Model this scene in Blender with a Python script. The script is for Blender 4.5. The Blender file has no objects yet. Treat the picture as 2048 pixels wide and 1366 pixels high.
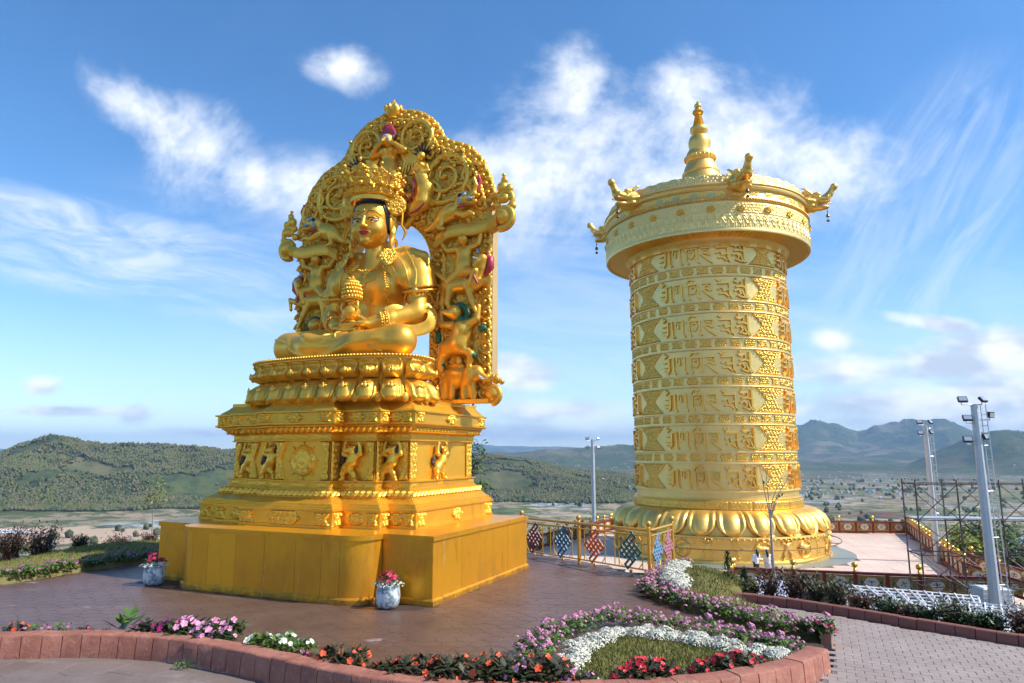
import bpy, bmesh, math, random
import numpy as np
from mathutils import Vector, Matrix
R = math.radians
PI = math.pi
random.seed(7)
rng = np.random.default_rng(7)
scene = bpy.context.scene
COL = scene.collection

# ------------------------------------------------------------------ camera
cam_data = bpy.data.cameras.new('camera')
cam = bpy.data.objects.new('camera', cam_data)
COL.objects.link(cam)
scene.camera = cam
cam.location = (0, 0, 3.1)
cam.rotation_euler = (R(90) + math.atan(223 / 1370), 0, 0)
cam_data.sensor_fit = 'HORIZONTAL'
cam_data.sensor_width = 36
cam_data.lens = 36 * 1370 / 2048
cam_data.clip_start = 0.1
cam_data.clip_end = 60000

# ------------------------------------------------------------------ node helper
class S:
    """a shader socket with arithmetic"""
    def __init__(s, nt, sock): s.nt, s.k = nt, sock
    def _m(s, op, *a):
        n = s.nt.nodes.new('ShaderNodeMath'); n.operation = op
        for i, v in enumerate((s,) + a):
            if isinstance(v, S): s.nt.links.new(v.k, n.inputs[i])
            else: n.inputs[i].default_value = v
        return S(s.nt, n.outputs[0])
    def __add__(s, o): return s._m('ADD', o)
    __radd__ = __add__
    def __sub__(s, o): return s._m('SUBTRACT', o)
    def __rsub__(s, o): return (s * -1) + o
    def __mul__(s, o): return s._m('MULTIPLY', o)
    __rmul__ = __mul__
    def __truediv__(s, o): return s._m('DIVIDE', o)
    def mx(s, o): return s._m('MAXIMUM', o)
    def mn(s, o): return s._m('MINIMUM', o)
    def pw(s, o): return s._m('POWER', o)
    def ab(s): return s._m('ABSOLUTE')
    def sm(s, a, b, lo=0., hi=1.):
        n = s.nt.nodes.new('ShaderNodeMapRange'); n.interpolation_type = 'SMOOTHSTEP'; n.clamp = True
        s.nt.links.new(s.k, n.inputs[0])
        for i, v in zip((1, 2, 3, 4), (a, b, lo, hi)): n.inputs[i].default_value = v
        return S(s.nt, n.outputs[0])

class Mat:
    def __init__(s, nt): s.nt = nt
    def node(s, t, **kw):
        n = s.nt.nodes.new(t)
        for k, v in kw.items(): setattr(n, k, v)
        return n
    def put(s, inp, v):
        if isinstance(v, S): s.nt.links.new(v.k, inp)
        elif v is not None:
            if isinstance(v, (tuple, list)) and len(v) == 3 and inp.type == 'RGBA': v = (*v, 1)
            inp.default_value = v
    def noise(s, scale=5, detail=4, rough=.5, vec=None, dist=0., dim='3D', out=0):
        n = s.node('ShaderNodeTexNoise'); n.noise_dimensions = dim
        n.inputs['Scale'].default_value = scale; n.inputs['Detail'].default_value = detail
        n.inputs['Roughness'].default_value = rough; n.inputs['Distortion'].default_value = dist
        if vec: s.put(n.inputs['Vector'], vec)
        return S(s.nt, n.outputs[out])
    def voro(s, scale=5, vec=None, feature='F1', out='Color', rnd=1.):
        n = s.node('ShaderNodeTexVoronoi'); n.feature = feature
        n.inputs['Scale'].default_value = scale; n.inputs['Randomness'].default_value = rnd
        if vec: s.put(n.inputs['Vector'], vec)
        return S(s.nt, n.outputs[out])
    def mix(s, f, a, b, blend='MIX'):
        n = s.node('ShaderNodeMix', data_type='RGBA', blend_type=blend); n.clamp_factor = True
        s.put(n.inputs[0], f); s.put(n.inputs[6], a); s.put(n.inputs[7], b)
        return S(s.nt, n.outputs[2])
    def ramp(s, f, stops, mode='LINEAR'):
        n = s.node('ShaderNodeValToRGB'); cr = n.color_ramp; cr.interpolation = mode
        while len(cr.elements) < len(stops): cr.elements.new(.5)
        for e, (p, c) in zip(cr.elements, stops): e.position = p; e.color = (*c, 1)
        s.put(n.inputs[0], f); return S(s.nt, n.outputs[0])
    def xyz(s, v):
        n = s.node('ShaderNodeSeparateXYZ'); s.put(n.inputs[0], v)
        return [S(s.nt, o) for o in n.outputs]
    def comb(s, x, y, z):
        n = s.node('ShaderNodeCombineXYZ')
        for i, v in zip(n.inputs, (x, y, z)): s.put(i, v)
        return S(s.nt, n.outputs[0])
    def coord(s, w='Object'):
        return S(s.nt, s.node('ShaderNodeTexCoord').outputs[w])
    def pos(s): return S(s.nt, s.node('ShaderNodeNewGeometry').outputs['Position'])
    def rand(s): return S(s.nt, s.node('ShaderNodeObjectInfo').outputs['Random'])
    def bump(s, h, strength=.3, dist=.02):
        n = s.node('ShaderNodeBump'); n.inputs['Strength'].default_value = strength
        n.inputs['Distance'].default_value = dist; s.put(n.inputs['Height'], h)
        return S(s.nt, n.outputs[0])

def material(name, build=None, base=(.5, .5, .5), metal=0., rough=.5, spec=.5, **kw):
    m = bpy.data.materials.new(name); m.use_nodes = True
    nt = m.node_tree; b = nt.nodes['Principled BSDF']; M = Mat(nt)
    d = dict(base=base, metal=metal, rough=rough, normal=None, spec=spec); d.update(kw)
    if build: d.update(build(M) or {})
    M.put(b.inputs['Base Color'], d['base']); M.put(b.inputs['Metallic'], d['metal'])
    M.put(b.inputs['Roughness'], d['rough']); M.put(b.inputs['Specular IOR Level'], d['spec'])
    if d.get('normal') is not None: M.put(b.inputs['Normal'], d['normal'])
    if d.get('trans'): M.put(b.inputs['Transmission Weight'], d['trans'])
    if d.get('sub'):
        b.inputs['Subsurface Weight'].default_value = d['sub']; b.inputs['Subsurface Radius'].default_value = (.02, .02, .01)
    return m

# ------------------------------------------------------------------ object helpers
def tag(o, label=None, cat=None, group=None, kind=None):
    if label: o['label'] = label
    if cat: o['category'] = cat
    if group: o['group'] = group
    if kind: o['kind'] = kind
    return o
def thing(name, label, cat, loc=(0, 0, 0), rz=0., group=None):
    o = bpy.data.objects.new(name, None); COL.objects.link(o); o.empty_display_size = .2
    o.location = loc; o.rotation_euler = (0, 0, rz)
    return tag(o, label, cat, group)
def link(name, me, mat=None, parent=None, loc=(0, 0, 0), rot=(0, 0, 0), scale=(1, 1, 1)):
    o = bpy.data.objects.new(name, me); COL.objects.link(o); o.parent = parent
    o.location = loc; o.rotation_euler = rot; o.scale = scale
    if mat is not None and not me.materials: me.materials.append(mat)
    return o
def copy_tree(o, parent=None):
    c = o.copy(); COL.objects.link(c); c.parent = parent
    for ch in list(o.children): copy_tree(ch, c)
    return c
def make_mesh(name, v, f, mat=None, smooth=False):
    me = bpy.data.meshes.new(name)
    if isinstance(v, np.ndarray): v = v.tolist()
    if isinstance(f, np.ndarray): f = f.tolist()
    me.from_pydata(v, [], f); me.update()
    if smooth: me.polygons.foreach_set('use_smooth', [True] * len(me.polygons))
    if mat is not None: me.materials.append(mat)
    return me
def autosmooth(me, deg=40):
    me.polygons.foreach_set('use_smooth', [True] * len(me.polygons))
    bm = bmesh.new(); bm.from_mesh(me)
    for e in bm.edges:
        if len(e.link_faces) == 2 and e.calc_face_angle(0) > R(deg): e.smooth = False
    bm.to_mesh(me); bm.free(); return me

def ico_data(sub=1):
    bm = bmesh.new(); bmesh.ops.create_icosphere(bm, subdivisions=sub, radius=1)
    v = np.array([x.co[:] for x in bm.verts]); f = [[q.index for q in x.verts] for x in bm.faces]; bm.free(); return v, f
ICO = {1: ico_data(1), 2: ico_data(2), 3: ico_data(3)}

class MB:
    """collects geometry, then builds ONE mesh object"""
    def __init__(s): s.v, s.f, s.n = [], [], 0
    def add(s, v, f):
        v = np.asarray(v, float); n = s.n; s.v.append(v)
        s.f += [[i + n for i in q] for q in f]; s.n += len(v); return s
    def box(s, c, d, rz=0., taper=1.):
        x, y, z = np.array(d) / 2; t = taper
        v = np.array([(-x, -y, -z), (x, -y, -z), (x, y, -z), (-x, y, -z), (-x*t, -y*t, z), (x*t, -y*t, z), (x*t, y*t, z), (-x*t, y*t, z)])
        if rz: v = v @ np.array([[math.cos(rz), math.sin(rz), 0], [-math.sin(rz), math.cos(rz), 0], [0, 0, 1]])
        return s.add(v + np.array(c), [(0, 3, 2, 1), (4, 5, 6, 7), (0, 1, 5, 4), (1, 2, 6, 5), (2, 3, 7, 6), (3, 0, 4, 7)])
    def ball(s, c, r, sub=1):
        v, f = ICO[sub]; return s.add(v * np.array(r) + np.array(c), f)
    def tube(s, pts, rad, n=6, closed=False, caps=True, flat=1.):
        p = np.asarray(pts, float); m = len(p); rad = np.broadcast_to(np.asarray(rad, float), (m,))
        t = np.zeros_like(p)
        if closed: t = np.roll(p, -1, 0) - np.roll(p, 1, 0)
        else: t[1:-1] = p[2:] - p[:-2]; t[0] = p[1] - p[0]; t[-1] = p[-1] - p[-2]
        t /= np.linalg.norm(t, axis=1)[:, None] + 1e-9
        up = np.array([0, 0, 1.]) if abs(t[0, 2]) < .9 else np.array([1., 0, 0])
        N = np.zeros_like(p); a = np.cross(t[0], up); a /= np.linalg.norm(a); N[0] = a
        for i in range(1, m):
            a = N[i-1] - t[i] * (N[i-1] @ t[i]); q = np.linalg.norm(a)
            N[i] = a / q if q > 1e-6 else N[i-1]
        B = np.cross(t, N); an = np.linspace(0, 2*PI, n, endpoint=False)
        v = p[:, None] + rad[:, None, None] * (N[:, None] * np.cos(an)[None, :, None] + flat * B[:, None] * np.sin(an)[None, :, None])
        f = []
        for i in range(m if closed else m - 1):
            j = (i + 1) % m
            for k in range(n):
                l = (k + 1) % n; f.append((i*n + k, i*n + l, j*n + l, j*n + k))
        if caps and not closed: f.append(tuple(range(n))[::-1]); f.append(tuple((m-1)*n + k for k in range(n)))
        return s.add(v.reshape(-1, 3), f)
    def lathe(s, prof, n=32, c=(0, 0, 0), a0=0., a1=2*PI, cap=True):
        pr = np.array(prof, float); full = abs(a1 - a0 - 2*PI) < 1e-6
        an = np.linspace(a0, a1, n, endpoint=not full); m = len(pr); k = len(an)
        v = np.stack([pr[:, None, 0]*np.cos(an), pr[:, None, 0]*np.sin(an), np.repeat(pr[:, 1:2], k, 1)], -1).reshape(-1, 3) + np.array(c)
        f = []
        for i in range(m - 1):
            for j in range(k if full else k - 1):
                l = (j + 1) % k; f.append((i*k + j, i*k + l, (i+1)*k + l, (i+1)*k + j))
        if cap and full:
            if pr[0, 0] > 1e-4: f.append(tuple(range(k))[::-1])
            if pr[-1, 0] > 1e-4: f.append(tuple((m-1)*k + j for j in range(k)))
        return s.add(v, f)
    def prism(s, poly, z0, z1, cap=True):
        """vertical prism over a plan polygon (counter-clockwise)"""
        p = np.array(poly, float); n = len(p)
        v = np.vstack([np.c_[p, np.full(n, z0)], np.c_[p, np.full(n, z1)]])
        f = [(i, (i+1) % n, n + (i+1) % n, n + i) for i in range(n)]
        if cap: f += [tuple(range(n))[::-1], tuple(range(n, 2*n))]
        return s.add(v, f)
    def loft(s, rings, cap=True):
        n = len(rings[0]); v = np.vstack([np.asarray(r, float) for r in rings]); f = []
        for i in range(len(rings) - 1):
            for j in range(n):
                l = (j + 1) % n; f.append((i*n + j, i*n + l, (i+1)*n + l, (i+1)*n + j))
        if cap: f += [tuple(range(n))[::-1], tuple((len(rings)-1)*n + j for j in range(n))]
        return s.add(v, f)
    def xf(s, M):
        M = np.array(M)
        s.v = [np.c_[v, np.ones(len(v))] @ M.T[:, :3] for v in s.v]; return s
    def mesh(s, name, mat=None, smooth=0):
        me = make_mesh(name, np.vstack(s.v), s.f, mat)
        if smooth: autosmooth(me, smooth)
        return me
    def build(s, name, mat, parent=None, smooth=0, **kw):
        return link(name, s.mesh(name, mat, smooth), None, parent, **kw)

# ------------------------------------------------------------------ implicit surfaces (surface nets)
def snet(fn, lo, hi, cell):
    lo = np.array(lo, float); hi = np.array(hi, float)
    n = np.maximum(((hi - lo) / cell).astype(int) + 1, 4)
    ax = [lo[i] + cell * np.arange(n[i]) for i in range(3)]
    X, Y, Z = np.meshgrid(*[a.astype(np.float32) for a in ax], indexing='ij')
    V = fn(X, Y, Z)
    V[0], V[-1], V[:, 0], V[:, -1], V[:, :, 0], V[:, :, -1] = [np.maximum(q, 1e-3) for q in (V[0], V[-1], V[:, 0], V[:, -1], V[:, :, 0], V[:, :, -1])]
    I = V < 0
    cn = tuple(n - 1); cnt = np.zeros(cn, np.int16); P = np.zeros(cn + (3,), np.float32)
    corners = [(a, b, c) for a in (0, 1) for b in (0, 1) for c in (0, 1)]
    sub = lambda A, o: A[o[0]:o[0]+cn[0], o[1]:o[1]+cn[1], o[2]:o[2]+cn[2]]
    for i, a in enumerate(corners):
        for b in corners[i+1:]:
            if sum(abs(a[k]-b[k]) for k in range(3)) != 1: continue
            va, vb = sub(V, a), sub(V, b); m = (va < 0) != (vb < 0)
            if not m.any(): continue
            t = va[m] / (va[m] - vb[m]); cnt[m] += 1
            for k in range(3): P[..., k][m] += a[k] + (b[k]-a[k]) * t
    act = cnt > 0; idx = np.full(cn, -1, np.int64); idx[act] = np.arange(act.sum())
    ijk = np.argwhere(act); v = lo + cell * (ijk + P[act] / cnt[act][:, None])
    faces = []
    for k in range(3):
        o1, o2 = (k + 1) % 3, (k + 2) % 3
        s0 = [slice(None)]*3; s1 = [slice(None)]*3; s0[k] = slice(0, -1); s1[k] = slice(1, None)
        A, B = I[tuple(s0)], I[tuple(s1)]; e = np.argwhere(A != B)
        e = e[(e[:, o1] > 0) & (e[:, o2] > 0) & (e[:, o1] < n[o1]-1) & (e[:, o2] < n[o2]-1)]
        if not len(e): continue
        ins = A[tuple(e.T)]
        def cell_at(d1, d2):
            q = e.copy(); q[:, o1] -= d1; q[:, o2] -= d2; return idx[tuple(q.T)]
        q = np.stack([cell_at(1, 1), cell_at(0, 1), cell_at(0, 0), cell_at(1, 0)], 1)
        q[~ins] = q[~ins][:, ::-1]; faces.append(q)
    return v, np.vstack(faces)
def sdf_mesh(name, fn, lo, hi, cell, mat):
    v, f = snet(fn, lo, hi, cell); return make_mesh(name, v, f, mat, True)
def su(a, b, k):
    if k <= 0: return np.minimum(a, b)
    h = np.maximum(k - np.abs(a - b), 0) / k; return np.minimum(a, b) - h*h*k*.25
def ss(a, b, k): return -su(-a, b, k)
def e_ball(X, Y, Z, c, r): return np.sqrt((X-c[0])**2 + (Y-c[1])**2 + (Z-c[2])**2) - r
def e_ell(X, Y, Z, c, r, rot=None):
    x, y, z = X-c[0], Y-c[1], Z-c[2]
    if rot is not None:
        M = np.array(rot)
        x, y, z = M[0, 0]*x + M[1, 0]*y + M[2, 0]*z, M[0, 1]*x + M[1, 1]*y + M[2, 1]*z, M[0, 2]*x + M[1, 2]*y + M[2, 2]*z
    k0 = np.sqrt((x/r[0])**2 + (y/r[1])**2 + (z/r[2])**2) + 1e-6
    k1 = np.sqrt((x/r[0]**2)**2 + (y/r[1]**2)**2 + (z/r[2]**2)**2) + 1e-6
    return k0 * (k0 - 1) / k1
def e_cap(X, Y, Z, a, b, ra, rb=None):
    rb = ra if rb is None else rb
    a = np.array(a, float); d = np.array(b, float) - a; L = d @ d + 1e-9
    t = np.clip(((X-a[0])*d[0] + (Y-a[1])*d[1] + (Z-a[2])*d[2]) / L, 0, 1)
    return np.sqrt((X-a[0]-t*d[0])**2 + (Y-a[1]-t*d[1])**2 + (Z-a[2]-t*d[2])**2) - (ra + (rb-ra)*t)
def e_chain(X, Y, Z, pts, k=.02):
    d = None
    for a, b in zip(pts[:-1], pts[1:]):
        q = e_cap(X, Y, Z, a[:3], b[:3], a[3], b[3]); d = q if d is None else su(d, q, k)
    return d

# ------------------------------------------------------------------ relief patches
def curls(u, v, size, seed=0, turns=1.6):
    """height field of packed scroll curls, 0..1"""
    r_ = np.random.default_rng(seed); h = np.zeros_like(u)
    i0, i1 = int(np.floor(u.min()/size))-1, int(np.ceil(u.max()/size))+1
    j0, j1 = int(np.floor(v.min()/(size*.87)))-1, int(np.ceil(v.max()/(size*.87)))+1
    for j in range(j0, j1+1):
        for i in range(i0, i1+1):
            cx = (i + .5*(j & 1))*size + r_.uniform(-.08, .08)*size; cy = j*size*.87 + r_.uniform(-.08, .08)*size
            rr = size*r_.uniform(.5, .62); ph = r_.uniform(0, 2*PI); hd = r_.choice([-1, 1])
            m = (abs(u-cx) < rr) & (abs(v-cy) < rr)
            if not m.any(): continue
            x, y = u[m]-cx, v[m]-cy; rad = np.hypot(x, y)/rr; th = np.arctan2(y, x)
            w = .5 + .5*np.cos(2*PI*turns*rad - hd*th + ph)
            w = np.where(rad < .22, 1 - (rad/.3)**2, w**.7 * (1 - .45*rad))
            h[m] = np.maximum(h[m], np.where(rad < 1, w*np.clip((1-rad)*5, 0, 1), 0))
    return h
def relief(w, h, nu, nv, shape, size, depth, seed=0, warp=None, extra=None, base=.25):
    """relief patch mesh data: grid over w x h (u,v centred), kept inside shape(u,v)>0 ; returns verts (u, v, height), faces"""
    u = np.linspace(-w/2, w/2, nu); v = np.linspace(-h/2, h/2, nv)
    U, V = np.meshgrid(u, v, indexing='ij'); sh = shape(U, V)
    H = curls(U, V, size, seed)
    if extra: H = extra(U, V, H)
    edge = np.clip(sh/(size*.18), 0, 1)
    Z = np.where(sh > 0, (base + (1-base)*H) * depth * edge, 0)
    keep = (sh > -w/nu)
    k = keep[:-1, :-1] & keep[1:, :-1] & keep[1:, 1:] & keep[:-1, 1:]
    idx = np.arange(nu*nv).reshape(nu, nv)
    f = np.stack([idx[:-1, :-1][k], idx[1:, :-1][k], idx[1:, 1:][k], idx[:-1, 1:][k]], 1)
    used = np.unique(f); re = np.full(nu*nv, -1); re[used] = np.arange(len(used))
    return np.stack([U.ravel(), V.ravel(), Z.ravel()], 1)[used], re[f]
def sh_hex(w, h, cut):   # bracketed lozenge panel
    return lambda U, V: np.minimum(h/2 - abs(V), (w/2 - abs(U)) - cut*abs(V)/(h/2) + .12*cut*np.cos(abs(V)/(h/2)*PI*2) - .1*cut)
def sh_bow(w, h, cut):   # panel with notched ends
    return lambda U, V: np.minimum(h/2 - abs(V), (w/2 - abs(U)) - cut*(1 - abs(V)/(h/2)))
def sh_ell(w, h): return lambda U, V: (1 - np.hypot(U/(w/2), V/(h/2)))*min(w, h)/2
def sh_hour(w, h, waist): return lambda U, V: np.minimum(h/2-abs(V), waist/2 + (w-waist)/2*(abs(V)/(h/2))**1.2 - abs(U))
# ------------------------------------------------------------------ render settings, sky, sun
scene.render.engine = 'CYCLES'
scene.cycles.use_denoising = True
scene.cycles.max_bounces = 4
scene.cycles.use_adaptive_sampling = True; scene.cycles.adaptive_threshold = .035; scene.cycles.adaptive_min_samples = 24
scene.cycles.transparent_max_bounces = 6
scene.cycles.volume_bounces = 0
vs = scene.view_settings
vs.view_transform = 'Standard'; vs.look = 'None'; vs.exposure = .68; vs.gamma = 1; vs.use_curve_mapping = False
SUN_AZ, SUN_EL = R(104), R(46)          # azimuth clockwise from +Y
sun_dir = Vector((math.sin(SUN_AZ)*math.cos(SUN_EL), math.cos(SUN_AZ)*math.cos(SUN_EL), math.sin(SUN_EL)))
sl = bpy.data.lights.new('sun', 'SUN'); sl.energy = 3.9; sl.angle = R(.53); sl.color = (1, .93, .82)
sun = bpy.data.objects.new('sun', sl); COL.objects.link(sun)
sun.rotation_euler = (-sun_dir).to_track_quat('-Z', 'Y').to_euler()

world = bpy.data.worlds.new('World'); scene.world = world; world.use_nodes = True
def build_world():
    nt = world.node_tree; nt.nodes.clear(); M = Mat(nt)
    out = M.node('ShaderNodeOutputWorld'); bg = M.node('ShaderNodeBackground'); bg.inputs[1].default_value = .14
    nt.links.new(bg.outputs[0], out.inputs[0])
    sky = M.node('ShaderNodeTexSky'); sky.sky_type = 'NISHITA'; sky.sun_disc = False
    sky.sun_elevation = SUN_EL; sky.sun_rotation = SUN_AZ
    sky.altitude = 1200; sky.air_density = 1.0; sky.dust_density = .35; sky.ozone_density = 2.2
    skyc = S(nt, sky.outputs[0])
    hs = M.node('ShaderNodeHueSaturation'); hs.inputs['Saturation'].default_value = 1.24; M.put(hs.inputs['Color'], skyc)
    skyc = S(nt, hs.outputs[0])
    d = M.coord('Generated'); x, y, z = M.xyz(d)
    w = y.ab().mx(.12); u = x / w; v = z / w
    P = M.comb(u, v, 0.)
    n1 = M.noise(4.6, 8, .66, P, .5) - .5          # large ragged billows
    n3 = M.noise(21, 3, .6, P) - .5
    rag = n1*2.3 + n3*.55
    def place(cx, cy, rx, ry, rot=0.):
        n = M.node('ShaderNodeMapping', vector_type='TEXTURE'); M.put(n.inputs[0], P)
        n.inputs['Location'].default_value = (cx, cy, 0); n.inputs['Rotation'].default_value = (0, 0, rot); n.inputs['Scale'].default_value = (rx, ry, 1)
        return S(nt, n.outputs[0])
    def length(vec):
        n = M.node('ShaderNodeVectorMath', operation='LENGTH'); M.put(n.inputs[0], vec); return S(nt, n.outputs['Value'])
    def cumulus(lst, amp, lo, hi):
        m = None
        for a in lst:
            b = length(place(*a)); m = b if m is None else m.mn(b)
        return (1 - m + rag*amp).sm(lo, hi)
    mid = cumulus([(.09, .45, .19, .12, .5), (.10, .55, .06, .10, -.1), (.02, .42, .13, .09, .0), (.25, .40, .22, .07, .0), (.37, .48, .19, .09, -.25), (.26, .56, .08, .06, 0),
                   (.48, .44, .13, .07, -.3), (-.262, .602, .06, .035, -.3), (-.48, .47, .10, .07, -.6), (-.58, .53, .12, .04, -.5), (-.31, .40, .13, .06, -.3), (-.40, .42, .10, .05, -.5)], 1.05, -.35, 1.15)
    def streak(cx, cy, lx, ly, rot, seed):
        c, s = math.cos(rot), math.sin(rot)
        p, q, _ = M.xyz(place(cx, cy, 1, 1, rot))
        n = M.noise(1., 5, .66, M.comb(p*3.6 + seed, q*17., seed*1.7), 1.1)
        e = (p/lx)*(p/lx) + ((q + n1*.06)/ly)*((q + n1*.06)/ly)
        return e.sm(.1, 1.1, 1., 0.) * n.sm(.28, .82)
    st = streak(-.60, .33, .42, .055, -.22, 3.).mx(streak(-.58, .265, .40, .06, -.21, 7.)).mx(streak(.63, .36, .34, .15, 1.0, 11.)*.55).mx(streak(.1, .25, .9, .22, -.1, 15.) * .4)
    low = cumulus([(.65, .128, .14, .034, 0), (.72, .145, .13, .045, 0), (.50, .122, .12, .034, 0), (.475, .162, .04, .024, 0), (.60, .07, .22, .032, 0), (.72, .08, .19, .042, 0), (.36, .06, .12, .02, 0),
                   (.64, .045, .28, .018, 0), (.012, .115, .065, .03, -.2), (.06, .058, .13, .026, 0), (.04, .03, .22, .02, 0), (-.69, .098, .03, .016, 0), (.63, .19, .08, .014, -.15),
                   (-.55, .055, .022, .014, 0), (-.66, .06, .12, .008, 0), (-.35, .03, .14, .008, 0), (-.2, .09, .06, .008, 0)], .85, -.25, .7)
    # thin veil of high cloud near the horizon
    veil = v.sm(.0, .34, .34, 0.) + (n1*.3 + .06).mx(0.)*v.sm(0., .5, 1., .2)
    shade = M.noise(9, 3, .6, M.comb(u*.8, v*1.6, 2.)).sm(.36, .62)
    lowcol = M.mix(shade, (3.1, 3.5, 4.2), (5.8, 5.85, 6.0))
    midcol = M.mix(n3.sm(-.15, .1), (4.4, 4.8, 5.4), (5.8, 5.9, 6.1))
    col = M.mix(veil*.8, skyc, (3.7, 4.5, 5.4))
    col = M.mix(st*.8, col, (4.9, 5.2, 5.7))
    col = M.mix(mid*.86, col, midcol)
    col = M.mix(low*.92, col, lowcol)
    M.put(bg.inputs[0], col)
build_world()
world.cycles.sampling_method = 'MANUAL'; world.cycles.sample_map_resolution = 256
# ------------------------------------------------------------------ terrain: one sheet from the hilltop to the horizon
def vnoise(x, y, seed=0):
    xi, yi = np.floor(x).astype(np.int64), np.floor(y).astype(np.int64); fx, fy = x-xi, y-yi
    fx, fy = fx*fx*(3-2*fx), fy*fy*(3-2*fy)
    def h(a, b):
        n = (a*374761393 + b*668265263 + seed*982451653) & 0x7fffffff
        n = ((n ^ (n >> 13))*1274126177) & 0x7fffffff
        return ((n ^ (n >> 16)) & 0xffff)/65535.
    return (h(xi, yi)*(1-fx) + h(xi+1, yi)*fx)*(1-fy) + (h(xi, yi+1)*(1-fx) + h(xi+1, yi+1)*fx)*fy
def fbm(x, y, oct=5, seed=0):
    s, a = 0, .5
    for i in range(oct): s = s + a*vnoise(x*2**i, y*2**i, seed+i); a *= .5
    return s
VALLEY = -112.
def px(u): return (u - 1024)/1353.        # tan(azimuth) of a bearing
RANGES = [   # distance, depth, [(tan azimuth, crest height)]
    (2100, 430, [(-1.6, -60), (-1.0, -50), (-.80, -40), (-.757, -26), (-.713, 8), (-.668, 31), (-.64, 26), (-.609, 17), (-.543, 17), (-.446, 6), (-.42, 0), (-.3, -6), (-.1, -10), (0, -18), (.04, -34), (.09, -58), (.14, -64), (.24, -85), (.4, -112), (1.6, -112)]),
    (5200, 900, [(-1.6, -112), (-.2, -40), (.02, 20), (.05, 38), (.09, 42), (.13, 58), (.2, 60), (.3, 20), (.37, 0), (.42, -60), (.57, -70), (.62, 20), (.68, 108), (.71, 118), (.76, 105), (.9, 60), (1.6, 0)]),
    (8600, 1500, [(-1.6, 0), (-.3, -50), (0, -40), (.2, 90), (.33, 225), (.40, 325), (.44, 345), (.47, 320), (.50, 230), (.53, 285), (.56, 330), (.595, 318), (.63, 345), (.655, 280), (.68, 190), (.75, 150), (1.6, 100)]),
    (14000, 1800, [(-1.6, 150), (-.75, 40), (-.735, 80), (-.70, 10), (-.62, 20), (-.54, -40), (-.52, 50), (-.45, 90), (-.42, 40), (-.3, 60), (-.05, 165), (.0, 130), (.04, 130), (.10, 90), (.2, 60), (.5, 100), (.66, 230), (.70, 300), (.75, 270), (1.6, 250)]),
]
def terrain_h(X, Y):
    r = np.hypot(X, Y); a = np.where(Y > 1, X/np.maximum(Y, 1), np.where(X > 0, 1.6, -1.6)); a = np.clip(a, -1.6, 1.6)
    rr = np.hypot(X - 8, Y - 36)
    n = fbm(X/260., Y/260., 5, 3)
    # our own hilltop
    spur = np.exp(-((a - .50)/.16)**2)*np.clip((Y-20)/60, 0, 1)      # scrubby shoulder beyond the terrace
    slope = .23 - .13*spur
    hill = -5.2 - np.maximum(rr - 34, 0)*slope + (n-.5)*np.clip((rr-40)/60, 0, 1)*10
    near = np.clip((r - 4)/9, 0, 1)
    hill = np.where(rr < 60, np.minimum(hill, -5.0), hill)
    val = VALLEY + np.clip((r-6000)/9000, 0, 1)*70 + (n-.5)*8
    h = np.maximum(hill, val)
    h = np.where(hill > val - 12, np.maximum(h, val + .5*((hill-val)+12)*np.clip((hill-val+12)/24, 0, 1)), h)
    for i, (D, dep, crest) in enumerate(RANGES):
        ta = [c[0] for c in crest]; tz = [c[1] for c in crest]
        top = np.interp(a, ta, tz)
        sc = D/9.
        rn = r + (fbm(X/sc, Y/sc, 4, 11+i)-.5)*dep*1.1
        w = np.where(rn < D, np.exp(-((rn-D)/dep)**2), np.exp(-((rn-D)/(dep*1.6))**2))
        ridg = (1 - abs(2*fbm(X/(D/11.), Y/(D/11.), 6, 31+i)-1))**1.5
        hh = VALLEY + np.maximum(top - VALLEY, 0)*w*(.70 + .40*ridg) 
        h = np.maximum(h, hh)
    return h
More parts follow.
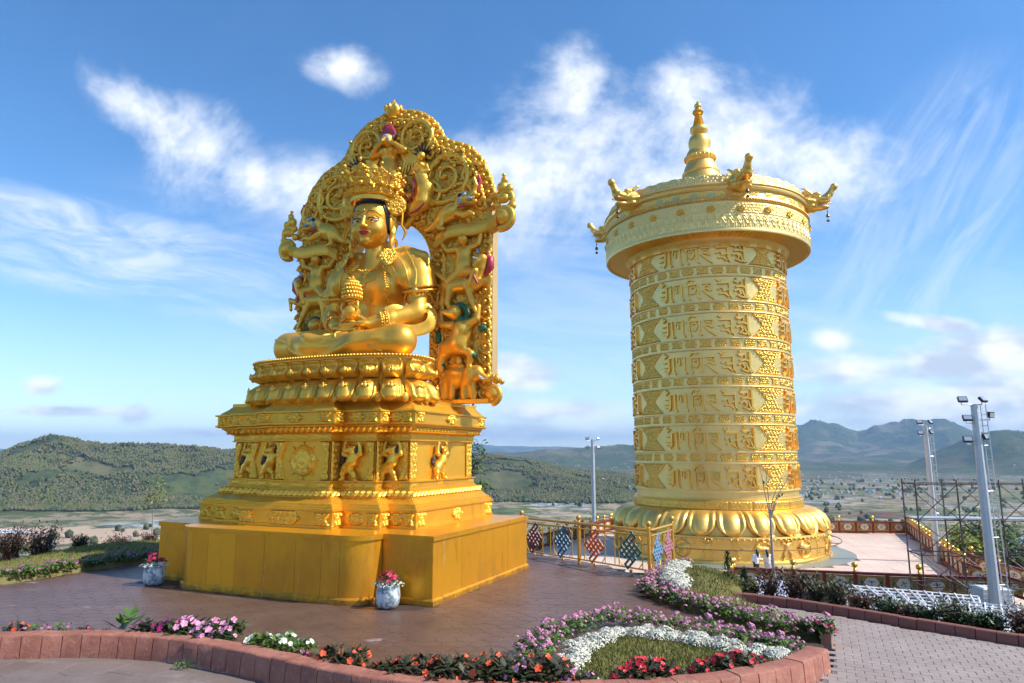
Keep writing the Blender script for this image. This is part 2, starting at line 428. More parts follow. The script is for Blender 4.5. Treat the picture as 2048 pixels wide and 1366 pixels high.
def build_terrain():
    a1 = np.linspace(-52, 52, 620); a0 = np.r_[np.arange(-180, -52, 6), a1, np.arange(58, 180, 6)]
    rad = np.r_[0.5, np.geomspace(6, 60, 26), np.geomspace(63, 900, 110), np.geomspace(915, 19000, 230)]
    A, Rr = np.meshgrid(np.radians(a0), rad, indexing='ij')
    X, Y = Rr*np.sin(A), Rr*np.cos(A); Z = terrain_h(X, Y)
    na, nr = A.shape; v = np.stack([X, Y, Z], -1).reshape(-1, 3); idx = np.arange(na*nr).reshape(na, nr)
    i2 = np.roll(idx, -1, 0)
    f = np.stack([idx[:, :-1], idx[:, 1:], i2[:, 1:], i2[:, :-1]], -1).reshape(-1, 4)[:, ::-1]
    def mat(M):
        p = M.pos(); x, y, z = M.xyz(p); r = (x*x + y*y).pw(.5)
        big = M.noise(.004, 6, .6, p); mid = M.noise(.03, 6, .65, p); fine = M.noise(.25, 5, .7, p)
        # cultivated valley floor
        pf = M.comb(x*.75 + (big-.5)*260., y*1.0 + (mid-.5)*60., 0.)
        cell = M.voro(.0075, pf, out='Color'); c1, c2, c3 = M.xyz(cell)
        field = M.ramp(c1, [(0, (.32, .25, .165)), (.28, (.40, .33, .23)), (.42, (.13, .17, .06)), (.58, (.10, .13, .055)), (.66, (.30, .24, .15)), (.78, (.17, .09, .06)), (.88, (.22, .25, .06)), (.94, (.36, .37, .36))], 'CONSTANT')
        cell2 = M.voro(.02, pf, out='Color'); k1, k2, _ = M.xyz(cell2)
        field = M.mix(k1.sm(.55, .6)*.55, field, M.ramp(k2, [(0, (.09, .12, .05)), (.5, (.30, .25, .17)), (1, (.14, .16, .07))]))
        far = M.mix(fine*.4, (.075, .095, .055), (.13, .125, .09))
        field = M.mix(r.sm(2300, 4600)*.5, field, far)
        wood = M.mix(mid.sm(.35, .65), (.035, .058, .02), (.085, .105, .035))
        wood = M.mix(fine.sm(.45, .7)*.5, wood, (.13, .125, .06))
        wood = M.mix(big.sm(.52, .64)*.55, wood, (.19, .15, .085)); wood = M.mix(M.noise(.0016, 6, .7, p).sm(.5, .6)*r.sm(3500, 6000), wood, (.20, .17, .11))
        forest = (z + (mid-.5)*16).sm(-103, -94)
        hedge = (mid + fine*.3).sm(.62, .70) * .8
        c = M.mix(hedge, field, (.05, .075, .03))
        c = M.mix(forest, c, wood)
        # our own dry scrub slope
        scrub = M.mix(M.noise(.6, 6, .7, p).sm(.35, .65), (.095, .10, .04), (.20, .155, .085))
        scrub = M.mix(M.noise(.09, 4, .6, p).sm(.5, .6)*.6, scrub, (.055, .075, .028))
        c = M.mix(r.sm(240, 520, 1, 0), c, scrub)
        # bare quarried earth below on the left
        q = ((x + 660)/(210.))*((x + 660)/210.) + ((y - 980)/95.)*((y - 980)/95.) + (mid-.5)*2.2
        c = M.mix(q.sm(.75, 1., 1, 0), c, M.mix(fine, (.52, .38, .26), (.40, .30, .21)))
        q = ((x + 330)/120.)*((x + 330)/120.) + ((y - 800)/95.)*((y - 800)/95.) + (mid-.5)*2.4
        c = M.mix(q.sm(.7, 1., 1, 0), c, (.42, .33, .23))
        return dict(base=c, rough=.95, spec=.1, normal=M.bump(M.noise(.16, 6, .75, p) + M.noise(.006, 8, .7, p)*r.sm(2500, 6000)*30., .7, 2.))
    o = link('terrain', make_mesh('terrain', v, f, material('terrain_ground', mat), True)); tag(o, kind='structure')
    return o
build_terrain()
# ------------------------------------------------------------------ shared metals
def gold_mat(name, base, rough, metal=1., var=.25, bump=.12, bscale=6., dirt=(.35, .17, .03), dirt_amt=.35):
    def b(M):
        p = M.coord('Object'); n = M.noise(.9, 5, .6, p); m = M.noise(bscale, 4, .6, p)
        c = M.mix(n.sm(.3, .7)*var, base, tuple(x*.72 for x in base))
        c = M.mix(M.noise(2.3, 6, .7, p).sm(.56, .75)*dirt_amt, c, dirt)
        return dict(base=c, metal=metal, rough=(m-.5)*.22 + rough, normal=M.bump(m + n*.6, bump, .03))
    return material(name, b)
TGOLD = gold_mat('tower_gold_leaf', (1.0, .70, .25), .42, .82, .18, .34, 2.0, (.85, .52, .17), .3)
TGOLD_R = gold_mat('tower_gold_relief', (1.0, .59, .12), .33, .80, .12, .1)
TGOLD_L = gold_mat('tower_gold_lotus', (1.0, .62, .15), .42, .76, .15, .15, 3.)
DARK = material('dark_bronze', base=(.05, .035, .025), metal=.6, rough=.5)
BELLM = material('aged_bell_metal', base=(.22, .15, .10), metal=.8, rough=.45)

TX, TY, TZ = 14.86, 51.09, -3.7
tower = thing('prayer_wheel', 'giant pale gold prayer wheel tower with rows of raised script and a spire', 'prayer wheel', (TX, TY, TZ), R(253.8 - 270))
# local frame: angle -90 deg faces the camera; heights below are absolute, shifted by TZ
def cyl(phi, r, z): return np.stack([r*np.sin(phi), -r*np.cos(phi), z - TZ], -1)
def cyl_patch(name, vf, phi0, z0, r, mat, parent=tower):
    v, f = vf; q = cyl(phi0 + v[:, 0]/r, r + v[:, 2], z0 + v[:, 1])
    return link(name, make_mesh(name, q, f, mat, True), None, parent)
def lathe_abs(prof, n=96):
    return MB().lathe([(r, z - TZ) for r, z in prof], n)

def build_tower():
    RW = 5.69
    PER, Z0 = 2.53, 0.12
    # drum with recessed rows, one part per row
    lathe_abs([(RW-.06, -.6), (RW-.06, 17.6)], 128).build('drum', TGOLD, tower, 40)
    ROWS = []
    for i in range(7):
        zb = Z0 + .55 + i*PER; ROWS.append((zb, zb + 1.72))
    lathe_abs([(RW-.02, -.62), (RW+.16, -.55), (RW+.18, .0), (RW+.10, .05), (RW+.10, .12), (RW-.05, .14)], 128).build('foot_band', TGOLD_R, tower, 40)
    for k in range(24):
        vf = relief(1.46, .5, 44, 16, sh_hex(1.46, .5, .02), .25, .07, 40+k % 3)
        cyl_patch('foot_ornament', vf, R(15*k), -.27, RW+.17, TGOLD_R)
    for i, (a, b) in enumerate(ROWS):
        for z in ([a-.05] if i == 0 else [a-.05]) + [b+.03]:
            lathe_abs([(RW-.08, z-.05), (RW+.035, z-.045), (RW+.055, z), (RW+.035, z+.045), (RW-.08, z+.05)], 128).build('moulding_ring', TGOLD, tower, 50)
    # strokes of one line of script, in a 6.3 x 1.4 box
    G_ = [
        [(.05, 1.18), (.26, 1.36)], [(.02, 1.38), (.14, 1.46)], [(.0, .86), (.42, .92)], [(-.05, .52), (.40, .56)], [(.42, 1.1), (.42, .3), (.30, .1), (.0, .24)], [(.50, 1.14), (.74, 1.14), (.74, .16), (.88, .0)],
        [(1.0, 1.14), (1.0, .74), (1.14, .66)], [(1.0, 1.14), (1.48, 1.14)], [(1.48, 1.14), (1.48, .2), (1.62, .02)], [(1.16, 1.0), (1.16, .6)],
        [(1.80, .95), (1.86, 1.30), (2.06, 1.44), (2.35, 1.34)], [(1.90, 1.06), (1.90, .22), (2.04, .02)], [(1.90, 1.06), (2.5, 1.06)], [(2.12, .84), (2.34, .92), (2.42, .66), (2.28, .40), (2.06, .48)], [(2.56, 1.08), (2.56, .24), (2.70, .04)],
        [(2.86, 1.08), (3.40, 1.08), (3.40, .56)], [(3.0, .92), (3.22, .94)], [(2.86, .66), (3.10, .74), (3.36, .56)], [(2.86, .66), (3.2, .30), (3.60, .0)],
        [(3.72, 1.38), (3.90, 1.20), (4.04, 1.34)], [(3.80, 1.06), (4.56, 1.08)], [(3.80, .66), (4.10, .78), (4.16, .50), (4.50, .62)], [(3.90, .34), (4.22, .36), (4.50, .12)], [(4.56, 1.08), (4.56, .26), (4.74, .02)],
        [(4.98, 1.46), (5.10, 1.38)], [(4.86, 1.22), (5.06, 1.10), (5.34, 1.22), (5.34, 1.0)], [(4.98, .80), (5.30, .86), (5.60, .78)], [(4.86, .52), (5.14, .62), (5.30, .34), (5.08, .18), (5.52, .06)], [(5.64, 1.40), (5.64, .26), (5.84, .0)], [(5.40, .5), (5.52, .2), (5.70, .0)],
    ]
    me_rows = {}
    def strip(mb, pts, w, z0, phi0, r):
        p = np.array(pts); q = [p[0]]
        for a, b in zip(p[:-1], p[1:]):
            n = max(1, int(np.hypot(*(b-a))/.22)); q += [a + (b-a)*(k+1)/n for k in range(n)]
        p = np.array(q); t = np.gradient(p, axis=0); t /= np.linalg.norm(t, axis=1)[:, None] + 1e-9
        nrm = np.stack([-t[:, 1], t[:, 0]], 1)
        prof = [(-w*.5, -.02), (-w*.38, .17), (w*.38, .17), (w*.5, -.02)]
        rings = [np.c_[p + nrm*a, np.full(len(p), h)] for a, h in prof]
        v = np.stack(rings, 1).reshape(-1, 3); f = []
        for i in range(len(p)-1):
            for j in range(3): f.append((i*4+j, i*4+j+1, (i+1)*4+j+1, (i+1)*4+j)[::-1])
        f += [(0, 1, 2, 3), tuple((len(p)-1)*4 + k for k in (3, 2, 1, 0))]
        mb.add(cyl(phi0 + v[:, 0]/r, r + v[:, 2], z0 + v[:, 1]), f)
    for i, (a, b) in enumerate(ROWS):
        for q in range(4):
            phi = R(-2 + 90*q)
            mb = MB()
            for g in G_: strip(mb, [((x-2.9)*1.03, y) for x, y in g], .15, a+.14, phi, RW-.055)
            mb.build('inscription', TGOLD_R, tower, 50)
            # filigree columns between the texts
            key = 'c%d' % (i % 2)
            vf = relief(2.5, 1.64, 100, 66, sh_hour(2.5, 1.64, .95), .30, .13, 3 + i % 2)
            cyl_patch('filigree_column', vf, phi + R(45), (a+b)/2, RW-.055, TGOLD_R)
            # small band of script clusters above the row
            if i < 7:
                for k in range(9):
                    w = .82 if k else .6
                    vf = relief(w, .46, 40, 22, (sh_hex if k % 2 else sh_bow)(w, .46, .08), .16, .10, 5*k)
                    cyl_patch('band_ornament', vf, phi + R(-40 + 10*k), b + .42, RW-.055, TGOLD_R)
    # ---- lotus skirt and base drum
    lathe_abs([(RW+.1, -.55), (6.05, -.62), (6.5, -.78), (6.95, -1.15), (7.15, -1.6), (7.15, -1.95), (7.2, -2.02), (7.42, -2.05), (7.45, -2.16), (7.38, -2.2)], 144).build('lotus_skirt', TGOLD_L, tower, 40)
    lathe_abs([(7.34, -2.15), (7.34, -3.48), (7.46, -3.52), (7.5, -3.6), (7.5, -3.7), (7.3, -3.75)], 144).build('base_drum', TGOLD_L, tower, 40)
    # a petal: profile swept over the skirt
    prof = np.array([(5.95, -.56), (6.3, -.60), (6.7, -.74), (7.05, -1.02), (7.26, -1.40), (7.34, -1.78), (7.32, -2.0)])
    ts = np.linspace(0, 1, 16); L = np.r_[0, np.cumsum(np.hypot(*np.diff(prof, axis=0).T))]; L /= L[-1]
    pr = np.stack([np.interp(ts, L, prof[:, 0]), np.interp(ts, L, prof[:, 1])], 1)
    nu = 23; us = np.linspace(-1, 1, nu); half = R(7.3); v = []
    for t, (r, z) in zip(ts, pr):
        wd = 1. if t < .62 else math.sqrt(max(0, 1 - ((t-.62)/.385)**2.6))
        for u in us:
            x = abs(u); rim = math.exp(-((x-.80)/.13)**2); groove = math.exp(-((x-.56)/.06)**2); inner = max(0, 1-(x/.52)**2)
            endf = 1 - np.clip((t-.80)/.2, 0, 1)
            h = .12*rim + .18*inner*endf - .05*groove + (.10*math.exp(-((t-.9)/.07)**2))*(x < .8)
            h *= min(1, t/.15+.15)
            edge = -.10 if x > .98 else 0
            v.append((u*half*wd, r + h + edge, z - (.05 if t == 1 else 0)))
    v = np.array(v); f = [(i*nu+j, i*nu+j+1, (i+1)*nu+j+1, (i+1)*nu+j)[::-1] for i in range(15) for j in range(nu-1)]
    pm = make_mesh('lotus_petal', cyl(v[:, 0], v[:, 1], v[:, 2]), f, TGOLD_L, True)
    vf = relief(.62, .8, 30, 36, lambda U, V: np.minimum(.4-abs(V), .30*(1-V/.8)-abs(U)), .24, .12, 8)
    q = cyl(vf[0][:, 0]/7.3, 7.24 + .10*(-vf[0][:, 1]) + vf[0][:, 2], -1.62 + vf[0][:, 1])
    bm_ = make_mesh('petal_boss', q, vf[1], TGOLD_R, True)
    for k in range(24):
        o = link('lotus_petal', pm, None, tower, rot=(0, 0, R(7 + 15*k)))
        link('petal_boss', bm_, None, o)
    # beads between skirt and drum
    mb = MB()
    for k in range(120):
        a = 2*PI*k/120; mb.ball((7.44*math.sin(a), -7.44*math.cos(a), -2.22-TZ), .085)
    tag(mb.build('bead_ring', TGOLD_L, tower, 60), kind='stuff')
    # ---- reliefs round the base drum: ringed animals, dancing bearers, filigree pilasters
    def animal(X, Y, Z):   # walks to +x, relief out -y
        d = e_ell(X, Y, Z, (0, 0, .05), (.36, .16, .20))
        d = su(d, e_ell(X, Y, Z, (.36, -.03, .17), (.19, .14, .17)), .1)
        d = su(d, e_cap(X, Y, Z, (.48, -.04, .10), (.58, -.06, -.02), .07, .045), .06)
        for x in (-.26, -.10, .14, .28): d = su(d, e_cap(X, Y, Z, (x, -.03, -.05), (x + .03, -.03, -.34), .075, .05), .05)
        d = su(d, e_chain(X, Y, Z, [(-.34, 0, .12, .05), (-.46, -.02, .22, .04), (-.44, -.02, .36, .05)]), .05)
        return su(d, e_ball(X, Y, Z, (.28, -.06, .34), .07), .05)
    am = sdf_mesh('animal_relief', animal, (-.62, -.3, -.46), (.72, .3, .5), .035, TGOLD_L)
    def dancer(X, Y, Z):
        d = e_ell(X, Y, Z, (0, 0, .16), (.17, .14, .24)); d = su(d, e_ball(X, Y, Z, (.03, -.03, .52), .12), .04)
        for s_ in (-1, 1):
            d = su(d, e_chain(X, Y, Z, [(.14*s_, 0, .34, .065), (.34*s_, -.02, .38, .055), (.36*s_, -.02, .66, .045)]), .04)
            d = su(d, e_chain(X, Y, Z, [(.08*s_, 0, -.02, .10), (.26*s_, -.04, -.24, .08), (.24*s_, -.02, -.52, .05), (.34*s_, -.06, -.54, .045)]), .04)
        return d
    dm = sdf_mesh('bearer_relief', dancer, (-.5, -.3, -.65), (.5, .3, .78), .035, TGOLD_L)
    hair = MB().ball((.03, .0, .60), (.14, .13, .09), 2).mesh('hair', DARK, 60)
    ringm = MB().tube([(.52*math.cos(a), 0, .52*math.sin(a)) for a in np.linspace(0, 2*PI, 33)[:-1]], .045, 6, True).mesh('ring', TGOLD_L, 60)
    vf = relief(.62, 1.15, 26, 46, sh_hour(.62, 1.15, .34), .2, .1, 4)
    seq = [('a', -62), ('d', -51), ('p', -42), ('d', -31), ('a', -17.5), ('d', -5), ('p', 8), ('a', 21), ('d', 34), ('a', 45.5), ('p', 57), ('d', 68), ('a', 80)]
    for kind, deg in seq:
        a = R(deg)
        if kind == 'p': cyl_patch('pilaster_filigree', vf, a, -2.83, 7.33, TGOLD_R); continue
        loc = cyl(np.array(a), 7.36, np.array(-2.83)); loc = tuple(float(x) for x in loc)
        o = link('animal_relief' if kind == 'a' else 'bearer_relief', am if kind == 'a' else dm, None, tower, loc, (0, 0, a), (1, 1, 1) if kind == 'd' else ((1, 1, 1) if deg < 0 else (-1, 1, 1)))
        if kind == 'a': link('ring', ringm, None, o)
        else: link('hair', hair, None, o)
    # ---- canopy
    lathe_abs([(RW+.02, 17.1), (RW+.10, 17.16), (RW+.14, 17.45), (6.1, 17.72), (7.30, 17.80), (7.34, 17.66), (7.50, 17.64), (7.53, 17.72), (7.50, 17.82), (7.46, 19.70), (7.52, 19.76)], 144).build('canopy_ring', TGOLD, tower, 40)
    slat = MB()
    for k in range(120):      # boards of the soffit
        a = 2*PI*(k+.5)/120; w = 2*PI/120*.44
        r0, r1 = 5.9, 7.3
        v = [cyl(np.array(a-w), r0, np.array(17.70)), cyl(np.array(a+w), r0, np.array(17.70)), cyl(np.array(a+w), r1, np.array(17.76)), cyl(np.array(a-w), r1, np.array(17.76))]
        v += [x - np.array([0, 0, .05]) for x in v]
        slat.add(np.array(v), [(0, 1, 2, 3), (7, 6, 5, 4), (0, 4, 5, 1), (1, 5, 6, 2), (2, 6, 7, 3), (3, 7, 4, 0)])
    tag(slat.build('soffit_boards', TGOLD_R, tower), kind='stuff')
    vf = relief(.9, .34, 36, 16, sh_hex(.9, .34, .12), .15, .05, 9)
    for k in range(26): cyl_patch('soffit_ornament', vf, 2*PI*k/26, 17.30, RW+.12, TGOLD_R)
    # draped relief on the ring wall
    def swag(U, V, H):
        t = np.clip((V+1.)/2., 0, 1); ph = U/.49*PI
        s_ = np.exp(-((V + .25 + .38*np.cos(ph)**2)/.07)**2) + np.exp(-((V + .02 + .30*np.cos(ph)**2)/.05)**2)*.8
        fr = np.where(V < -.35, .5 + .5*np.cos(U*38), 0)*.55*np.clip((-V-.3)*5, 0, 1)
        lo = np.where(V < .12, .35, 1.)
        return np.clip(H*lo + s_ + fr, 0, 1.2)
    for k in range(24):
        vf = relief(1.96, 1.72, 90, 80, lambda U, V: np.minimum(.86-abs(V), .98-abs(U))+.02, .21, .06, 60 + k % 4, extra=swag, base=.2)
        o = cyl_patch('draped_relief', vf, R(15*k), 18.76, 7.475, TGOLD)
    cm = relief(.62, .46, 30, 24, sh_ell(.62, .46), .2, .16, 12)
    for k in range(24): cyl_patch('cloud_boss', cm, R(15*k + 4), 19.18, 7.50, TGOLD_R)
    mb = MB()
    for k in range(220):
        a = 2*PI*k/220; mb.ball((7.53*math.sin(a), -7.53*math.cos(a), 19.86-TZ), .075)
    tag(mb.build('rope_moulding', TGOLD_L, tower, 60), kind='stuff')
    lathe_abs([(7.40, 19.74), (7.50, 19.96), (7.42, 20.05), (7.38, 20.5), (7.44, 20.58), (7.54, 20.64), (7.58, 20.78), (7.52, 20.86), (7.62, 20.95), (7.58, 21.02), (7.3, 21.08)], 144).build('cornice', TGOLD, tower, 40)
    for k in range(40):
        vf = relief(.8, .34, 34, 16, sh_bow(.8, .34, .08), .17, .06, k % 5)
        cyl_patch('cornice_ornament', vf, R(9*k), 20.27, 7.39, TGOLD_R)
    # scalloped crest
    for k in range(48):
        w = 2*PI*7.28/48
        vf = relief(w*1.03, .8, 34, 28, lambda U, V: np.minimum(np.minimum(w*.52-abs(U), V+.4), .34 - V - .10*(U/(w/2))**2*1.6), .25, .08, k % 4)
        q = cyl(R(7.5*k) + vf[0][:, 0]/7.28, 7.26 - .12*(vf[0][:, 1]+.4) + vf[0][:, 2], 21.42 + vf[0][:, 1])
        link('crest_scallop', make_mesh('crest_scallop', q, vf[1], TGOLD, True), None, tower)
    lathe_abs([(7.25, 21.0), (7.14, 21.72), (7.05, 21.72), (6.9, 21.3), (1.9, 22.6), (1.0, 22.7)], 96).build('roof', TGOLD_R, tower, 40)
    # ---- spire
    sp = [(1.75, 22.3), (1.72, 23.2), (1.60, 23.6), (1.62, 24.0), (1.50, 24.4), (1.42, 24.62), (1.46, 24.72), (1.34, 24.9), (1.18, 25.35), (1.02, 25.70), (1.04, 25.80), (1.16, 25.86), (1.18, 26.14), (1.08, 26.22), (1.0, 26.5), (.93, 26.62), (.80, 26.68), (.82, 27.0), (.86, 27.28), (.84, 27.5), (.72, 27.82), (.46, 27.96),
          (.48, 28.02), (.68, 28.3), (.70, 28.42), (.66, 28.62), (.52, 28.70)]
    lathe_abs(sp, 40).build('spire_base', TGOLD_L, tower, 35)
    mb = MB()
    for k in range(12):
        z = 28.72 + k*.088; r = .47 - .019*k; mb.lathe([(r-.05, z-.05-TZ), (r, z-TZ), (r-.05, z+.05-TZ)], 24)
    mb.build('spire_rings', TGOLD_R, tower, 60)
    lathe_abs([(.24, 29.7), (.40, 29.84), (.45, 29.96), (.38, 30.08), (.25, 30.2), (.20, 30.3), (.27, 30.42), (.28, 30.56), (.18, 30.68), (.10, 30.72), (.12, 30.8), (.0, 30.95)], 24).build('finial', TGOLD_R, tower, 50)
    mb = MB()
    for k in range(24):
        a = 2*PI*k/24; mb.ball((1.17*math.cos(a), 1.17*math.sin(a), 26.0-TZ), (.10, .10, .13))
    tag(mb.build('spire_beads', TGOLD_L, tower, 60), kind='stuff')
    # ---- makara heads
    def head(X, Y, Z):     # snout toward -y
        d = e_ell(X, Y, Z, (0, .22, .05), (.46, .52, .44))
        d = su(d, e_ell(X, Y, Z, (0, -.38, .12), (.30, .42, .20)), .14)            # upper jaw
        d = su(d, e_ell(X, Y, Z, (0, -.30, -.26), (.25, .42, .12)), .08)           # lower jaw
        d = ss(d, e_ell(X, Y, Z, (0, -.55, -.09), (.22, .42, .085)), .04)          # mouth
        d = su(d, e_chain(X, Y, Z, [(0, -.60, .22, .19), (0, -.78, .38, .16), (0, -.86, .54, .14), (0, -.92, .64, .13)]), .08)
        d = su(d, e_ball(X, Y, Z, (0, -.98, .70), .17), .05)                      # trunk knob
        for s_ in (-1, 1):
            d = su(d, e_ell(X, Y, Z, (.25*s_, -.20, .36), (.13, .20, .11)), .06)    # brow
            d = su(d, e_ball(X, Y, Z, (.27*s_, -.26, .24), .085), .03)
            d = su(d, e_chain(X, Y, Z, [(.30*s_, .06, .42, .09), (.40*s_, .26, .62, .06), (.42*s_, .44, .70, .03)]), .05)  # horn/ear
            d = su(d, e_chain(X, Y, Z, [(.34*s_, -.05, .0, .12), (.46*s_, .20, .05, .10), (.50*s_, .42, .22, .05)]), .06)   # mane curls
            d = su(d, e_chain(X, Y, Z, [(.34*s_, .0, -.22, .11), (.44*s_, .26, -.20, .09), (.48*s_, .5, -.06, .05)]), .06)
            d = su(d, e_chain(X, Y, Z, [(.20*s_, -.62, .12, .05), (.27*s_, -.74, .30, .02)]), .03)      # tusk
            d = su(d, e_ball(X, Y, Z, (.12*s_, -.74, .24), .07), .05)
        d = su(d, e_chain(X, Y, Z, [(0, .05, .44, .12), (0, .3, .62, .09), (0, .5, .62, .05)]), .06)
        return su(d, e_ell(X, Y, Z, (0, .75, -.05), (.30, .5, .30)), .15)
    hm = sdf_mesh('makara_head', head, (-.7, -1.45, -.6), (.7, 1.35, 1.3), .042, TGOLD_L)
    tm = MB()
    for s_ in (-1, 1):
        for k in range(6): tm.ball((.19*s_, -.36-.08*k, -.02), (.028, .028, .06))
    tm = tm.mesh('teeth', TGOLD, 60)
    bm2 = MB().tube([(0, 0, 0), (0, 0, -.42)], .022, 5).ball((0, 0, -.2), .07, 1)
    bm2.lathe([(.03, -.40), (.10, -.46), (.13, -.60), (.16, -.66), (.0, -.66)], 12).tube([(0, 0, -.66), (0, 0, -.92)], .02, 5).ball((0, 0, -1.0), (.13, .13, .11), 2)
    bm2 = bm2.mesh('wind_bell', BELLM, 60)
    for k in range(6):
        a = R(-101 + 60*k); loc = cyl(np.array(a), 7.85, np.array(20.95)); loc = tuple(float(x) for x in loc)
        o = link('makara_head', hm, None, tower, loc, (0, 0, a), (1.6, 1.5, 1.5)); link('teeth', tm, None, o)
        link('wind_bell', bm2, None, o, (0, -.62, -.34), (0, 0, 0), (.6, .6, .6))
build_tower()
# ------------------------------------------------------------------ statue pedestal
def stain_gold(name, base, rough, metal, streak=.5, dark=(.40, .20, .02), foot=False):
    def b(M):
        p = M.coord('Object'); x, y, z = M.xyz(p)
        n = M.noise(.7, 6, .62, p); f = M.noise(9, 5, .65, p)
        run = M.noise(2.2, 5, .6, M.comb(x*1.6, y*1.6, z*.35))
        c = M.mix(n.sm(.35, .65)*.5, base, tuple(q*.80 for q in base))
        c = M.mix(run.sm(.54, .72)*streak, c, dark)
        c = M.mix(f.sm(.62, .8)*.3, c, tuple(min(1, q*1.3) for q in base)); c = M.mix(M.rand()*.35, c, dark)
        c = M.mix(M.noise(.45, 5, .7, M.comb(x*1.3, y*1.3, z)).sm(.5, .62)*streak*.6, c, tuple(q*.9 + .03 for q in dark))
        if foot:      # splash marks and scuffs low on the sheets, a few drips under the coping
            spl = (z*-4.5 + M.noise(3.2, 6, .75, p)*3.2).sm(.95, 1.6); c = M.mix(spl*.55, c, (.22, .12, .045))
            drip = M.noise(5.5, 3, .5, M.comb(x, y, z*.12)).sm(.62, .72)*M.noise(1.1, 3, .6, p).sm(.48, .6); c = M.mix(drip*.5, c, (.95, .66, .22))
        return dict(base=c, metal=metal, rough=rough + (f-.5)*.2, normal=M.bump(f*.35 + n*1.6, .22, .03))
    return material(name, b)
PGOLD = stain_gold('pedestal_gold_paint', (1.0, .53, .045), .38, .64, .5, (.55, .25, .025))
PGOLD2 = stain_gold('plinth_gold_paint', (1.0, .47, .022), .36, .60, .55, (.60, .23, .012), True)
PREL = gold_mat('pedestal_gold_relief', (1.0, .60, .07), .36, .7, .2, .1, 6., (.45, .22, .03), .3)
MANE = material('dark_brown_mane', lambda M: dict(base=M.mix(M.noise(30, 3), (.05, .03, .025), (.10, .06, .05)), rough=.6))

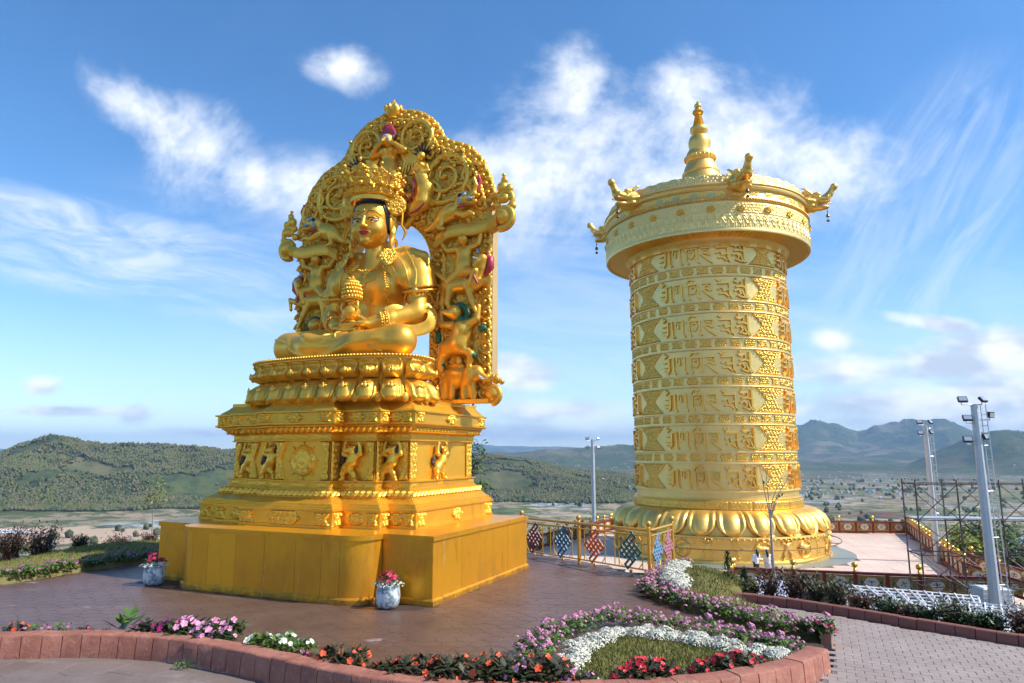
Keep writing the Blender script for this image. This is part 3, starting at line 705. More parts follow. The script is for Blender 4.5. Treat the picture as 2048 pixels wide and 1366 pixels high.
SO = (-5.266, 16.290, 0.); SA = R(-23.6)
ped = thing('statue_pedestal', 'tiered gold pedestal with lion reliefs on a rounded smooth gold plinth', 'pedestal', SO, SA)
PC = -.22
def steps(k): return 3.34-k, 2.52-k, 1.40-k, .93+k, .56+k, .20+k
def sx(q, k):
    """half width -> offset of that step's centre (the steps are a little uneven)"""
    return -.37 if q > 2.9-k else (-.27 if q > 2.-k else -.20)
def redent(k, back=5.0):
    """plan of the stepped pedestal, inset by k, counter-clockwise from above"""
    a, b, c, ta, tb, tc = steps(k); B = back - .35*k
    q = [(-a, ta), (-b, ta), (-b, tb), (-c, tb), (-c, tc), (c, tc), (c, tb), (b, tb), (b, ta), (a, ta), (a, B), (-a, B)]
    return np.array([(x + {a: -.37, b: -.27, c: -.20}[abs(x)], y) for x, y in q])
def build_pedestal():
    # ---- plinth with a bowed front
    def plan(g):
        w, bw, pr, rad = 3.96+g, 2.72+g, -.64-g, .62
        q = [(-w, -g), (-bw, -g)]
        q += [(-bw + rad - rad*math.cos(a), pr + rad - rad*math.sin(a)) for a in np.linspace(0, PI/2, 9)]
        q += [(bw - rad + rad*math.sin(a), pr + rad - rad*math.cos(a)) for a in np.linspace(0, PI/2, 9)]
        q += [(bw, -g), (w, -g), (w, 5.08+g), (-w, 5.08+g)]
        return np.array(q)
    MB().prism(plan(-.02), .02, 1.30).build('plinth_core', PGOLD2, ped, 35)
    MB().prism(plan(.035), 1.285, 1.392).build('plinth_coping', PGOLD2, ped, 35)
    MB().loft([np.c_[plan(.045), np.full(24, 0.)], np.c_[plan(.045), np.full(24, .10)], np.c_[plan(.015), np.full(24, .135)]]).build('plinth_skirting', PGOLD2, ped, 35)
    # cladding sheets with open seams, laid along the plan outline
    P_ = plan(0.); seg = [(P_[0], P_[1])]; runs = []
    def arc(i0, i1): return [tuple(x) for x in P_[i0:i1+1]]
    runs.append([tuple(P_[0]), tuple(P_[1])])
    runs.append(arc(2, 10))
    xs = [-2.10, -1.62, -.78, .06, .92, 1.62, 2.10]
    for a, b in zip(xs[:-1], xs[1:]): runs.append([(a, -.64), (b, -.64)])
    runs.append(arc(11, 19)); runs.append([(2.72, 0), (3.96, 0)])
    for k in range(4): runs.append([(3.96, 5.08*k/4), (3.96, 5.08*(k+1)/4)])
    for k in range(4): runs.append([(-3.96, 5.08*(k+1)/4), (-3.96, 5.08*k/4)])
    for rn in runs:
        p = np.array(rn, float); d0 = (p[1]-p[0])/np.linalg.norm(p[1]-p[0]); d1 = (p[-1]-p[-2])/np.linalg.norm(p[-1]-p[-2])
        p[0] += d0*.0035; p[-1] -= d1*.0035
        t = np.gradient(p, axis=0); t /= np.linalg.norm(t, axis=1)[:, None]; n = np.stack([t[:, 1], -t[:, 0]], 1)
        rings = []
        for q in range(len(p)):
            i_, o_ = p[q] - n[q]*.03, p[q] + n[q]*.004
            rings.append(np.array([(*i_, .13), (*o_, .13), (*o_, 1.29), (*i_, 1.29)]))
        MB().loft(rings).build('cladding_sheet', PGOLD2, ped, 35)
    # ---- stepped tiers: (name, [(inset, z)...])
    T = [('footing_tier', [(.0, 1.385), (.0, 1.45), (.02, 1.46), (.02, 1.77), (-.02, 1.78), (-.02, 1.83), (.05, 1.835)]),
         ('lower_moulding', [(.04, 1.832), (.04, 1.88), (.10, 1.885), (.10, 1.93), (.17, 1.96), (.27, 2.04), (.30, 2.06), (.30, 2.08), (.40, 2.19), (.44, 2.20)]),
         ('lower_band', [(.46, 2.195), (.46, 2.25), (.50, 2.26), (.50, 2.40), (.46, 2.41), (.46, 2.44), (.6, 2.445)]),
         ('dado', [(.60, 2.43), (.60, 3.40)]),
         ('frieze_band', [(.56, 3.385), (.50, 3.395), (.50, 3.42), (.53, 3.43), (.53, 3.565), (.44, 3.59)]),
         ('upper_moulding', [(.47, 3.585), (.46, 3.62), (.35, 3.70), (.30, 3.73), (.30, 3.77)]),
         ('cornice', [(.24, 3.765), (.18, 3.79), (.18, 3.83), (.22, 3.835), (.22, 4.06), (.17, 4.075), (.17, 4.11), (.25, 4.115)]),
         ('top_slope', [(.25, 4.112), (.27, 4.15), (.40, 4.26), (.47, 4.34), (.47, 4.42), (.55, 4.43)])]
    for nm, pr in T:
        MB().loft([np.c_[redent(k), np.full(12, z)] for k, z in pr]).build(nm, PGOLD, ped, 25)
    # ---- helper: place a flat relief on the front (normal -y) or right side (normal +x)
    def on_face(name, me, s, t, z, side=False, sc=(1, 1, 1), parent=ped):
        return link(name, me, None, parent, (s, t, z), (R(90), 0, R(90) if side else 0), sc)
    def rel_mesh(name, *a, **kw):
        v, f = relief(*a, **kw); return make_mesh(name, v, f, PREL, True)
    hexm = [rel_mesh('ornament_panel', 1.0, .34, 60, 24, sh_hex(1.0, .34, .16), .155, .09, 3), rel_mesh('ornament_panel', .62, .30, 40, 22, sh_hex(.62, .30, .2), .15, .09, 5), rel_mesh('ornament_panel', .42, .30, 30, 22, sh_ell(.42, .30), .15, .09, 6)]
    bow = [rel_mesh('ornament_panel', .48, .30, 34, 24, sh_bow(.48, .30, .10), .15, .09, 9), rel_mesh('ornament_panel', .36, .30, 28, 24, sh_bow(.36, .30, .07), .15, .09, 10)]
    for z0, k, sc in ((1.60, .02, 1.0), (3.95, .22, .82)):
        a, b, c, ta, tb, tc = steps(k)
        on_face('ornament_panel', hexm[0] if z0 < 3 else hexm[1], PC, tc-.002, z0, sc=(sc if z0 < 3 else .95, sc, 1))
        for s_ in (-1, 1):
            on_face('ornament_panel', bow[0], PC + s_*(c-.26), tc-.002, z0, sc=(sc, sc, 1))
            on_face('ornament_panel', hexm[2 if z0 < 3 else 1], PC + s_*(c + .42), tb-.002, z0, sc=(sc, sc, 1))
            on_face('ornament_panel', bow[1], -.27 + s_*(b-.20), tb-.002, z0, sc=(sc, sc, 1))
            on_face('ornament_panel', hexm[2], -.33 + s_*(b+.27), ta-.002, z0, sc=(.8, sc, 1))
            on_face('ornament_panel', bow[1], -.37 + s_*(a-.20), ta-.002, z0, sc=(sc, sc, 1))
        # returns of the steps and the right flank
        on_face('ornament_panel', bow[1], -.20 + c + .002, (tb+tc)/2, z0, True, (.8, sc, 1)); on_face('ornament_panel', bow[1], -.27 + b + .002, (ta+tb)/2, z0, True, (.8, sc, 1))
        on_face('ornament_panel', bow[1], -.37 + a + .002, ta + .22, z0, True, (sc, sc, 1)); on_face('ornament_panel', hexm[1], -.37 + a + .002, 2.9, z0, True, (.9, sc, 1)); on_face('ornament_panel', bow[1], -.37 + a + .002, 4.72-.35*k, z0, True, (sc, sc, 1))
    # narrow bands of chased ornament
    nar = [rel_mesh('band_panel', .56, .10, 44, 12, sh_hex(.56, .10, .06), .075, .022, 2), rel_mesh('band_panel', .34, .10, 28, 12, sh_bow(.34, .10, .05), .075, .022, 4)]
    for z0, k in ((2.33, .50), (3.50, .53)):
        a, b, c, ta, tb, tc = steps(k)
        for s, t in ((-c+.2, tc), (0, tc), (c-.2, tc)): on_face('band_panel', nar[1 if s else 0], PC+s, t-.002, z0)
        for s_ in (-1, 1):
            for s in (c+.24, c+.58, c+.92): on_face('band_panel', nar[1], PC + s_*s, tb-.002, z0)
            for s in (b+.18, a-.19): on_face('band_panel', nar[1], -.34 + s_*s, ta-.002, z0, sc=(.9, 1, 1))
        on_face('band_panel', nar[1], -.20+c+.002, (tb+tc)/2, z0, True, (.9, 1, 1)); on_face('band_panel', nar[1], -.27+b+.002, (ta+tb)/2, z0, True, (.9, 1, 1))
        for t in (ta+.2, 2.9, 4.6): on_face('band_panel', nar[1], -.37+a+.002, t, z0, True)
    # ---- rows of curling leaves on the sloping mouldings
    lv = MB()
    for (x0, w) in ((0, 1.),):
        n, m = 7, 7; v = []
        for i in range(m):
            for j in range(n):
                u, q = j/(n-1)-.5, i/(m-1); sw = u + .35*(q-.5)
                v.append((.20*sw*.8, -.02-.05*math.cos(u*PI)*(.6+.4*math.sin(q*PI)) - .03*math.exp(-((u-.15)/.12)**2)*math.sin(q*PI), .13*(q-.5)))
        lv.add(v, [(i*n+j, i*n+j+1, (i+1)*n+j+1, (i+1)*n+j) for i in range(m-1) for j in range(n-1)])
        lv.ball((.03, -.07, 0), (.035, .03, .045), 1)
    lm = lv.mesh('leaf', PREL, 80)
    for z0, k, tilt in ((2.135, .345, -38), (3.675, .39, 40)):
        poly = redent(k)
        for i in range(10):
            p, q = poly[i], poly[(i+1)]; L = np.linalg.norm(q-p); d = (q-p)/L; n = max(1, round(L/.165))
            an = math.atan2(d[1], d[0])
            for j in range(n):
                c = p + d*L*(j+.5)/n
                link('leaf', lm, None, ped, (c[0], c[1], z0), (R(tilt), 0, an), (L/n/.165, 1, 1.15))
    # ---- pilasters framing the recesses of the dado
    k = .60; a, b, c, ta, tb, tc = steps(k)
    def half_hour(w, h, sgn, waist):
        return lambda U, V: np.minimum(h/2-abs(V), (waist + (w-waist)*(abs(V)/(h/2))**1.1) - (w/2 + sgn*U))
    def slab(name, me, s, t, side=False): return on_face(name, me, s, t, 2.915, side)
    hw = .27
    pl = {s_: rel_mesh('pilaster_filigree', hw, .95, 26, 76, half_hour(hw, .95, s_, .12), .15, .085, 7, base=.6) for s_ in (-1, 1)}
    plw = rel_mesh('pilaster_filigree', .30, .95, 26, 76, lambda U, V: np.minimum(.475-abs(V), .15-abs(U))+.01, .15, .07, 17, base=.6)
    for s_ in (-1, 1):
        slab('pilaster_filigree', pl[-s_], -.20 + s_*(c-hw/2), tc-.002)
        slab('pilaster_filigree', pl[-s_], -.27 + s_*(b-hw/2), tb-.002)
        slab('pilaster_filigree', pl[-s_], -.37 + s_*(a-hw/2), ta-.002)
    for s, t in ((c-.20, (tb+tc)/2), (b-.27, (ta+tb)/2), (a-.37, ta+.15), (a-.37, 4.62)): slab('pilaster_filigree', plw, s+.002, t, True)
    # wheel medallion
    wm = MB()
    wm.lathe([(.0, .07), (.05, .085), (.09, .06), (.13, .05), (.16, .065), (.20, .05), (.30, .05), (.33, .075), (.36, .05), (.39, .0)], 40)
    for q in range(24):
        t = 2*PI*q/24; wm.ball((.345*math.cos(t), .345*math.sin(t), .07), .022)
    for q in range(8):
        t = 2*PI*q/8; wm.ball((.245*math.cos(t), .245*math.sin(t), .055), (.045, .045, .03), 2)
        wm.ball((.43*math.cos(t), .43*math.sin(t), .02), .03); wm.ball((.475*math.cos(t), .475*math.sin(t), .02), .02)
    slab('wheel_medallion', wm.mesh('wheel_medallion', PREL, 50), -.2, tc+.001).scale = (.95, 1, 1)
    # ---- lions with raised paws
    def lion(X, Y, Z):    # in the x-z plane, relief toward -y, origin at the centre of a .95 high panel
        d = e_chain(X, Y, Z, [(-.10, -.06, -.16, .13), (.05, -.09, -.02, .125), (.08, -.10, .10, .12)], .1)
        d = su(d, e_ell(X, Y, Z, (-.13, -.06, -.19), (.14, .11, .13)), .06)
        d = su(d, e_ball(X, Y, Z, (.06, -.15, .26), .105), .04)
        d = su(d, e_cap(X, Y, Z, (.0, -.20, .25), (-.07, -.24, .24), .06, .045), .04)
        for s_, ex in ((-1, -.20), (1, .30)):
            d = su(d, e_chain(X, Y, Z, [(.07+.10*s_, -.09, .12, .07), (ex, -.12, .16, .055), (ex - .03*s_, -.10, .34, .045), (ex-.06*s_, -.12, .43, .045)]), .03)
        d = su(d, e_chain(X, Y, Z, [(-.17, -.08, -.22, .10), (-.22, -.12, -.32, .065), (-.20, -.10, -.43, .045), (-.26, -.15, -.455, .04)]), .03)
        d = su(d, e_chain(X, Y, Z, [(-.02, -.08, -.22, .09), (.10, -.12, -.30, .065), (.14, -.10, -.42, .05), (.20, -.16, -.455, .045)]), .03)
        for s_ in (-1, 1): d = su(d, e_ball(X, Y, Z, (.06+.09*s_, -.14, .34), .035), .02)
        return d
    lme = sdf_mesh('lion_relief', lion, (-.42, -.36, -.52), (.45, .06, .52), .021, PREL)
    mane = MB()
    for q in range(26):
        t = R(-30 + 240*q/25); mane.ball((.07 - .13*math.cos(t)*.95, -.09, .24 - .15*math.sin(t)*1.0), (.055, .075, .07), 1)
    mane.ball((.08, -.10, .11), (.11, .10, .09), 2); mane.ball((.08, -.05, .25), (.14, .06, .14), 2)
    tail = MB()
    tail.ball((-.27, -.05, .02), (.08, .05, .10), 2).ball((-.31, -.05, -.06), (.06, .05, .07), 2).tube([(-.24, -.05, -.2), (-.30, -.05, -.1), (-.28, -.05, .0)], .02, 6)
    mane, tail = mane.mesh('mane', MANE, 70), tail.mesh('tail', MANE, 70)
    mid1, mid2 = (c + b - hw)/2 + .02, (b + a - hw)/2 + .04
    for s, t, side in ((-mid1-.02, tb, 0), (mid1-.02, tb, 0), (-mid2-.1, ta, 0), (mid2-.1, ta, 0), (a, 2.9, 1)):
        o = link('lion_relief', lme, None, ped, (PC+s, t, 2.915) if not side else (a-.37, 2.9, 2.915), (0, 0, R(90) if side else 0), (.98, 1, 1))
        link('mane', mane, None, o); link('tail', tail, None, o)
build_pedestal()

# ------------------------------------------------------------------ lotus throne
SGOLD = stain_gold('statue_gold_paint', (1.0, .555, .07), .39, .66, .28, (.62, .29, .03))
SREL = gold_mat('statue_gold_relief', (1.0, .575, .075), .38, .66, .25, .15, 5., (.40, .19, .02), .4)
lotus = thing('lotus_throne', 'gold double row lotus seat between the seated statue and its pedestal', 'lotus seat', tuple(Vector(SO) + Matrix.Rotation(SA, 3, 'Z') @ Vector((-.05, 1.95, 4.43))), SA)
def build_lotus():
    def sup(a, b, n, p=2.5):
        t = np.linspace(0, 2*PI, 4000, endpoint=False); c, s = np.cos(t), np.sin(t)
        q = np.stack([a*np.sign(c)*abs(c)**(2/p), b*np.sign(s)*abs(s)**(2/p)], 1)
        L = np.r_[0, np.cumsum(np.linalg.norm(np.diff(np.r_[q, q[:1]], axis=0), axis=1))]
        k = np.interp(np.linspace(0, L[-1], n, endpoint=False), L, np.arange(4001)); return np.stack([np.interp(k, np.arange(4001), np.r_[q[:, i], q[:1, i]]) for i in (0, 1)], 1)
    rings = [(2.56, 1.18, -.06), (2.60, 1.22, .0), (2.52, 1.14, .14), (2.40, 1.04, .40), (2.34, .98, .50), (2.40, 1.02, .64), (2.54, 1.17, .92), (2.60, 1.24, .96), (2.60, 1.24, 1.06), (2.5, 1.14, 1.08)]
    MB().loft([np.c_[sup(a, b, 96), np.full(96, z)] for a, b, z in rings]).build('seat_core', SGOLD, lotus, 40)
    # one petal: local x across, y outward, from its root at the waist (q=0) to its tip (q=1)
    def petal(h, w, up):
        n, m = 19, 15; v = []
        for i in range(m):
            q = i/(m-1)
            wd = w*(.80 + .24*math.sin(min(1, q*1.5)*PI/2)) * (1 if q < .66 else (max(0.0, 1-((q-.66)/.345)**2.2))**.5)
            out = (.13*math.sin(min(1, q/.45)*PI/2) + .06*max(0, q-.6)/.4) if up else (.10*math.sin(min(1, q/.5)*PI/2) + .24*q**1.5)
            for j in range(n):
                u = 2*j/(n-1)-1; x = abs(u)
                bulge = (.27*(1-x**2.2)*math.exp(-((q-.28)/.28)**2) if up else .25*(1-x**2.2)*math.sin(min(1, q*1.05)*PI)**.6)
                rim = .06*math.exp(-((x-.82)/.10)**2) + .06*math.exp(-((q-.84)/.08)**2)*(x < .86)
                gro = -.04*math.exp(-((x-.62)/.07)**2)
                v.append((u*wd/2, out + bulge + (rim+gro)*min(1, q*4) - (.06 if x > .97 or i == m-1 else 0), h*q if up else -h*q))
        f = [(i*n+j, i*n+j+1, (i+1)*n+j+1, (i+1)*n+j) for i in range(m-1) for j in range(n-1)]
        if up: f = [q[::-1] for q in f]
        return v, f
    def boss(h, up):
        mb = MB(); s = 1 if up else -1
        for (x, z, r) in ((0, .40, .085), (-.09, .36, .05), (.09, .36, .05), (0, .55, .05), (-.06, .50, .04), (.06, .50, .04), (0, .27, .04)):
            mb.ball((x, .36 + .04*(not up), s*h*(z if not up else z*.75)), (r, r*.55, r), 1)
        return mb
    lo = make_mesh('lower_petal', *petal(.60, .64, False), SGOLD, True); up_ = make_mesh('upper_petal', *petal(.50, .62, True), SGOLD, True)
    b1, b2 = boss(.60, False).mesh('petal_boss', SREL, 70), boss(.50, True).mesh('petal_boss', SREL, 70)
    N = 22
    for nm, me, bme, a, b, z, off in (('lower_petal', lo, b1, 2.36, 1.0, .50, 0), ('upper_petal', up_, b2, 2.38, 1.0, .50, .0)):
        pts = sup(a, b, N*2)
        for k in range(N):
            i = (2*k + 1) % (2*N); p, pn, pp = pts[i], pts[(i+1) % (2*N)], pts[i-1]; d = pn - pp; an = math.atan2(d[1], d[0])
            w = np.linalg.norm(pts[(i+1) % (2*N)] - pts[i-1])
            zz = z
            o = link(nm, me, None, lotus, (p[0], p[1], zz), (0, 0, an + PI), (w/.60*.99, 1, 1)); o.rotation_euler = (0, 0, an + PI)
            link('petal_boss', bme, None, o)
        # leaf tips showing between the petals
        for k in range(N):
            i = 2*k; p, d = pts[i], pts[(i+1) % (2*N)] - pts[i-1]; an = math.atan2(d[1], d[0]); nrm = np.array([d[1], -d[0]]); nrm /= np.linalg.norm(nrm)
            q = p + nrm*(.30 if nm == 'lower_petal' else .12)
            tip = MB().ball((0, 0, 0), (.09, .05, .13), 2) if k == 0 else None
            if k == 0: tm_ = tip.mesh('leaf_tip', SGOLD, 70)
            link('leaf_tip', tm_, None, lotus, (q[0], q[1], .0 if nm == 'lower_petal' else .93), (0, 0, an))
    mb = MB()
    for p in sup(2.63, 1.27, 150): mb.ball((p[0], p[1], 1.03), .043, 1)
    tag(mb.build('bead_rim', SREL, lotus, 70), kind='stuff')
build_lotus()
# ------------------------------------------------------------------ seated statue
BLACK = material('black_paint', base=(.012, .012, .018), rough=.3)
WHITEP = material('white_eye_paint', base=(.66, .64, .56), rough=.35)
REDP = material('red_lip_paint', base=(.50, .03, .035), rough=.35)
BROWP = material('brow_line_paint', base=(.20, .11, .02), rough=.5)
def loc_s(x, y, z): return tuple(Vector(SO) + Matrix.Rotation(SA, 3, 'Z') @ Vector((x, y, z)))
bud = thing('seated_statue', 'gold cross legged crowned statue with red lips seated on the lotus', 'statue', loc_s(.1, 2.6, 5.5), SA)
def body_sdf(X, Y, Z, cloth=True):
    d = e_ell(X, Y, Z, (0, .42, .55), (1.02, .75, .62))
    for s in (-1, 1):
        d = su(d, e_chain(X, Y, Z, [(.5*s, .25, .5, .52), (1.25*s, -.35, .47, .48), (1.76*s, -.82, .43, .43)], .15), .2)
        d = su(d, e_chain(X, Y, Z, [(1.74*s, -.86, .40, .41), (.75*s, -1.22, .34, .33), (-.2*s, -1.2, .30, .25)], .1), .1)
    d = su(d, e_ell(X, Y, Z, (0, -.75, .35), (1.0, .5, .36)), .2)
    legs = d; XL, YL = X, Y
    X, Y = X/.87, Y - .38
    d = su(legs, e_ell(X, Y, Z, (0, .28, 1.2), (.84, .58, .85)), .2)
    d = su(d, e_ell(X, Y, Z, (0, .32, 2.2), (1.16, .66, .80)), .25)
    d = su(d, e_cap(X, Y, Z, (-1.12, .36, 2.84), (1.12, .36, 2.84), .43), .25)
    for s in (-1, 1): d = su(d, e_ell(X, Y, Z, (.48*s, -.10, 2.25), (.55, .30, .42)), .25)      # breast
    d = su(d, e_cap(X, Y, Z, (0, .33, 2.8), (0, .22, 3.55), .46, .39), .22)
    for s in (-1, 1):
        d = su(d, e_chain(X, Y, Z, [(1.30*s, .38, 2.62, .40), (1.55*s, .32, 2.0, .36), (1.66*s, .16, 1.44, .31)], .1), .12)
        d = su(d, e_chain(X, Y, Z, [(1.66*s, .14, 1.42, .30), (1.1*s, -.45, 1.16, .26), (.66*s, -.76, 1.04, .18)], .08), .08)
    # robe folds: gentle waves over the crossed legs
    X, Y = XL, YL
    w = np.clip((1.0 - Z)*3, 0, 1)*np.clip((-Y-.1)*2, 0, 1)*np.clip((1.65-abs(X))*3, 0, 1)
    ph = np.hypot(X*np.where(X > 0, .8, 1.) + .15, (Z-1.1)*1.5)*8 + np.sin(X*2.2)*1.2
    d = d - w*.065*np.maximum(0, np.cos(ph))**1.5
    # hands resting one on the other
    X, Y = X/.9, Y - .42
    d = su(d, e_ell(X, Y, Z, (.42, -.92, 1.00), (.28, .22, .10)), .06); d = su(d, e_ell(X, Y, Z, (-.42, -.92, .92), (.28, .22, .10)), .06)
    for k in range(4):
        y = -.76 - .105*k; L = (.0, .06, .03, -.06)[k]
        d = su(d, e_chain(X, Y, Z, [(.30, y, 1.0, .062), (-.02, y-.04, .97, .058), (-.30-L, y-.05, .985, .048)]), .012)
        d = su(d, e_chain(X, Y, Z, [(-.30, y, .88, .062), (.02, y-.02, .85, .058), (.34+L, y-.03, .86, .048)]), .012)
    for s in (-1, 1): d = su(d, e_chain(X, Y, Z, [(.48*s, -.82, 1.08, .075), (.30*s, -.86, 1.20, .062), (.10*s, -.90, 1.25, .05)]), .02)
    if cloth:
        for s in (-1, 1):     # short sleeves with a slanted hem
            q = e_chain(X, Y, Z, [(1.12*s, .40, 2.90, .47), (1.44*s, .38, 2.58, .48), (1.60*s, .32, 2.02, .49)], .1)
            q = q - .018*np.maximum(0, np.cos(14*(Y + .4*X*s)))*np.clip((2.7-Z)*2, 0, 1)
            q = np.maximum(q, 2.10 + .25*(Y) - Z); d = su(d, q, .02)
            c = e_cap(X, Y, Z, (.75*s, .15, 2.78), (1.2*s, .1, 2.45), .46, .40); c = np.maximum(c, 2.28 + .7*(1.0 - X*s)*1.2 - Z); d = su(d, c, .03)
            sh = e_chain(X, Y, Z, [(.58*s, .12, 3.18, .20), (1.05*s, .22, 3.26, .17), (1.62*s, .36, 3.12, .13), (1.80*s, .36, 2.9, .08)]); d = su(d, sh, .06)
        d = su(d, e_chain(X, Y, Z, [(-.85, -.45, .92, .10), (0, -.62, .90, .10), (.85, -.45, .92, .10)]), .12)    # girdle
    return np.maximum(d, -Z)
def build_buddha():
    me = sdf_mesh('body', body_sdf, (-2.4, -1.75, -.04), (2.4, 1.2, 3.7), .036, SGOLD)
    link('body', me, None, bud)
    # ---- head
    def head(X, Y, Z):
        d = e_ell(X, Y, Z, (0, .18, 4.22), (.54, .62, .80))
        d = su(d, e_ell(X, Y, Z, (0, .02, 3.82), (.44, .48, .46)), .15)
        d = su(d, e_ball(X, Y, Z, (0, -.34, 3.50), .13), .16)
        for s in (-1, 1):
            d = su(d, e_ball(X, Y, Z, (.23*s, -.20, 3.84), .25), .12)
            d = ss(d, e_ell(X, Y, Z, (.23*s, -.55, 4.09), (.17, .13, .085)), .08)
            d = su(d, e_chain(X, Y, Z, [(.05*s, -.47, 4.22, .035), (.16*s, -.49, 4.29, .03), (.30*s, -.43, 4.29, .028), (.44*s, -.28, 4.20, .022)]), .05)
            d = su(d, e_chain(X, Y, Z, [(.09*s, -.43, 4.07, .02), (.17*s, -.485, 4.13, .028), (.27*s, -.46, 4.13, .026), (.39*s, -.34, 4.08, .016)]), .03)
            d = su(d, e_chain(X, Y, Z, [(.10*s, -.44, 4.03, .016), (.22*s, -.475, 3.99, .02), (.37*s, -.36, 4.05, .014)]), .03)
            d = su(d, e_ball(X, Y, Z, (.075*s, -.525, 3.86), .055), .03)
            # long-lobed ears
            e = e_chain(X, Y, Z, [(.55*s, .10, 4.30, .07), (.63*s, .22, 4.24, .08), (.64*s, .26, 4.02, .07), (.60*s, .16, 3.80, .08), (.59*s, .14, 3.52, .085)], .03)
            e = su(e, e_ell(X, Y, Z, (.57*s, .13, 4.06), (.06, .12, .24)), .03); d = su(d, e, .03)
        d = su(d, e_chain(X, Y, Z, [(0, -.46, 4.22, .045), (0, -.55, 4.02, .06), (0, -.61, 3.88, .075)]), .06)
        d = su(d, e_ell(X, Y, Z, (0, -.45, 3.70), (.17, .07, .05)), .05); d = su(d, e_ell(X, Y, Z, (0, -.43, 3.63), (.13, .07, .045)), .04)
        return d
    H = link('head', sdf_mesh('head', head, (-.8, -.8, 3.3), (.8, .9, 5.1), .021, SGOLD), None, bud, (-.03, .40, 0), (R(3), 0, R(13)))
    for s in (-1, 1):
        e = link('eye', MB().ball((.235*s, -.378, 4.055), (.145, .085, .046), 3).mesh('eye', WHITEP, 80), None, H)
        link('pupil', MB().ball((.21*s, -.43, 4.045), (.048, .04, .036), 2).mesh('pupil', BLACK, 80), None, H)
        link('eye_line', MB().tube([(.09*s, -.455, 4.06), (.17*s, -.505, 4.115), (.27*s, -.48, 4.115), (.40*s, -.345, 4.08)], [.008, .014, .014, .006], 6).mesh('eye_line', BLACK, 80), None, H)
        link('eyebrow', MB().tube([(.06*s, -.50, 4.24), (.16*s, -.52, 4.315), (.30*s, -.455, 4.31), (.45*s, -.30, 4.20)], [.008, .015, .014, .006], 6).mesh('eyebrow', BROWP, 80), None, H)
    lp = MB(); lp.ball((-.065, -.505, 3.715), (.10, .035, .032), 2).ball((.065, -.505, 3.715), (.10, .035, .032), 2)
    lp.ball((0, -.497, 3.655), (.115, .04, .034), 2)
    lp.tube([(-.17, -.44, 3.70), (-.08, -.52, 3.685), (0, -.53, 3.682), (.08, -.52, 3.685), (.17, -.44, 3.70)], [.012, .02, .02, .02, .012], 6)
    link('lips', lp.mesh('lips', REDP, 80), None, H)
    link('urna', MB().ball((0, -.50, 4.34), .028, 2).mesh('urna', SREL, 80), None, H)
    def hair(X, Y, Z):
        d = e_ell(X, Y, Z, (0, .18, 4.22), (.575, .655, .83))
        cut = np.minimum(4.56 - Z, np.maximum(-.16 + .20*np.clip(4.5-Z, 0, 1) - Y, 3.78 - Z))
        return np.maximum(np.maximum(d, cut), np.maximum(Z-4.74, Y-.36))
    link('hair', sdf_mesh('hair', hair, (-.66, -.62, 3.7), (.66, .5, 4.8), .024, BLACK), None, H)
    # ---- crown
    cr = MB(); n = 48
    for a, b, z0, z1 in ((.60, .68, 4.66, 4.80),):
        ring = lambda k, z: np.array([((a+k)*math.sin(t), .16 - (b+k)*math.cos(t), z) for t in np.linspace(0, 2*PI, n, endpoint=False)])
        cr.loft([ring(0, z0), ring(.03, z0+.01), ring(.035, z1-.02), ring(.0, z1), ring(-.06, z1)], False)
    C = link('crown', cr.mesh('crown_band', SREL, 40), None, bud, (-.03, .40, 0), (R(3), 0, R(13)))
    bd = MB()
    for k in range(44):
        t = 2*PI*k/44; bd.ball((.64*math.sin(t), .16-.72*math.cos(t), 4.83), .035)
    tag(link('crown_beads', bd.mesh('crown_beads', SREL, 70), None, C), kind='stuff')
    shape = lambda U, V: np.minimum(.30 - .12*np.clip((V+.42)/.84, 0, 1) + .05*np.sin((V+.42)*9) - abs(U), np.minimum(V+.42, .46 - V - abs(U)*.9))
    vf = relief(.66, .92, 44, 60, shape, .17, .13, 21, base=.45)
    for k, deg in enumerate((-150, -112, -75, -38, 0, 38, 75, 112, 150)):
        a = R(deg); v = vf[0]; sc = 1.12 if deg == 0 else 1.
        tilt = .26; r = np.array([.62*math.sin(a), .16 - .70*math.cos(a)]); t_ = np.array([math.cos(a), math.sin(a)]); nn = np.array([math.sin(a), -math.cos(a)])
        hh = v[:, 1] + .42
        for back in (0, 1):
            pass
        P = r[None] + v[:, :1]*t_[None]*sc + (hh*tilt + v[:, 2])[:, None]*nn[None]
        front = np.c_[P, 4.80 + hh*.84*sc]
        Pb = r[None] + v[:, :1]*t_[None]*sc + (hh*tilt - .03)[:, None]*nn[None]
        m = len(v); f = vf[1]
        link('crown_leaf', make_mesh('crown_leaf', np.vstack([front, np.c_[Pb, 4.80 + hh*.84*sc]]), np.vstack([f, f[:, ::-1] + m]), SREL, True), None, C)
        b = MB(); c0 = r + nn*.24
        b.ball((c0[0], c0[1], 5.04), .085, 2); top = r + nn*.28; b.ball((top[0], top[1], 4.80 + .80*sc), .06, 2)
        for s in (-1, 1): q = r + nn*.26 + t_*.22*s; b.ball((q[0], q[1], 5.32), .055, 2); q = r + nn*.2 + t_*.27*s; b.ball((q[0], q[1], 5.0), .05, 2)
        tag(link('crown_jewel', b.mesh('crown_jewel', SGOLD, 70), None, C), kind='stuff')
    tk = MB().lathe([(.50, 4.7), (.46, 5.0), (.36, 5.3), (.30, 5.42), (.30, 5.5), (.22, 5.6), (.16, 5.68), (.18, 5.75), (.10, 5.86), (.0, 5.95)], 24, (0, .2, 0))
    link('topknot', tk.mesh('topknot', SREL, 50), None, C)
    # rosettes beside the ears with hanging ornaments
    rv = relief(.62, .62, 40, 40, sh_ell(.62, .62), .2, .10, 14)
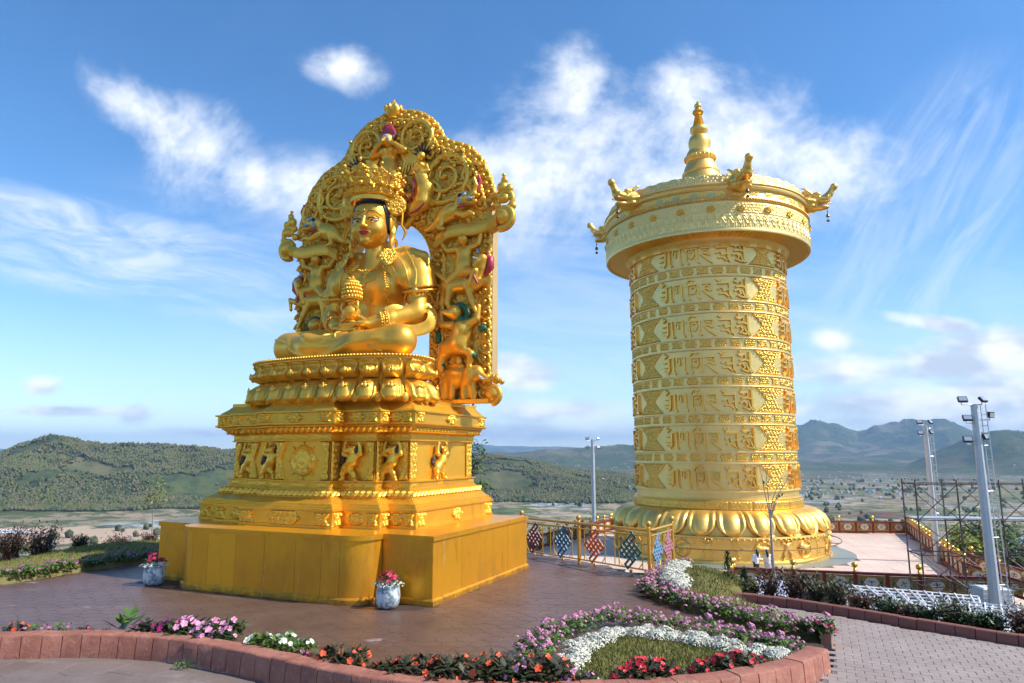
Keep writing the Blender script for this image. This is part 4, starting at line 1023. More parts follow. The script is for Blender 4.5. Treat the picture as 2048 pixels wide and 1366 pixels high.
    sv = relief(.60, .78, 40, 46, lambda U, V: np.minimum(.39-abs(V), .02 + .36*np.clip((V+.39)/.5, 0, 1)**.8*np.clip((.5-V)/.4, .55, 1)-abs(U)), .17, .09, 15)
    for s in (-1, 1):
        link('ear_rosette', make_mesh('ear_rosette', rv[0], rv[1], SREL, True), None, C, (.70*s, .12, 4.62), (R(90), 0, R(35*s)))
        link('ear_ring', MB().tube([(.64*s + .03*math.cos(t)*s, .16 + .15*math.cos(t), 3.46 + .19*math.sin(t)) for t in np.linspace(0, 2*PI, 17)[:-1]], .05, 7, True).ball((.66*s, .16, 3.22), (.1, .1, .13), 2).mesh('ear_ring', SREL, 70), None, H)
        link('shoulder_ornament', make_mesh('shoulder_ornament', sv[0], sv[1], SREL, True), None, bud, (.74*s, .05, 2.96), (R(58), 0, R(30*s)), (.8, .85, 1))
        link('ribbon', MB().tube([(.70*s, .2, 4.6), (.86*s, .25, 4.4), (.84*s, .25, 4.05), (.95*s, .3, 3.85), (.86*s, .25, 3.6)], [.05, .09, .07, .09, .03], 6, flat=.5).mesh('ribbon', SREL, 60), None, C)
    # ---- jewellery laid on the chest: march each point onto the body
    ys = np.linspace(-1.4, 1.1, 251).astype(np.float32)
    def front_y(x, z, off=.02):
        x = np.atleast_1d(x).astype(np.float32); z = np.atleast_1d(z).astype(np.float32)
        V = body_sdf(np.repeat(x[:, None], 251, 1), np.repeat(ys[None], len(x), 0), np.repeat(z[:, None], 251, 1))
        return ys[np.argmax(V < 0, 1)] - off
    def string(name, pts, r, step, extra=()):
        p = np.array(pts, float); L = np.r_[0, np.cumsum(np.linalg.norm(np.diff(p, axis=0), axis=1))]
        n = max(2, int(L[-1]/step)); t = np.linspace(0, L[-1], n); x, z = np.interp(t, L, p[:, 0]), np.interp(t, L, p[:, 1]); y = front_y(x, z)
        mb = MB()
        for a in zip(x, y, z): mb.ball(a, r, 1)
        for (ex, ez, er) in extra:
            mb.ball((ex, float(front_y(ex, ez)[0]), ez), (er, er*.6, er), 2)
            for q in range(6): mb.ball((ex + er*1.2*math.cos(q), float(front_y(ex, ez)[0]), ez + er*1.2*math.sin(q)), er*.45, 1)
        o = mb.build(name, SREL, bud, 70); tag(o, kind='stuff')
    def cat(w, top, bot, n=15): return [(w*math.sin(t), bot + (top-bot)*(1-math.cos(t))/(1-math.cos(1.45))) for t in np.linspace(-1.45, 1.45, n)]
    string('necklace', cat(.56, 3.02, 2.66), .036, .072, [(0, 2.60, .07), (0, 2.48, .05)])
    string('necklace', cat(.74, 2.9, 2.28), .034, .07, [(0, 2.22, .06)])
    string('necklace', [(-.55, 2.8), (-.68, 2.3), (-.66, 1.8), (-.45, 1.45), (0, 1.3), (.4, 1.38), (.64, 1.75), (.70, 2.2), (.58, 2.75)], .036, .072, [(.69, 2.1, .07), (-.69, 2.1, .07)])
    string('necklace', [(-.10, 2.3), (-.16, 1.95), (.0, 1.75), (.24, 1.62)], .028, .06)
    for s in (-1, 1):
        for nm, c, ax, r, k in (('armlet', (1.37*s, .65, 1.86), (.12*s, -.18, -.6), .365, 26), ('bracelet', (.86*s, -.16, 1.13), (-.46*s, -.36, -.12), .25, 20), ('bracelet', (.77*s, -.24, 1.105), (-.46*s, -.36, -.12), .23, 20)):
            a = Vector(ax).normalized(); u = a.orthogonal().normalized(); v = a.cross(u); mb = MB()
            for q in range(k):
                t = 2*PI*q/k; p = Vector(c) + u*r*math.cos(t) + v*r*math.sin(t); mb.ball(p, .04, 1)
            mb.tube([Vector(c) - a*.06 + u*r*1.0*math.cos(t) + v*r*1.0*math.sin(t) for t in np.linspace(0, 2*PI, 25)[:-1]], .03, 6, True)
            if nm == 'armlet':
                f = Vector(c) + Vector((.1*s, -r, .12)); mb.ball(f, (.1, .06, .13), 2); mb.ball(f + Vector((0, .02, .18)), (.07, .05, .09), 2); mb.ball(f + Vector((0, .04, .3)), .04, 2)
            mb.build(nm, SREL, bud, 60)
        # scarf looping below the elbow
        path = [(.95*s, -.25, 1.30), (1.15*s, -.08, 1.44), (1.42*s, .26, 1.25), (1.72*s, .58, 1.58), (1.92*s, .60, 1.34), (1.86*s, .48, 1.0), (1.55*s, .22, .84), (1.15*s, -.08, .90), (.9*s, -.12, .98)]
        p = np.array(path); tt = np.linspace(0, len(p)-1, 40); p = np.stack([np.interp(tt, range(len(p)), p[:, i]) for i in range(3)], 1)
        for _ in range(3): p[1:-1] = (p[:-2] + 2*p[1:-1] + p[2:])/4
        mb = MB(); t = np.gradient(p, axis=0); t /= np.linalg.norm(t, axis=1)[:, None]
        side = np.cross(t, np.array([[s*.9, -.4, .15]])); side /= np.linalg.norm(side, axis=1)[:, None]; nn = np.cross(side, t)
        prof = [(-.17, 0), (-.08, .04), (0, .0), (.08, .04), (.17, 0), (.08, -.03), (0, -.05), (-.08, -.03)]
        mb.loft([np.array([q + side[i]*a + nn[i]*b for a, b in prof]) for i, q in enumerate(p)])
        mb.build('scarf', SGOLD, bud, 60)
    # open robe: collar edges, cape folds and sleeve hems
    def edge(name, pts, r):
        p = np.array(pts); tt = np.linspace(0, len(p)-1, 22); x = np.interp(tt, range(len(p)), p[:, 0]); z = np.interp(tt, range(len(p)), p[:, 1])
        for _ in range(2): x[1:-1] = (x[:-2] + 2*x[1:-1] + x[2:])/4; z[1:-1] = (z[:-2] + 2*z[1:-1] + z[2:])/4
        MB().tube(np.stack([x, front_y(x, z, -.02), z], 1), r, 6, flat=.8).build(name, SGOLD, bud, 70)
    for s in (-1, 1):
        edge('robe_collar', [(.42*s, 3.12), (.62*s, 2.9), (.86*s, 2.66), (.96*s, 2.42), (.98*s, 2.2)], .05)
        edge('robe_collar', [(.40*s, 3.02), (.58*s, 2.75), (.78*s, 2.52), (.86*s, 2.25), (.84*s, 1.95)], .035)
        edge('cape_fold', [(.75*s, 3.12), (1.05*s, 2.85), (1.25*s, 2.55), (1.3*s, 2.2)], .04)
        edge('cape_fold', [(1.05*s, 3.2), (1.3*s, 2.9), (1.48*s, 2.55), (1.5*s, 2.15)], .04)
        hem = []
        for t in np.linspace(0, 2*PI, 25)[:-1]: hem.append((1.385*s + .46*math.cos(t), .70 + .48*math.sin(t), 2.085 + .125*math.sin(t)))
        MB().tube(hem, .035, 6, True).build('sleeve_hem', SGOLD, bud, 70)
    # hem lines of the robe across the shins
    for pts in ([(-2.0, .62), (-1.5, .50), (-1.0, .22), (-.7, .08)], [(-.1, .75), (-.35, .45), (-.75, .20), (-1.0, .06)], [(.1, .75), (.2, .4), (.5, .15), (.8, .05)], [(.35, .80), (.75, .5), (1.2, .25), (1.5, .12)]):
        p = np.array(pts); tt = np.linspace(0, len(p)-1, 14); x = np.interp(tt, range(len(p)), p[:, 0]); z = np.interp(tt, range(len(p)), p[:, 1])
        mb = MB().tube(np.stack([x, front_y(x, z, -.015), z], 1), .05, 6); mb.build('robe_hem', SGOLD, bud, 70)
build_buddha()
# ------------------------------------------------------------------ the vase in its hands
vase = thing('longevity_vase', 'small gold vase with a tiered pagoda lid held in the statue hands', 'vase', loc_s(.1, 2.08, 6.56), SA)
vase.scale = (.74, .74, .76)
def build_vase():
    MB().lathe([(.0, 0), (.16, 0), (.20, .03), (.14, .10), (.26, .20), (.33, .34), (.32, .46), (.22, .58), (.14, .63), (.13, .72), (.20, .76), (.21, .80), (.0, .82)], 28).build('vase_body', SGOLD, vase, 40)
    mb = MB()
    for k, (r, z) in enumerate(((.35, .92), (.35, 1.06), (.33, 1.20), (.29, 1.34), (.21, 1.46))):
        for q in range(20):
            t = 2*PI*(q + .5*(k % 2))/20; mb.ball((r*math.cos(t), r*math.sin(t), z), (.055, .055, .085), 1)
        mb.lathe([(r-.02, z-.08), (r, z), (r-.05, z+.08)], 20)
    mb.lathe([(.15, 1.5), (.17, 1.56), (.08, 1.62), (.06, 1.68), (.0, 1.74)], 16); mb.lathe([(.14, .8), (.16, .86), (.34, .88)], 20)
    mb.build('lid', SREL, vase, 60)
    for s in (-1, 1): MB().tube([(.22*s, -.05, .80), (.34*s, -.1, .72), (.36*s, -.12, .52), (.30*s, -.12, .36)], [.03, .05, .05, .02], 6).build('tassel', SREL, vase, 60)
build_vase()
# ------------------------------------------------------------------ carved throne back
BLUEP = material('pale_blue_paint', base=(.30, .42, .52), rough=.4)
PINKP = material('crimson_paint', lambda M: dict(base=M.mix(M.noise(12, 3), (.42, .02, .04), (.55, .06, .09)), rough=.4))
GREENP = material('green_mane_paint', lambda M: dict(base=M.mix(M.noise(14, 3), (.015, .10, .045), (.03, .16, .07)), rough=.45))
BGOLD = stain_gold('throne_back_gold', (.90, .54, .075), .45, .6, .4, (.45, .22, .025))
BFLAT = stain_gold('throne_edge_paint', (.78, .52, .22), .5, .4, .3, (.5, .32, .12))
back = thing('throne_back', 'tall arched gold throne back carved with scrolls, nagas, makaras, horses and elephants', 'throne back', loc_s(.1, 3.85, 4.40), SA)
BZ = 4.40
OUT = [(3.38, 4.45), (3.38, 9.5), (3.30, 10.1), (3.12, 10.8), (2.82, 11.4), (2.42, 11.78), (1.95, 11.98), (1.62, 12.2), (1.42, 12.6), (1.16, 12.92), (.78, 13.15), (.38, 13.28), (0, 13.32)]
def dense(p, step=.12):
    p = np.array(p, float); L = np.r_[0, np.cumsum(np.linalg.norm(np.diff(p, axis=0), axis=1))]; t = np.linspace(0, L[-1], int(L[-1]/step)+1)
    return np.stack([np.interp(t, L, p[:, i]) for i in (0, 1)], 1)
HW, HC = 1.46, 8.5     # opening half width and spring line
def hole_pts(w, z0=4.45, n=20):
    return np.array([(-w, z0), (-w, 6.5), (-w, HC)] + [(-w*math.cos(t), HC + w*math.sin(t)) for t in np.linspace(0, PI, n)[1:-1]] + [(w, HC), (w, 6.5), (w, z0)])
def seg_dist(U, V, poly, closed=True):
    d = np.full(U.shape, 1e9); ins = np.zeros(U.shape, bool); n = len(poly)
    for i in range(n if closed else n-1):
        a, b = poly[i], poly[(i+1) % n]; e = b - a; w0, w1 = U-a[0], V-a[1]
        t = np.clip((w0*e[0]+w1*e[1])/(e@e), 0, 1); d = np.minimum(d, (w0-e[0]*t)**2 + (w1-e[1]*t)**2)
        c = (a[1] <= V) != (b[1] <= V); x = a[0] + (V-a[1])/(e[1] if abs(e[1]) > 1e-9 else 1e-9)*e[0]; ins ^= c & (U < x)
    return np.where(ins, 1, -1)*np.sqrt(d)
def build_back():
    right = np.array(OUT); outline = np.vstack([right, right[-2::-1]*np.array([-1, 1])])      # right bottom -> top -> left bottom
    hole = hole_pts(HW)                                                                        # left bottom -> right bottom
    poly = np.vstack([outline, hole])
    # slab body
    bm = bmesh.new(); vs = [bm.verts.new((x, 0, z - BZ)) for x, z in poly]; es = [bm.edges.new((vs[i], vs[(i+1) % len(vs)])) for i in range(len(vs))]
    bmesh.ops.triangle_fill(bm, edges=es, use_beauty=True); bmesh.ops.recalc_face_normals(bm, faces=bm.faces)
    g = bmesh.ops.extrude_face_region(bm, geom=list(bm.faces)); bmesh.ops.translate(bm, vec=(0, .34, 0), verts=[v for v in g['geom'] if isinstance(v, bmesh.types.BMVert)])
    bmesh.ops.recalc_face_normals(bm, faces=bm.faces)
    me = bpy.data.meshes.new('slab'); bm.to_mesh(me); bm.free(); link('slab', me, BFLAT, back)
    # chased relief covering the front
    w, h = 6.9, 9.0; zc = 8.92
    pl = dense(outline, .5); polyd = np.vstack([dense(outline, .35), hole])
    sh = lambda U, V: np.minimum(seg_dist(U, V + zc, polyd) - .05, 99)
    def ext(U, V, H):
        big = curls(U + .2, V, .85, 77, 1.3); return np.clip(H*.55 + big*.6, 0, 1)
    v, f = relief(w, h, 270, 350, sh, .27, .15, 51, extra=ext, base=.2)
    link('chased_ground', make_mesh('chased_ground', np.stack([v[:, 0], -v[:, 2] - .004, v[:, 1] + zc - BZ], 1), f, BGOLD, True), None, back)
    # border of the opening: bead string, then a band of scrolls
    mb = MB()
    for x, z in dense(hole_pts(HW + .07), .115): mb.ball((x, -.06, z-BZ), .058, 1)
    tag(mb.build('opening_beads', SREL, back, 70), kind='stuff')
    for wd in (.0, .14): MB().tube([(x, -.05, z-BZ) for x, z in dense(hole_pts(HW + wd), .2)], .035, 6).build('opening_moulding', SREL, back, 60)
    def spiral(cx, cz, r0, turns, th0, hand, rad, y=-.10, n=30, lift=.06):
        t = np.linspace(0, 1, n); r = r0*(1-t)**.85 + .02; a = th0 + hand*2*PI*turns*t
        return np.stack([cx + r*np.cos(a), np.full(n, y) - lift*t, cz + r*np.sin(a)], 1), rad*(1 - .55*t)
    # one small scroll, shared
    sm = MB(); p, r = spiral(0, 0, .16, 1.4, -PI/2, 1, .055, 0, 20, .05); sm.tube(p, r, 6); sm.ball((0, -.07, 0), .055, 1)
    p, r = spiral(.14, .05, .09, 1.1, PI, -1, .04, 0, 12, .03); sm.tube(p, r, 6); sm.ball((-.12, -.03, .08), (.07, .05, .07), 1)
    smm = sm.mesh('scroll', SREL, 60)
    def along(pts, name, off, y, sc, flip=0):
        p = np.array(pts); t = np.gradient(p, axis=0)
        for i in range(len(p)):
            a = math.atan2(t[i, 1], t[i, 0]); n = np.array([t[i, 1], -t[i, 0]])/np.linalg.norm(t[i]); q = p[i] + n*off
            o = link(name, smm, None, back, (q[0], y, q[1]-BZ), (0, -a + flip, 0), (sc*(1 if q[0] > 0 else -1), sc, sc))
    band = dense(hole_pts(HW + .30), .30); along(band, 'scroll', 0, -.10, 1.15)
    band = dense(hole_pts(HW + .44), .27); along(band, 'scroll', 0, -.05, .75)
    # crest of curls along the arch
    arch = dense(np.array([q for q in outline if q[1] > 9.6]), .27); along(arch[::-1], 'crest_scroll', -.02, .02, 1.35)
    arch2 = dense(np.array([(x*.93, 9.4 + (z-9.4)*.93) for x, z in outline if z > 9.6]), .24); along(arch2[::-1], 'scroll', 0, -.12, 1.0)
    for s in (-1, 1):
        side = dense([(3.22*s, 9.4), (3.22*s, 4.7)], .3); along(side, 'scroll', 0, -.08, 1.05)
        # big volutes of foliage
        for cx, cz, r0, tr, th, hd, rad in ((1.92, 11.05, .82, 2.1, -2.2, 1, .095), (.84, 12.45, .62, 1.9, -1.2, 1, .085), (2.45, 10.35, .40, 1.4, 2.4, -1, .07), (1.35, 10.55, .42, 1.3, 1.2, -1, .07), (2.75, 10.95, .34, 1.3, .6, 1, .06), (1.35, 11.75, .36, 1.3, -.5, -1, .06), (2.3, 11.65, .30, 1.3, 2.5, 1, .055)):
            p, r = spiral(cx*s, cz-BZ, r0, tr, th if s > 0 else PI-th, hd*s, rad, -.13, 46, .05); mb = MB().tube(p, r, 8)
            mb.ball(p[-1], rad*.9, 2)
            for k in range(6, 40, 5):
                q = p[k] - np.array([cx*s, 0, cz-BZ]); mb.ball(p[k] + q*.22 + np.array([0, -.02, 0]), (rad*.75, rad*.6, rad*.75), 1)
            mb.build('foliage_volute', SREL, back, 60)
        stem = [(.55, 9.7), (1.0, 10.1), (1.25, 10.6), (1.1, 11.2), (1.15, 11.9), (1.45, 12.1)]; p = dense(stem, .15)
        MB().tube([(x*s, -.12, z-BZ) for x, z in p], np.linspace(.14, .06, len(p)), 8).build('stem', SREL, back, 60)
        # cross bar with volute ends
        bar = dense([(1.72, 9.05), (2.1, 9.28), (2.5, 9.30), (2.9, 9.26), (3.3, 9.32), (3.62, 9.45)], .1); rg = []
        for x, z in bar: rg.append(np.array([(x*s, .05, z-.19-BZ), (x*s, -.30, z-.17-BZ), (x*s, -.36, z-BZ), (x*s, -.30, z+.17-BZ), (x*s, .05, z+.19-BZ)]))
        if s < 0: rg = [r_[::-1] for r_ in rg]
        MB().loft(rg).build('cross_bar', SGOLD, back, 40)
        vb = MB(); p, r = spiral(3.76*s, 9.56-BZ, .34, 1.3, -1.9 if s > 0 else PI+1.9, s, .11, -.14, 30, .06); vb.tube(p, r, 8); vb.ball((3.76*s, -.13, 9.56-BZ), (.27, .19, .27), 2)
        o = vb.build('bar_volute', SGOLD, back, 60)
        vb = MB(); p, r = spiral(3.80*s, 10.08-BZ, .26, 1.3, -1.5 if s > 0 else PI+1.5, s, .08, -.1, 24, .06); vb.tube(p, r, 7).ball((3.80*s, -.14, 10.08-BZ), (.15, .12, .15), 2)
        for x, z, q in ((3.72, 10.42, .17), (3.92, 10.36, .13), (3.62, 10.2, .12), (4.0, 10.1, .11), (3.78, 10.62, .11), (3.56, 9.92, .12), (4.02, 9.85, .12), (3.76, 10.78, .06)): vb.ball((x*s, -.1, z-BZ), (q, q*.8, q), 2)
        vb.build('bar_finial', SREL, back, 60)
        # foot volute
        fb = MB(); p, r = spiral(3.46*s, 4.66-BZ, .24, 1.4, -1.6 if s > 0 else PI+1.6, s, .085, -.14, 30, .06); fb.tube(p, r, 8).ball((3.46*s, -.12, 4.66-BZ), (.24, .17, .22), 2).ball((3.55*s, -.1, 5.06-BZ), (.12, .1, .14), 2).ball((3.70*s, -.08, 4.98-BZ), .08, 2)
        fb.build('foot_volute', SGOLD, back, 60)
        MB().box((2.45*s, -.12, 4.47-BZ), (1.9, .40, .10)).build('foot_ledge', SGOLD, back)
    # finial jar on top
    fj = MB().lathe([(.05, 13.18-BZ), (.20, 13.22-BZ), (.14, 13.30-BZ), (.24, 13.42-BZ), (.27, 13.54-BZ), (.20, 13.66-BZ), (.12, 13.74-BZ), (.0, 13.92-BZ)], 16, (0, -.05, 0))
    for k in range(8): t = 2*PI*k/8; fj.ball((.24*math.cos(t), -.05+.24*math.sin(t), 13.56-BZ), (.08, .08, .13), 1)
    fj.build('finial_jar', SREL, back, 50)
    # ---- figures (right side built, left side mirrored)
    def put(name, me, parts, pos, mirror=True, rot=0.):
        for s in ((1, -1) if mirror else (1,)):
            o = link(name, me, None, back, (pos[0]*s, pos[1], pos[2]-BZ), (0, rot*s, 0), (s, 1, 1))
            for nm, m in parts: link(nm, m, None, o)
    def elephant(X, Y, Z):
        d = e_ell(X, Y, Z, (0, 0, .62), (.52, .24, .33))
        d = su(d, e_ell(X, Y, Z, (.56, -.04, .70), (.24, .19, .24)), .12)
        d = su(d, e_chain(X, Y, Z, [(.72, -.08, .66, .11), (.92, -.12, .52, .085), (1.06, -.14, .50, .06), (1.14, -.14, .60, .045)]), .06)
        d = su(d, e_ell(X, Y, Z, (.40, -.22, .62), (.17, .05, .24)), .03)
        for x, y in ((-.36, -.08), (-.12, -.1), (.26, -.1), (.44, -.05)): d = su(d, e_cap(X, Y, Z, (x, y, .5), (x + (.06 if x > .3 else 0), y, .06), .13, .11), .06)
        d = su(d, e_chain(X, Y, Z, [(-.5, 0, .7, .04), (-.58, -.02, .4, .03), (-.52, -.02, .2, .03)]), .04)
        d = su(d, e_ell(X, Y, Z, (-.02, -.02, .94), (.28, .20, .05)), .02); return su(d, e_ell(X, Y, Z, (.05, -.04, 1.06), (.11, .09, .15)), .02)
    tusk = MB().tube([(.74, -.2, .60), (.90, -.26, .50), (1.02, -.26, .52)], [.035, .03, .01], 6).mesh('tusk', WHITEP, 70)
    put('elephant', sdf_mesh('elephant', elephant, (-.75, -.4, -.08), (1.3, .35, 1.3), .036, SGOLD), [('tusk', tusk)], (2.42, -.16, 4.52))
    def glion(X, Y, Z):
        d = e_chain(X, Y, Z, [(-.35, -.02, .45, .26), (.05, -.05, .55, .27), (.15, -.08, .95, .28)], .15)
        d = su(d, e_ell(X, Y, Z, (-.02, -.22, 1.42), (.20, .20, .21)), .05); d = su(d, e_cap(X, Y, Z, (-.12, -.30, 1.38), (-.26, -.36, 1.42), .11, .08), .05)
        for pts in ([(.36, -.1, 1.1, .14), (.62, -.14, 1.2, .10), (.66, -.12, 1.55, .08)], [(-.12, -.1, 1.08, .14), (-.46, -.14, 1.12, .10), (-.50, -.12, 1.5, .08)], [(-.42, -.05, .35, .17), (-.52, -.1, .0, .12), (-.46, -.08, -.25, .08), (-.36, -.16, -.28, .07)], [(.12, -.08, .45, .16), (.44, -.12, .25, .11), (.36, -.1, -.1, .08), (.48, -.16, -.16, .07)]):
            d = su(d, e_chain(X, Y, Z, pts), .05)
        return d
    mn = MB()
    for k in range(20): t = R(-60 + 270*k/19); mn.ball((.06 + .26*math.cos(t), -.12, 1.36 + .26*math.sin(t)), (.09, .08, .11), 1)
    mn.ball((.1, -.12, 1.2), (.22, .14, .16), 2).ball((-.5, -.1, .0), (.13, .1, .1), 2).ball((.5, -.1, .22), (.1, .1, .1), 2).ball((-.62, -.05, .8), (.1, .08, .2), 2).ball((.75, -.05, .95), (.14, .08, .1), 2)
    put('lion_figure', sdf_mesh('lion_figure', glion, (-.75, -.55, -.4), (.85, .32, 1.75), .04, SGOLD), [('mane', mn.mesh('mane', GREENP, 70))], (2.42, -.14, 5.50))
    def horse(X, Y, Z):
        d = e_ell(X, Y, Z, (-.02, 0, .0), (.56, .25, .25)); d = su(d, e_ball(X, Y, Z, (-.40, 0, .02), .25), .1); d = su(d, e_ball(X, Y, Z, (.42, -.02, .04), .25), .1)
        d = su(d, e_chain(X, Y, Z, [(.46, -.05, .12, .21), (.66, -.10, .42, .15), (.74, -.14, .64, .12)]), .08)
        d = su(d, e_chain(X, Y, Z, [(.72, -.16, .68, .12), (.62, -.26, .56, .085), (.54, -.30, .44, .06)]), .05)
        for pts in ([(.48, -.1, -.08, .14), (.76, -.16, -.0, .09), (.98, -.16, .10, .06), (.92, -.16, -.24, .05)], [(.30, -.14, -.14, .12), (.42, -.2, -.5, .08), (.56, -.2, -.82, .05)], [(-.45, -.04, -.1, .16), (-.56, -.08, -.45, .09), (-.52, -.06, -.86, .055)], [(-.30, -.12, -.12, .14), (-.36, -.16, -.5, .08), (-.22, -.14, -.80, .055)]):
            d = su(d, e_chain(X, Y, Z, pts), .05)
        return su(d, e_chain(X, Y, Z, [(-.6, 0, .1, .08), (-.75, -.02, -.2, .07), (-.72, -.02, -.5, .04)]), .05)
    mn = MB().tube([(.70, .0, .82), (.90, -.02, .66), (.90, -.02, .42), (.76, -.02, .2)], [.07, .12, .12, .05], 7).tube([(.48, -.24, .34), (.54, -.30, .14), (.62, -.24, -.05)], .035, 6).tube([(.42, -.22, .3), (.30, -.27, .1)], .03, 6)
    bl = MB().tube([(.60, -.16, .82), (.56, -.18, .95)], [.05, .02], 6).tube([(.64, -.30, .62), (.52, -.35, .66)], .03, 6).mesh('bridle', BLUEP, 70)
    put('horse', sdf_mesh('horse', horse, (-.9, -.5, -1.0), (1.2, .35, 1.0), .038, SGOLD), [('mane', mn.mesh('mane', PINKP, 70)), ('bridle', bl)], (2.48, -.14, 7.72))
    def rider(X, Y, Z):
        d = e_ell(X, Y, Z, (0, 0, .35), (.28, .22, .36)); d = su(d, e_ell(X, Y, Z, (0, 0, .72), (.24, .17, .22)), .1); d = su(d, e_ball(X, Y, Z, (.02, -.08, 1.10), .155), .04)
        for pts in ([(.2, 0, .86, .10), (.48, -.05, .92, .08), (.58, -.05, 1.25, .06)], [(-.2, 0, .86, .10), (-.50, -.05, .84, .08), (-.72, -.06, 1.12, .06), (-.80, -.08, 1.2, .05)], [(.15, -.05, .15, .17), (.46, -.2, .10, .12), (.30, -.2, -.28, .08)], [(-.15, -.05, .12, .17), (-.40, -.16, -.1, .12), (-.68, -.16, .12, .07), (-.82, -.16, .2, .05)]):
            d = su(d, e_chain(X, Y, Z, pts), .05)
        return d
    hr = MB().ball((.02, -.02, 1.18), (.16, .14, .11), 2).ball((.02, .0, 1.32), (.08, .08, .08), 2).mesh('hair', BLACK, 70)
    put('rider', sdf_mesh('rider', rider, (-.95, -.45, -.4), (.75, .3, 1.4), .036, SGOLD), [('hair', hr)], (2.55, -.16, 7.92))
    def makara(X, Y, Z):
        d = e_ell(X, Y, Z, (-.05, 0, .0), (.46, .24, .26), rot=((.93, 0, -.36), (0, 1, 0), (.36, 0, .93)))
        d = su(d, e_chain(X, Y, Z, [(-.35, 0, -.15, .16), (-.66, 0, -.30, .10), (-.9, .02, -.32, .06)]), .1)
        d = su(d, e_ell(X, Y, Z, (.46, -.08, .26), (.25, .19, .20)), .08); d = su(d, e_cap(X, Y, Z, (.56, -.1, .12), (.84, -.14, .10), .08, .06), .05); d = su(d, e_cap(X, Y, Z, (.6, -.12, .28), (.84, -.16, .30), .10, .07), .05)
        d = su(d, e_chain(X, Y, Z, [(.82, -.16, .34, .07), (.92, -.18, .55, .06), (.88, -.18, .78, .045)]), .05)
        for pts in ([(.25, -.12, -.1, .11), (.48, -.2, -.26, .08), (.66, -.2, -.22, .07), (.78, -.22, -.30, .05)], [(-.25, -.1, -.18, .11), (-.34, -.18, -.42, .07), (-.2, -.2, -.48, .05)]): d = su(d, e_chain(X, Y, Z, pts), .04)
        d = d - .012*np.maximum(0, np.cos(X*42)*np.cos(Z*42)); return d
    mk = [('crest', MB().tube([(.88, -.10, .42), (1.02, -.1, .66), (.98, -.1, .9)], [.05, .07, .03], 7).tube([(.30, -.2, .02), (.45, -.24, .0), (.6, -.24, .0)], .03, 6).mesh('crest', PINKP, 70)),
          ('face_paint', MB().ball((.55, -.20, .38), (.12, .09, .07), 2).ball((.70, -.24, .18), (.10, .06, .05), 2).ball((.40, -.22, .20), (.09, .06, .12), 2).mesh('face_paint', BLUEP, 70)),
          ('teeth', MB().ball((.76, -.2, .20), (.10, .03, .03), 1).ball((.60, -.28, .32), .045, 2).mesh('teeth', WHITEP, 70)), ('eye_patch', MB().ball((.42, -.24, .34), (.07, .05, .07), 2).mesh('eye_patch', BLACK, 70))]
    put('makara', sdf_mesh('makara', makara, (-1.0, -.4, -.6), (1.1, .35, .95), .034, SREL), mk, (2.18, -.22, 9.86), rot=-.1)
    def naga(X, Y, Z):
        d = e_ell(X, Y, Z, (0, 0, .62), (.17, .14, .26)); d = su(d, e_ball(X, Y, Z, (.05, -.06, 1.02), .13), .04)
        for s in (-1, 1):
            d = su(d, e_ball(X, Y, Z, (.08*s, -.12, .72), .085), .03); d = su(d, e_chain(X, Y, Z, [(.16*s, 0, .78, .075), (.30*s, -.06, .52, .065), (.12*s, -.2, .48, .05)]), .03)
        t = np.linspace(0, 1, 12); pts = [(.06, 0, .36, .22), (.20, -.02, .0, .26), (.12, -.04, -.40, .25), (-.18, -.04, -.60, .20), (-.44, -.04, -.42, .14), (-.40, -.05, -.16, .10), (-.22, -.06, -.14, .06), (-.18, -.06, -.30, .03)]
        return su(d, e_chain(X, Y, Z, pts, .06), .06) - .008*np.maximum(0, np.cos(X*50)*np.cos(Z*50))*(Z < .3)
    st = MB().tube([(-.10, -.2, .28), (-.06, -.27, .0), (-.10, -.27, -.28), (-.28, -.23, -.38), (-.34, -.19, -.24)], .035, 6).tube([(.28, -.2, -.5), (.05, -.22, -.72), (-.2, -.2, -.76)], .03, 6).mesh('belly_stripe', PINKP, 70)
    hd = MB()
    for k in range(7): t = R(20 + 140*k/6); hd.tube([(.05 + .12*math.cos(t), 0, 1.05 + .12*math.sin(t)), (.05 + .36*math.cos(t), -.03, 1.05 + .40*math.sin(t))], [.03, .012], 5)
    put('naga', sdf_mesh('naga', naga, (-.7, -.4, -.95), (.6, .3, 1.3), .034, SREL), [('belly_stripe', st), ('snake_hood', hd.mesh('snake_hood', BLACK, 70))], (1.12, -.22, 10.72))
    def garuda(X, Y, Z):
        d = e_ell(X, Y, Z, (.0, 0, .10), (.30, .26, .36)); d = su(d, e_ell(X, Y, Z, (0, 0, .55), (.27, .2, .26)), .1); d = su(d, e_ball(X, Y, Z, (-.02, -.10, 1.0), .20), .05)
        d = su(d, e_cap(X, Y, Z, (-.03, -.26, .98), (-.05, -.38, .86), .09, .04), .05)
        for s in (-1, 1):
            d = su(d, e_ball(X, Y, Z, (.13*s, -.14, .62), .13), .05); d = su(d, e_chain(X, Y, Z, [(.26*s, 0, .66, .11), (.58*s, -.08, .58, .10), (.32*s, -.22, .78, .07), (.14*s, -.26, .86, .06)]), .04)
            d = su(d, e_chain(X, Y, Z, [(.16*s, -.02, -.1, .24), (.34*s, -.14, -.42, .22), (.24*s, -.1, -.85, .12)]), .08)
        return d
    fl = MB()
    for k in range(13): t = R(15 + 150*k/12); fl.tube([(.12*math.cos(t), -.02, 1.06 + .1*math.sin(t)), (.24*math.cos(t), -.06, 1.12 + .26*math.sin(t)), (.26*math.cos(t+.2), -.08, 1.12 + .46*math.sin(t))], [.07, .06, .01], 5)
    wg = MB()
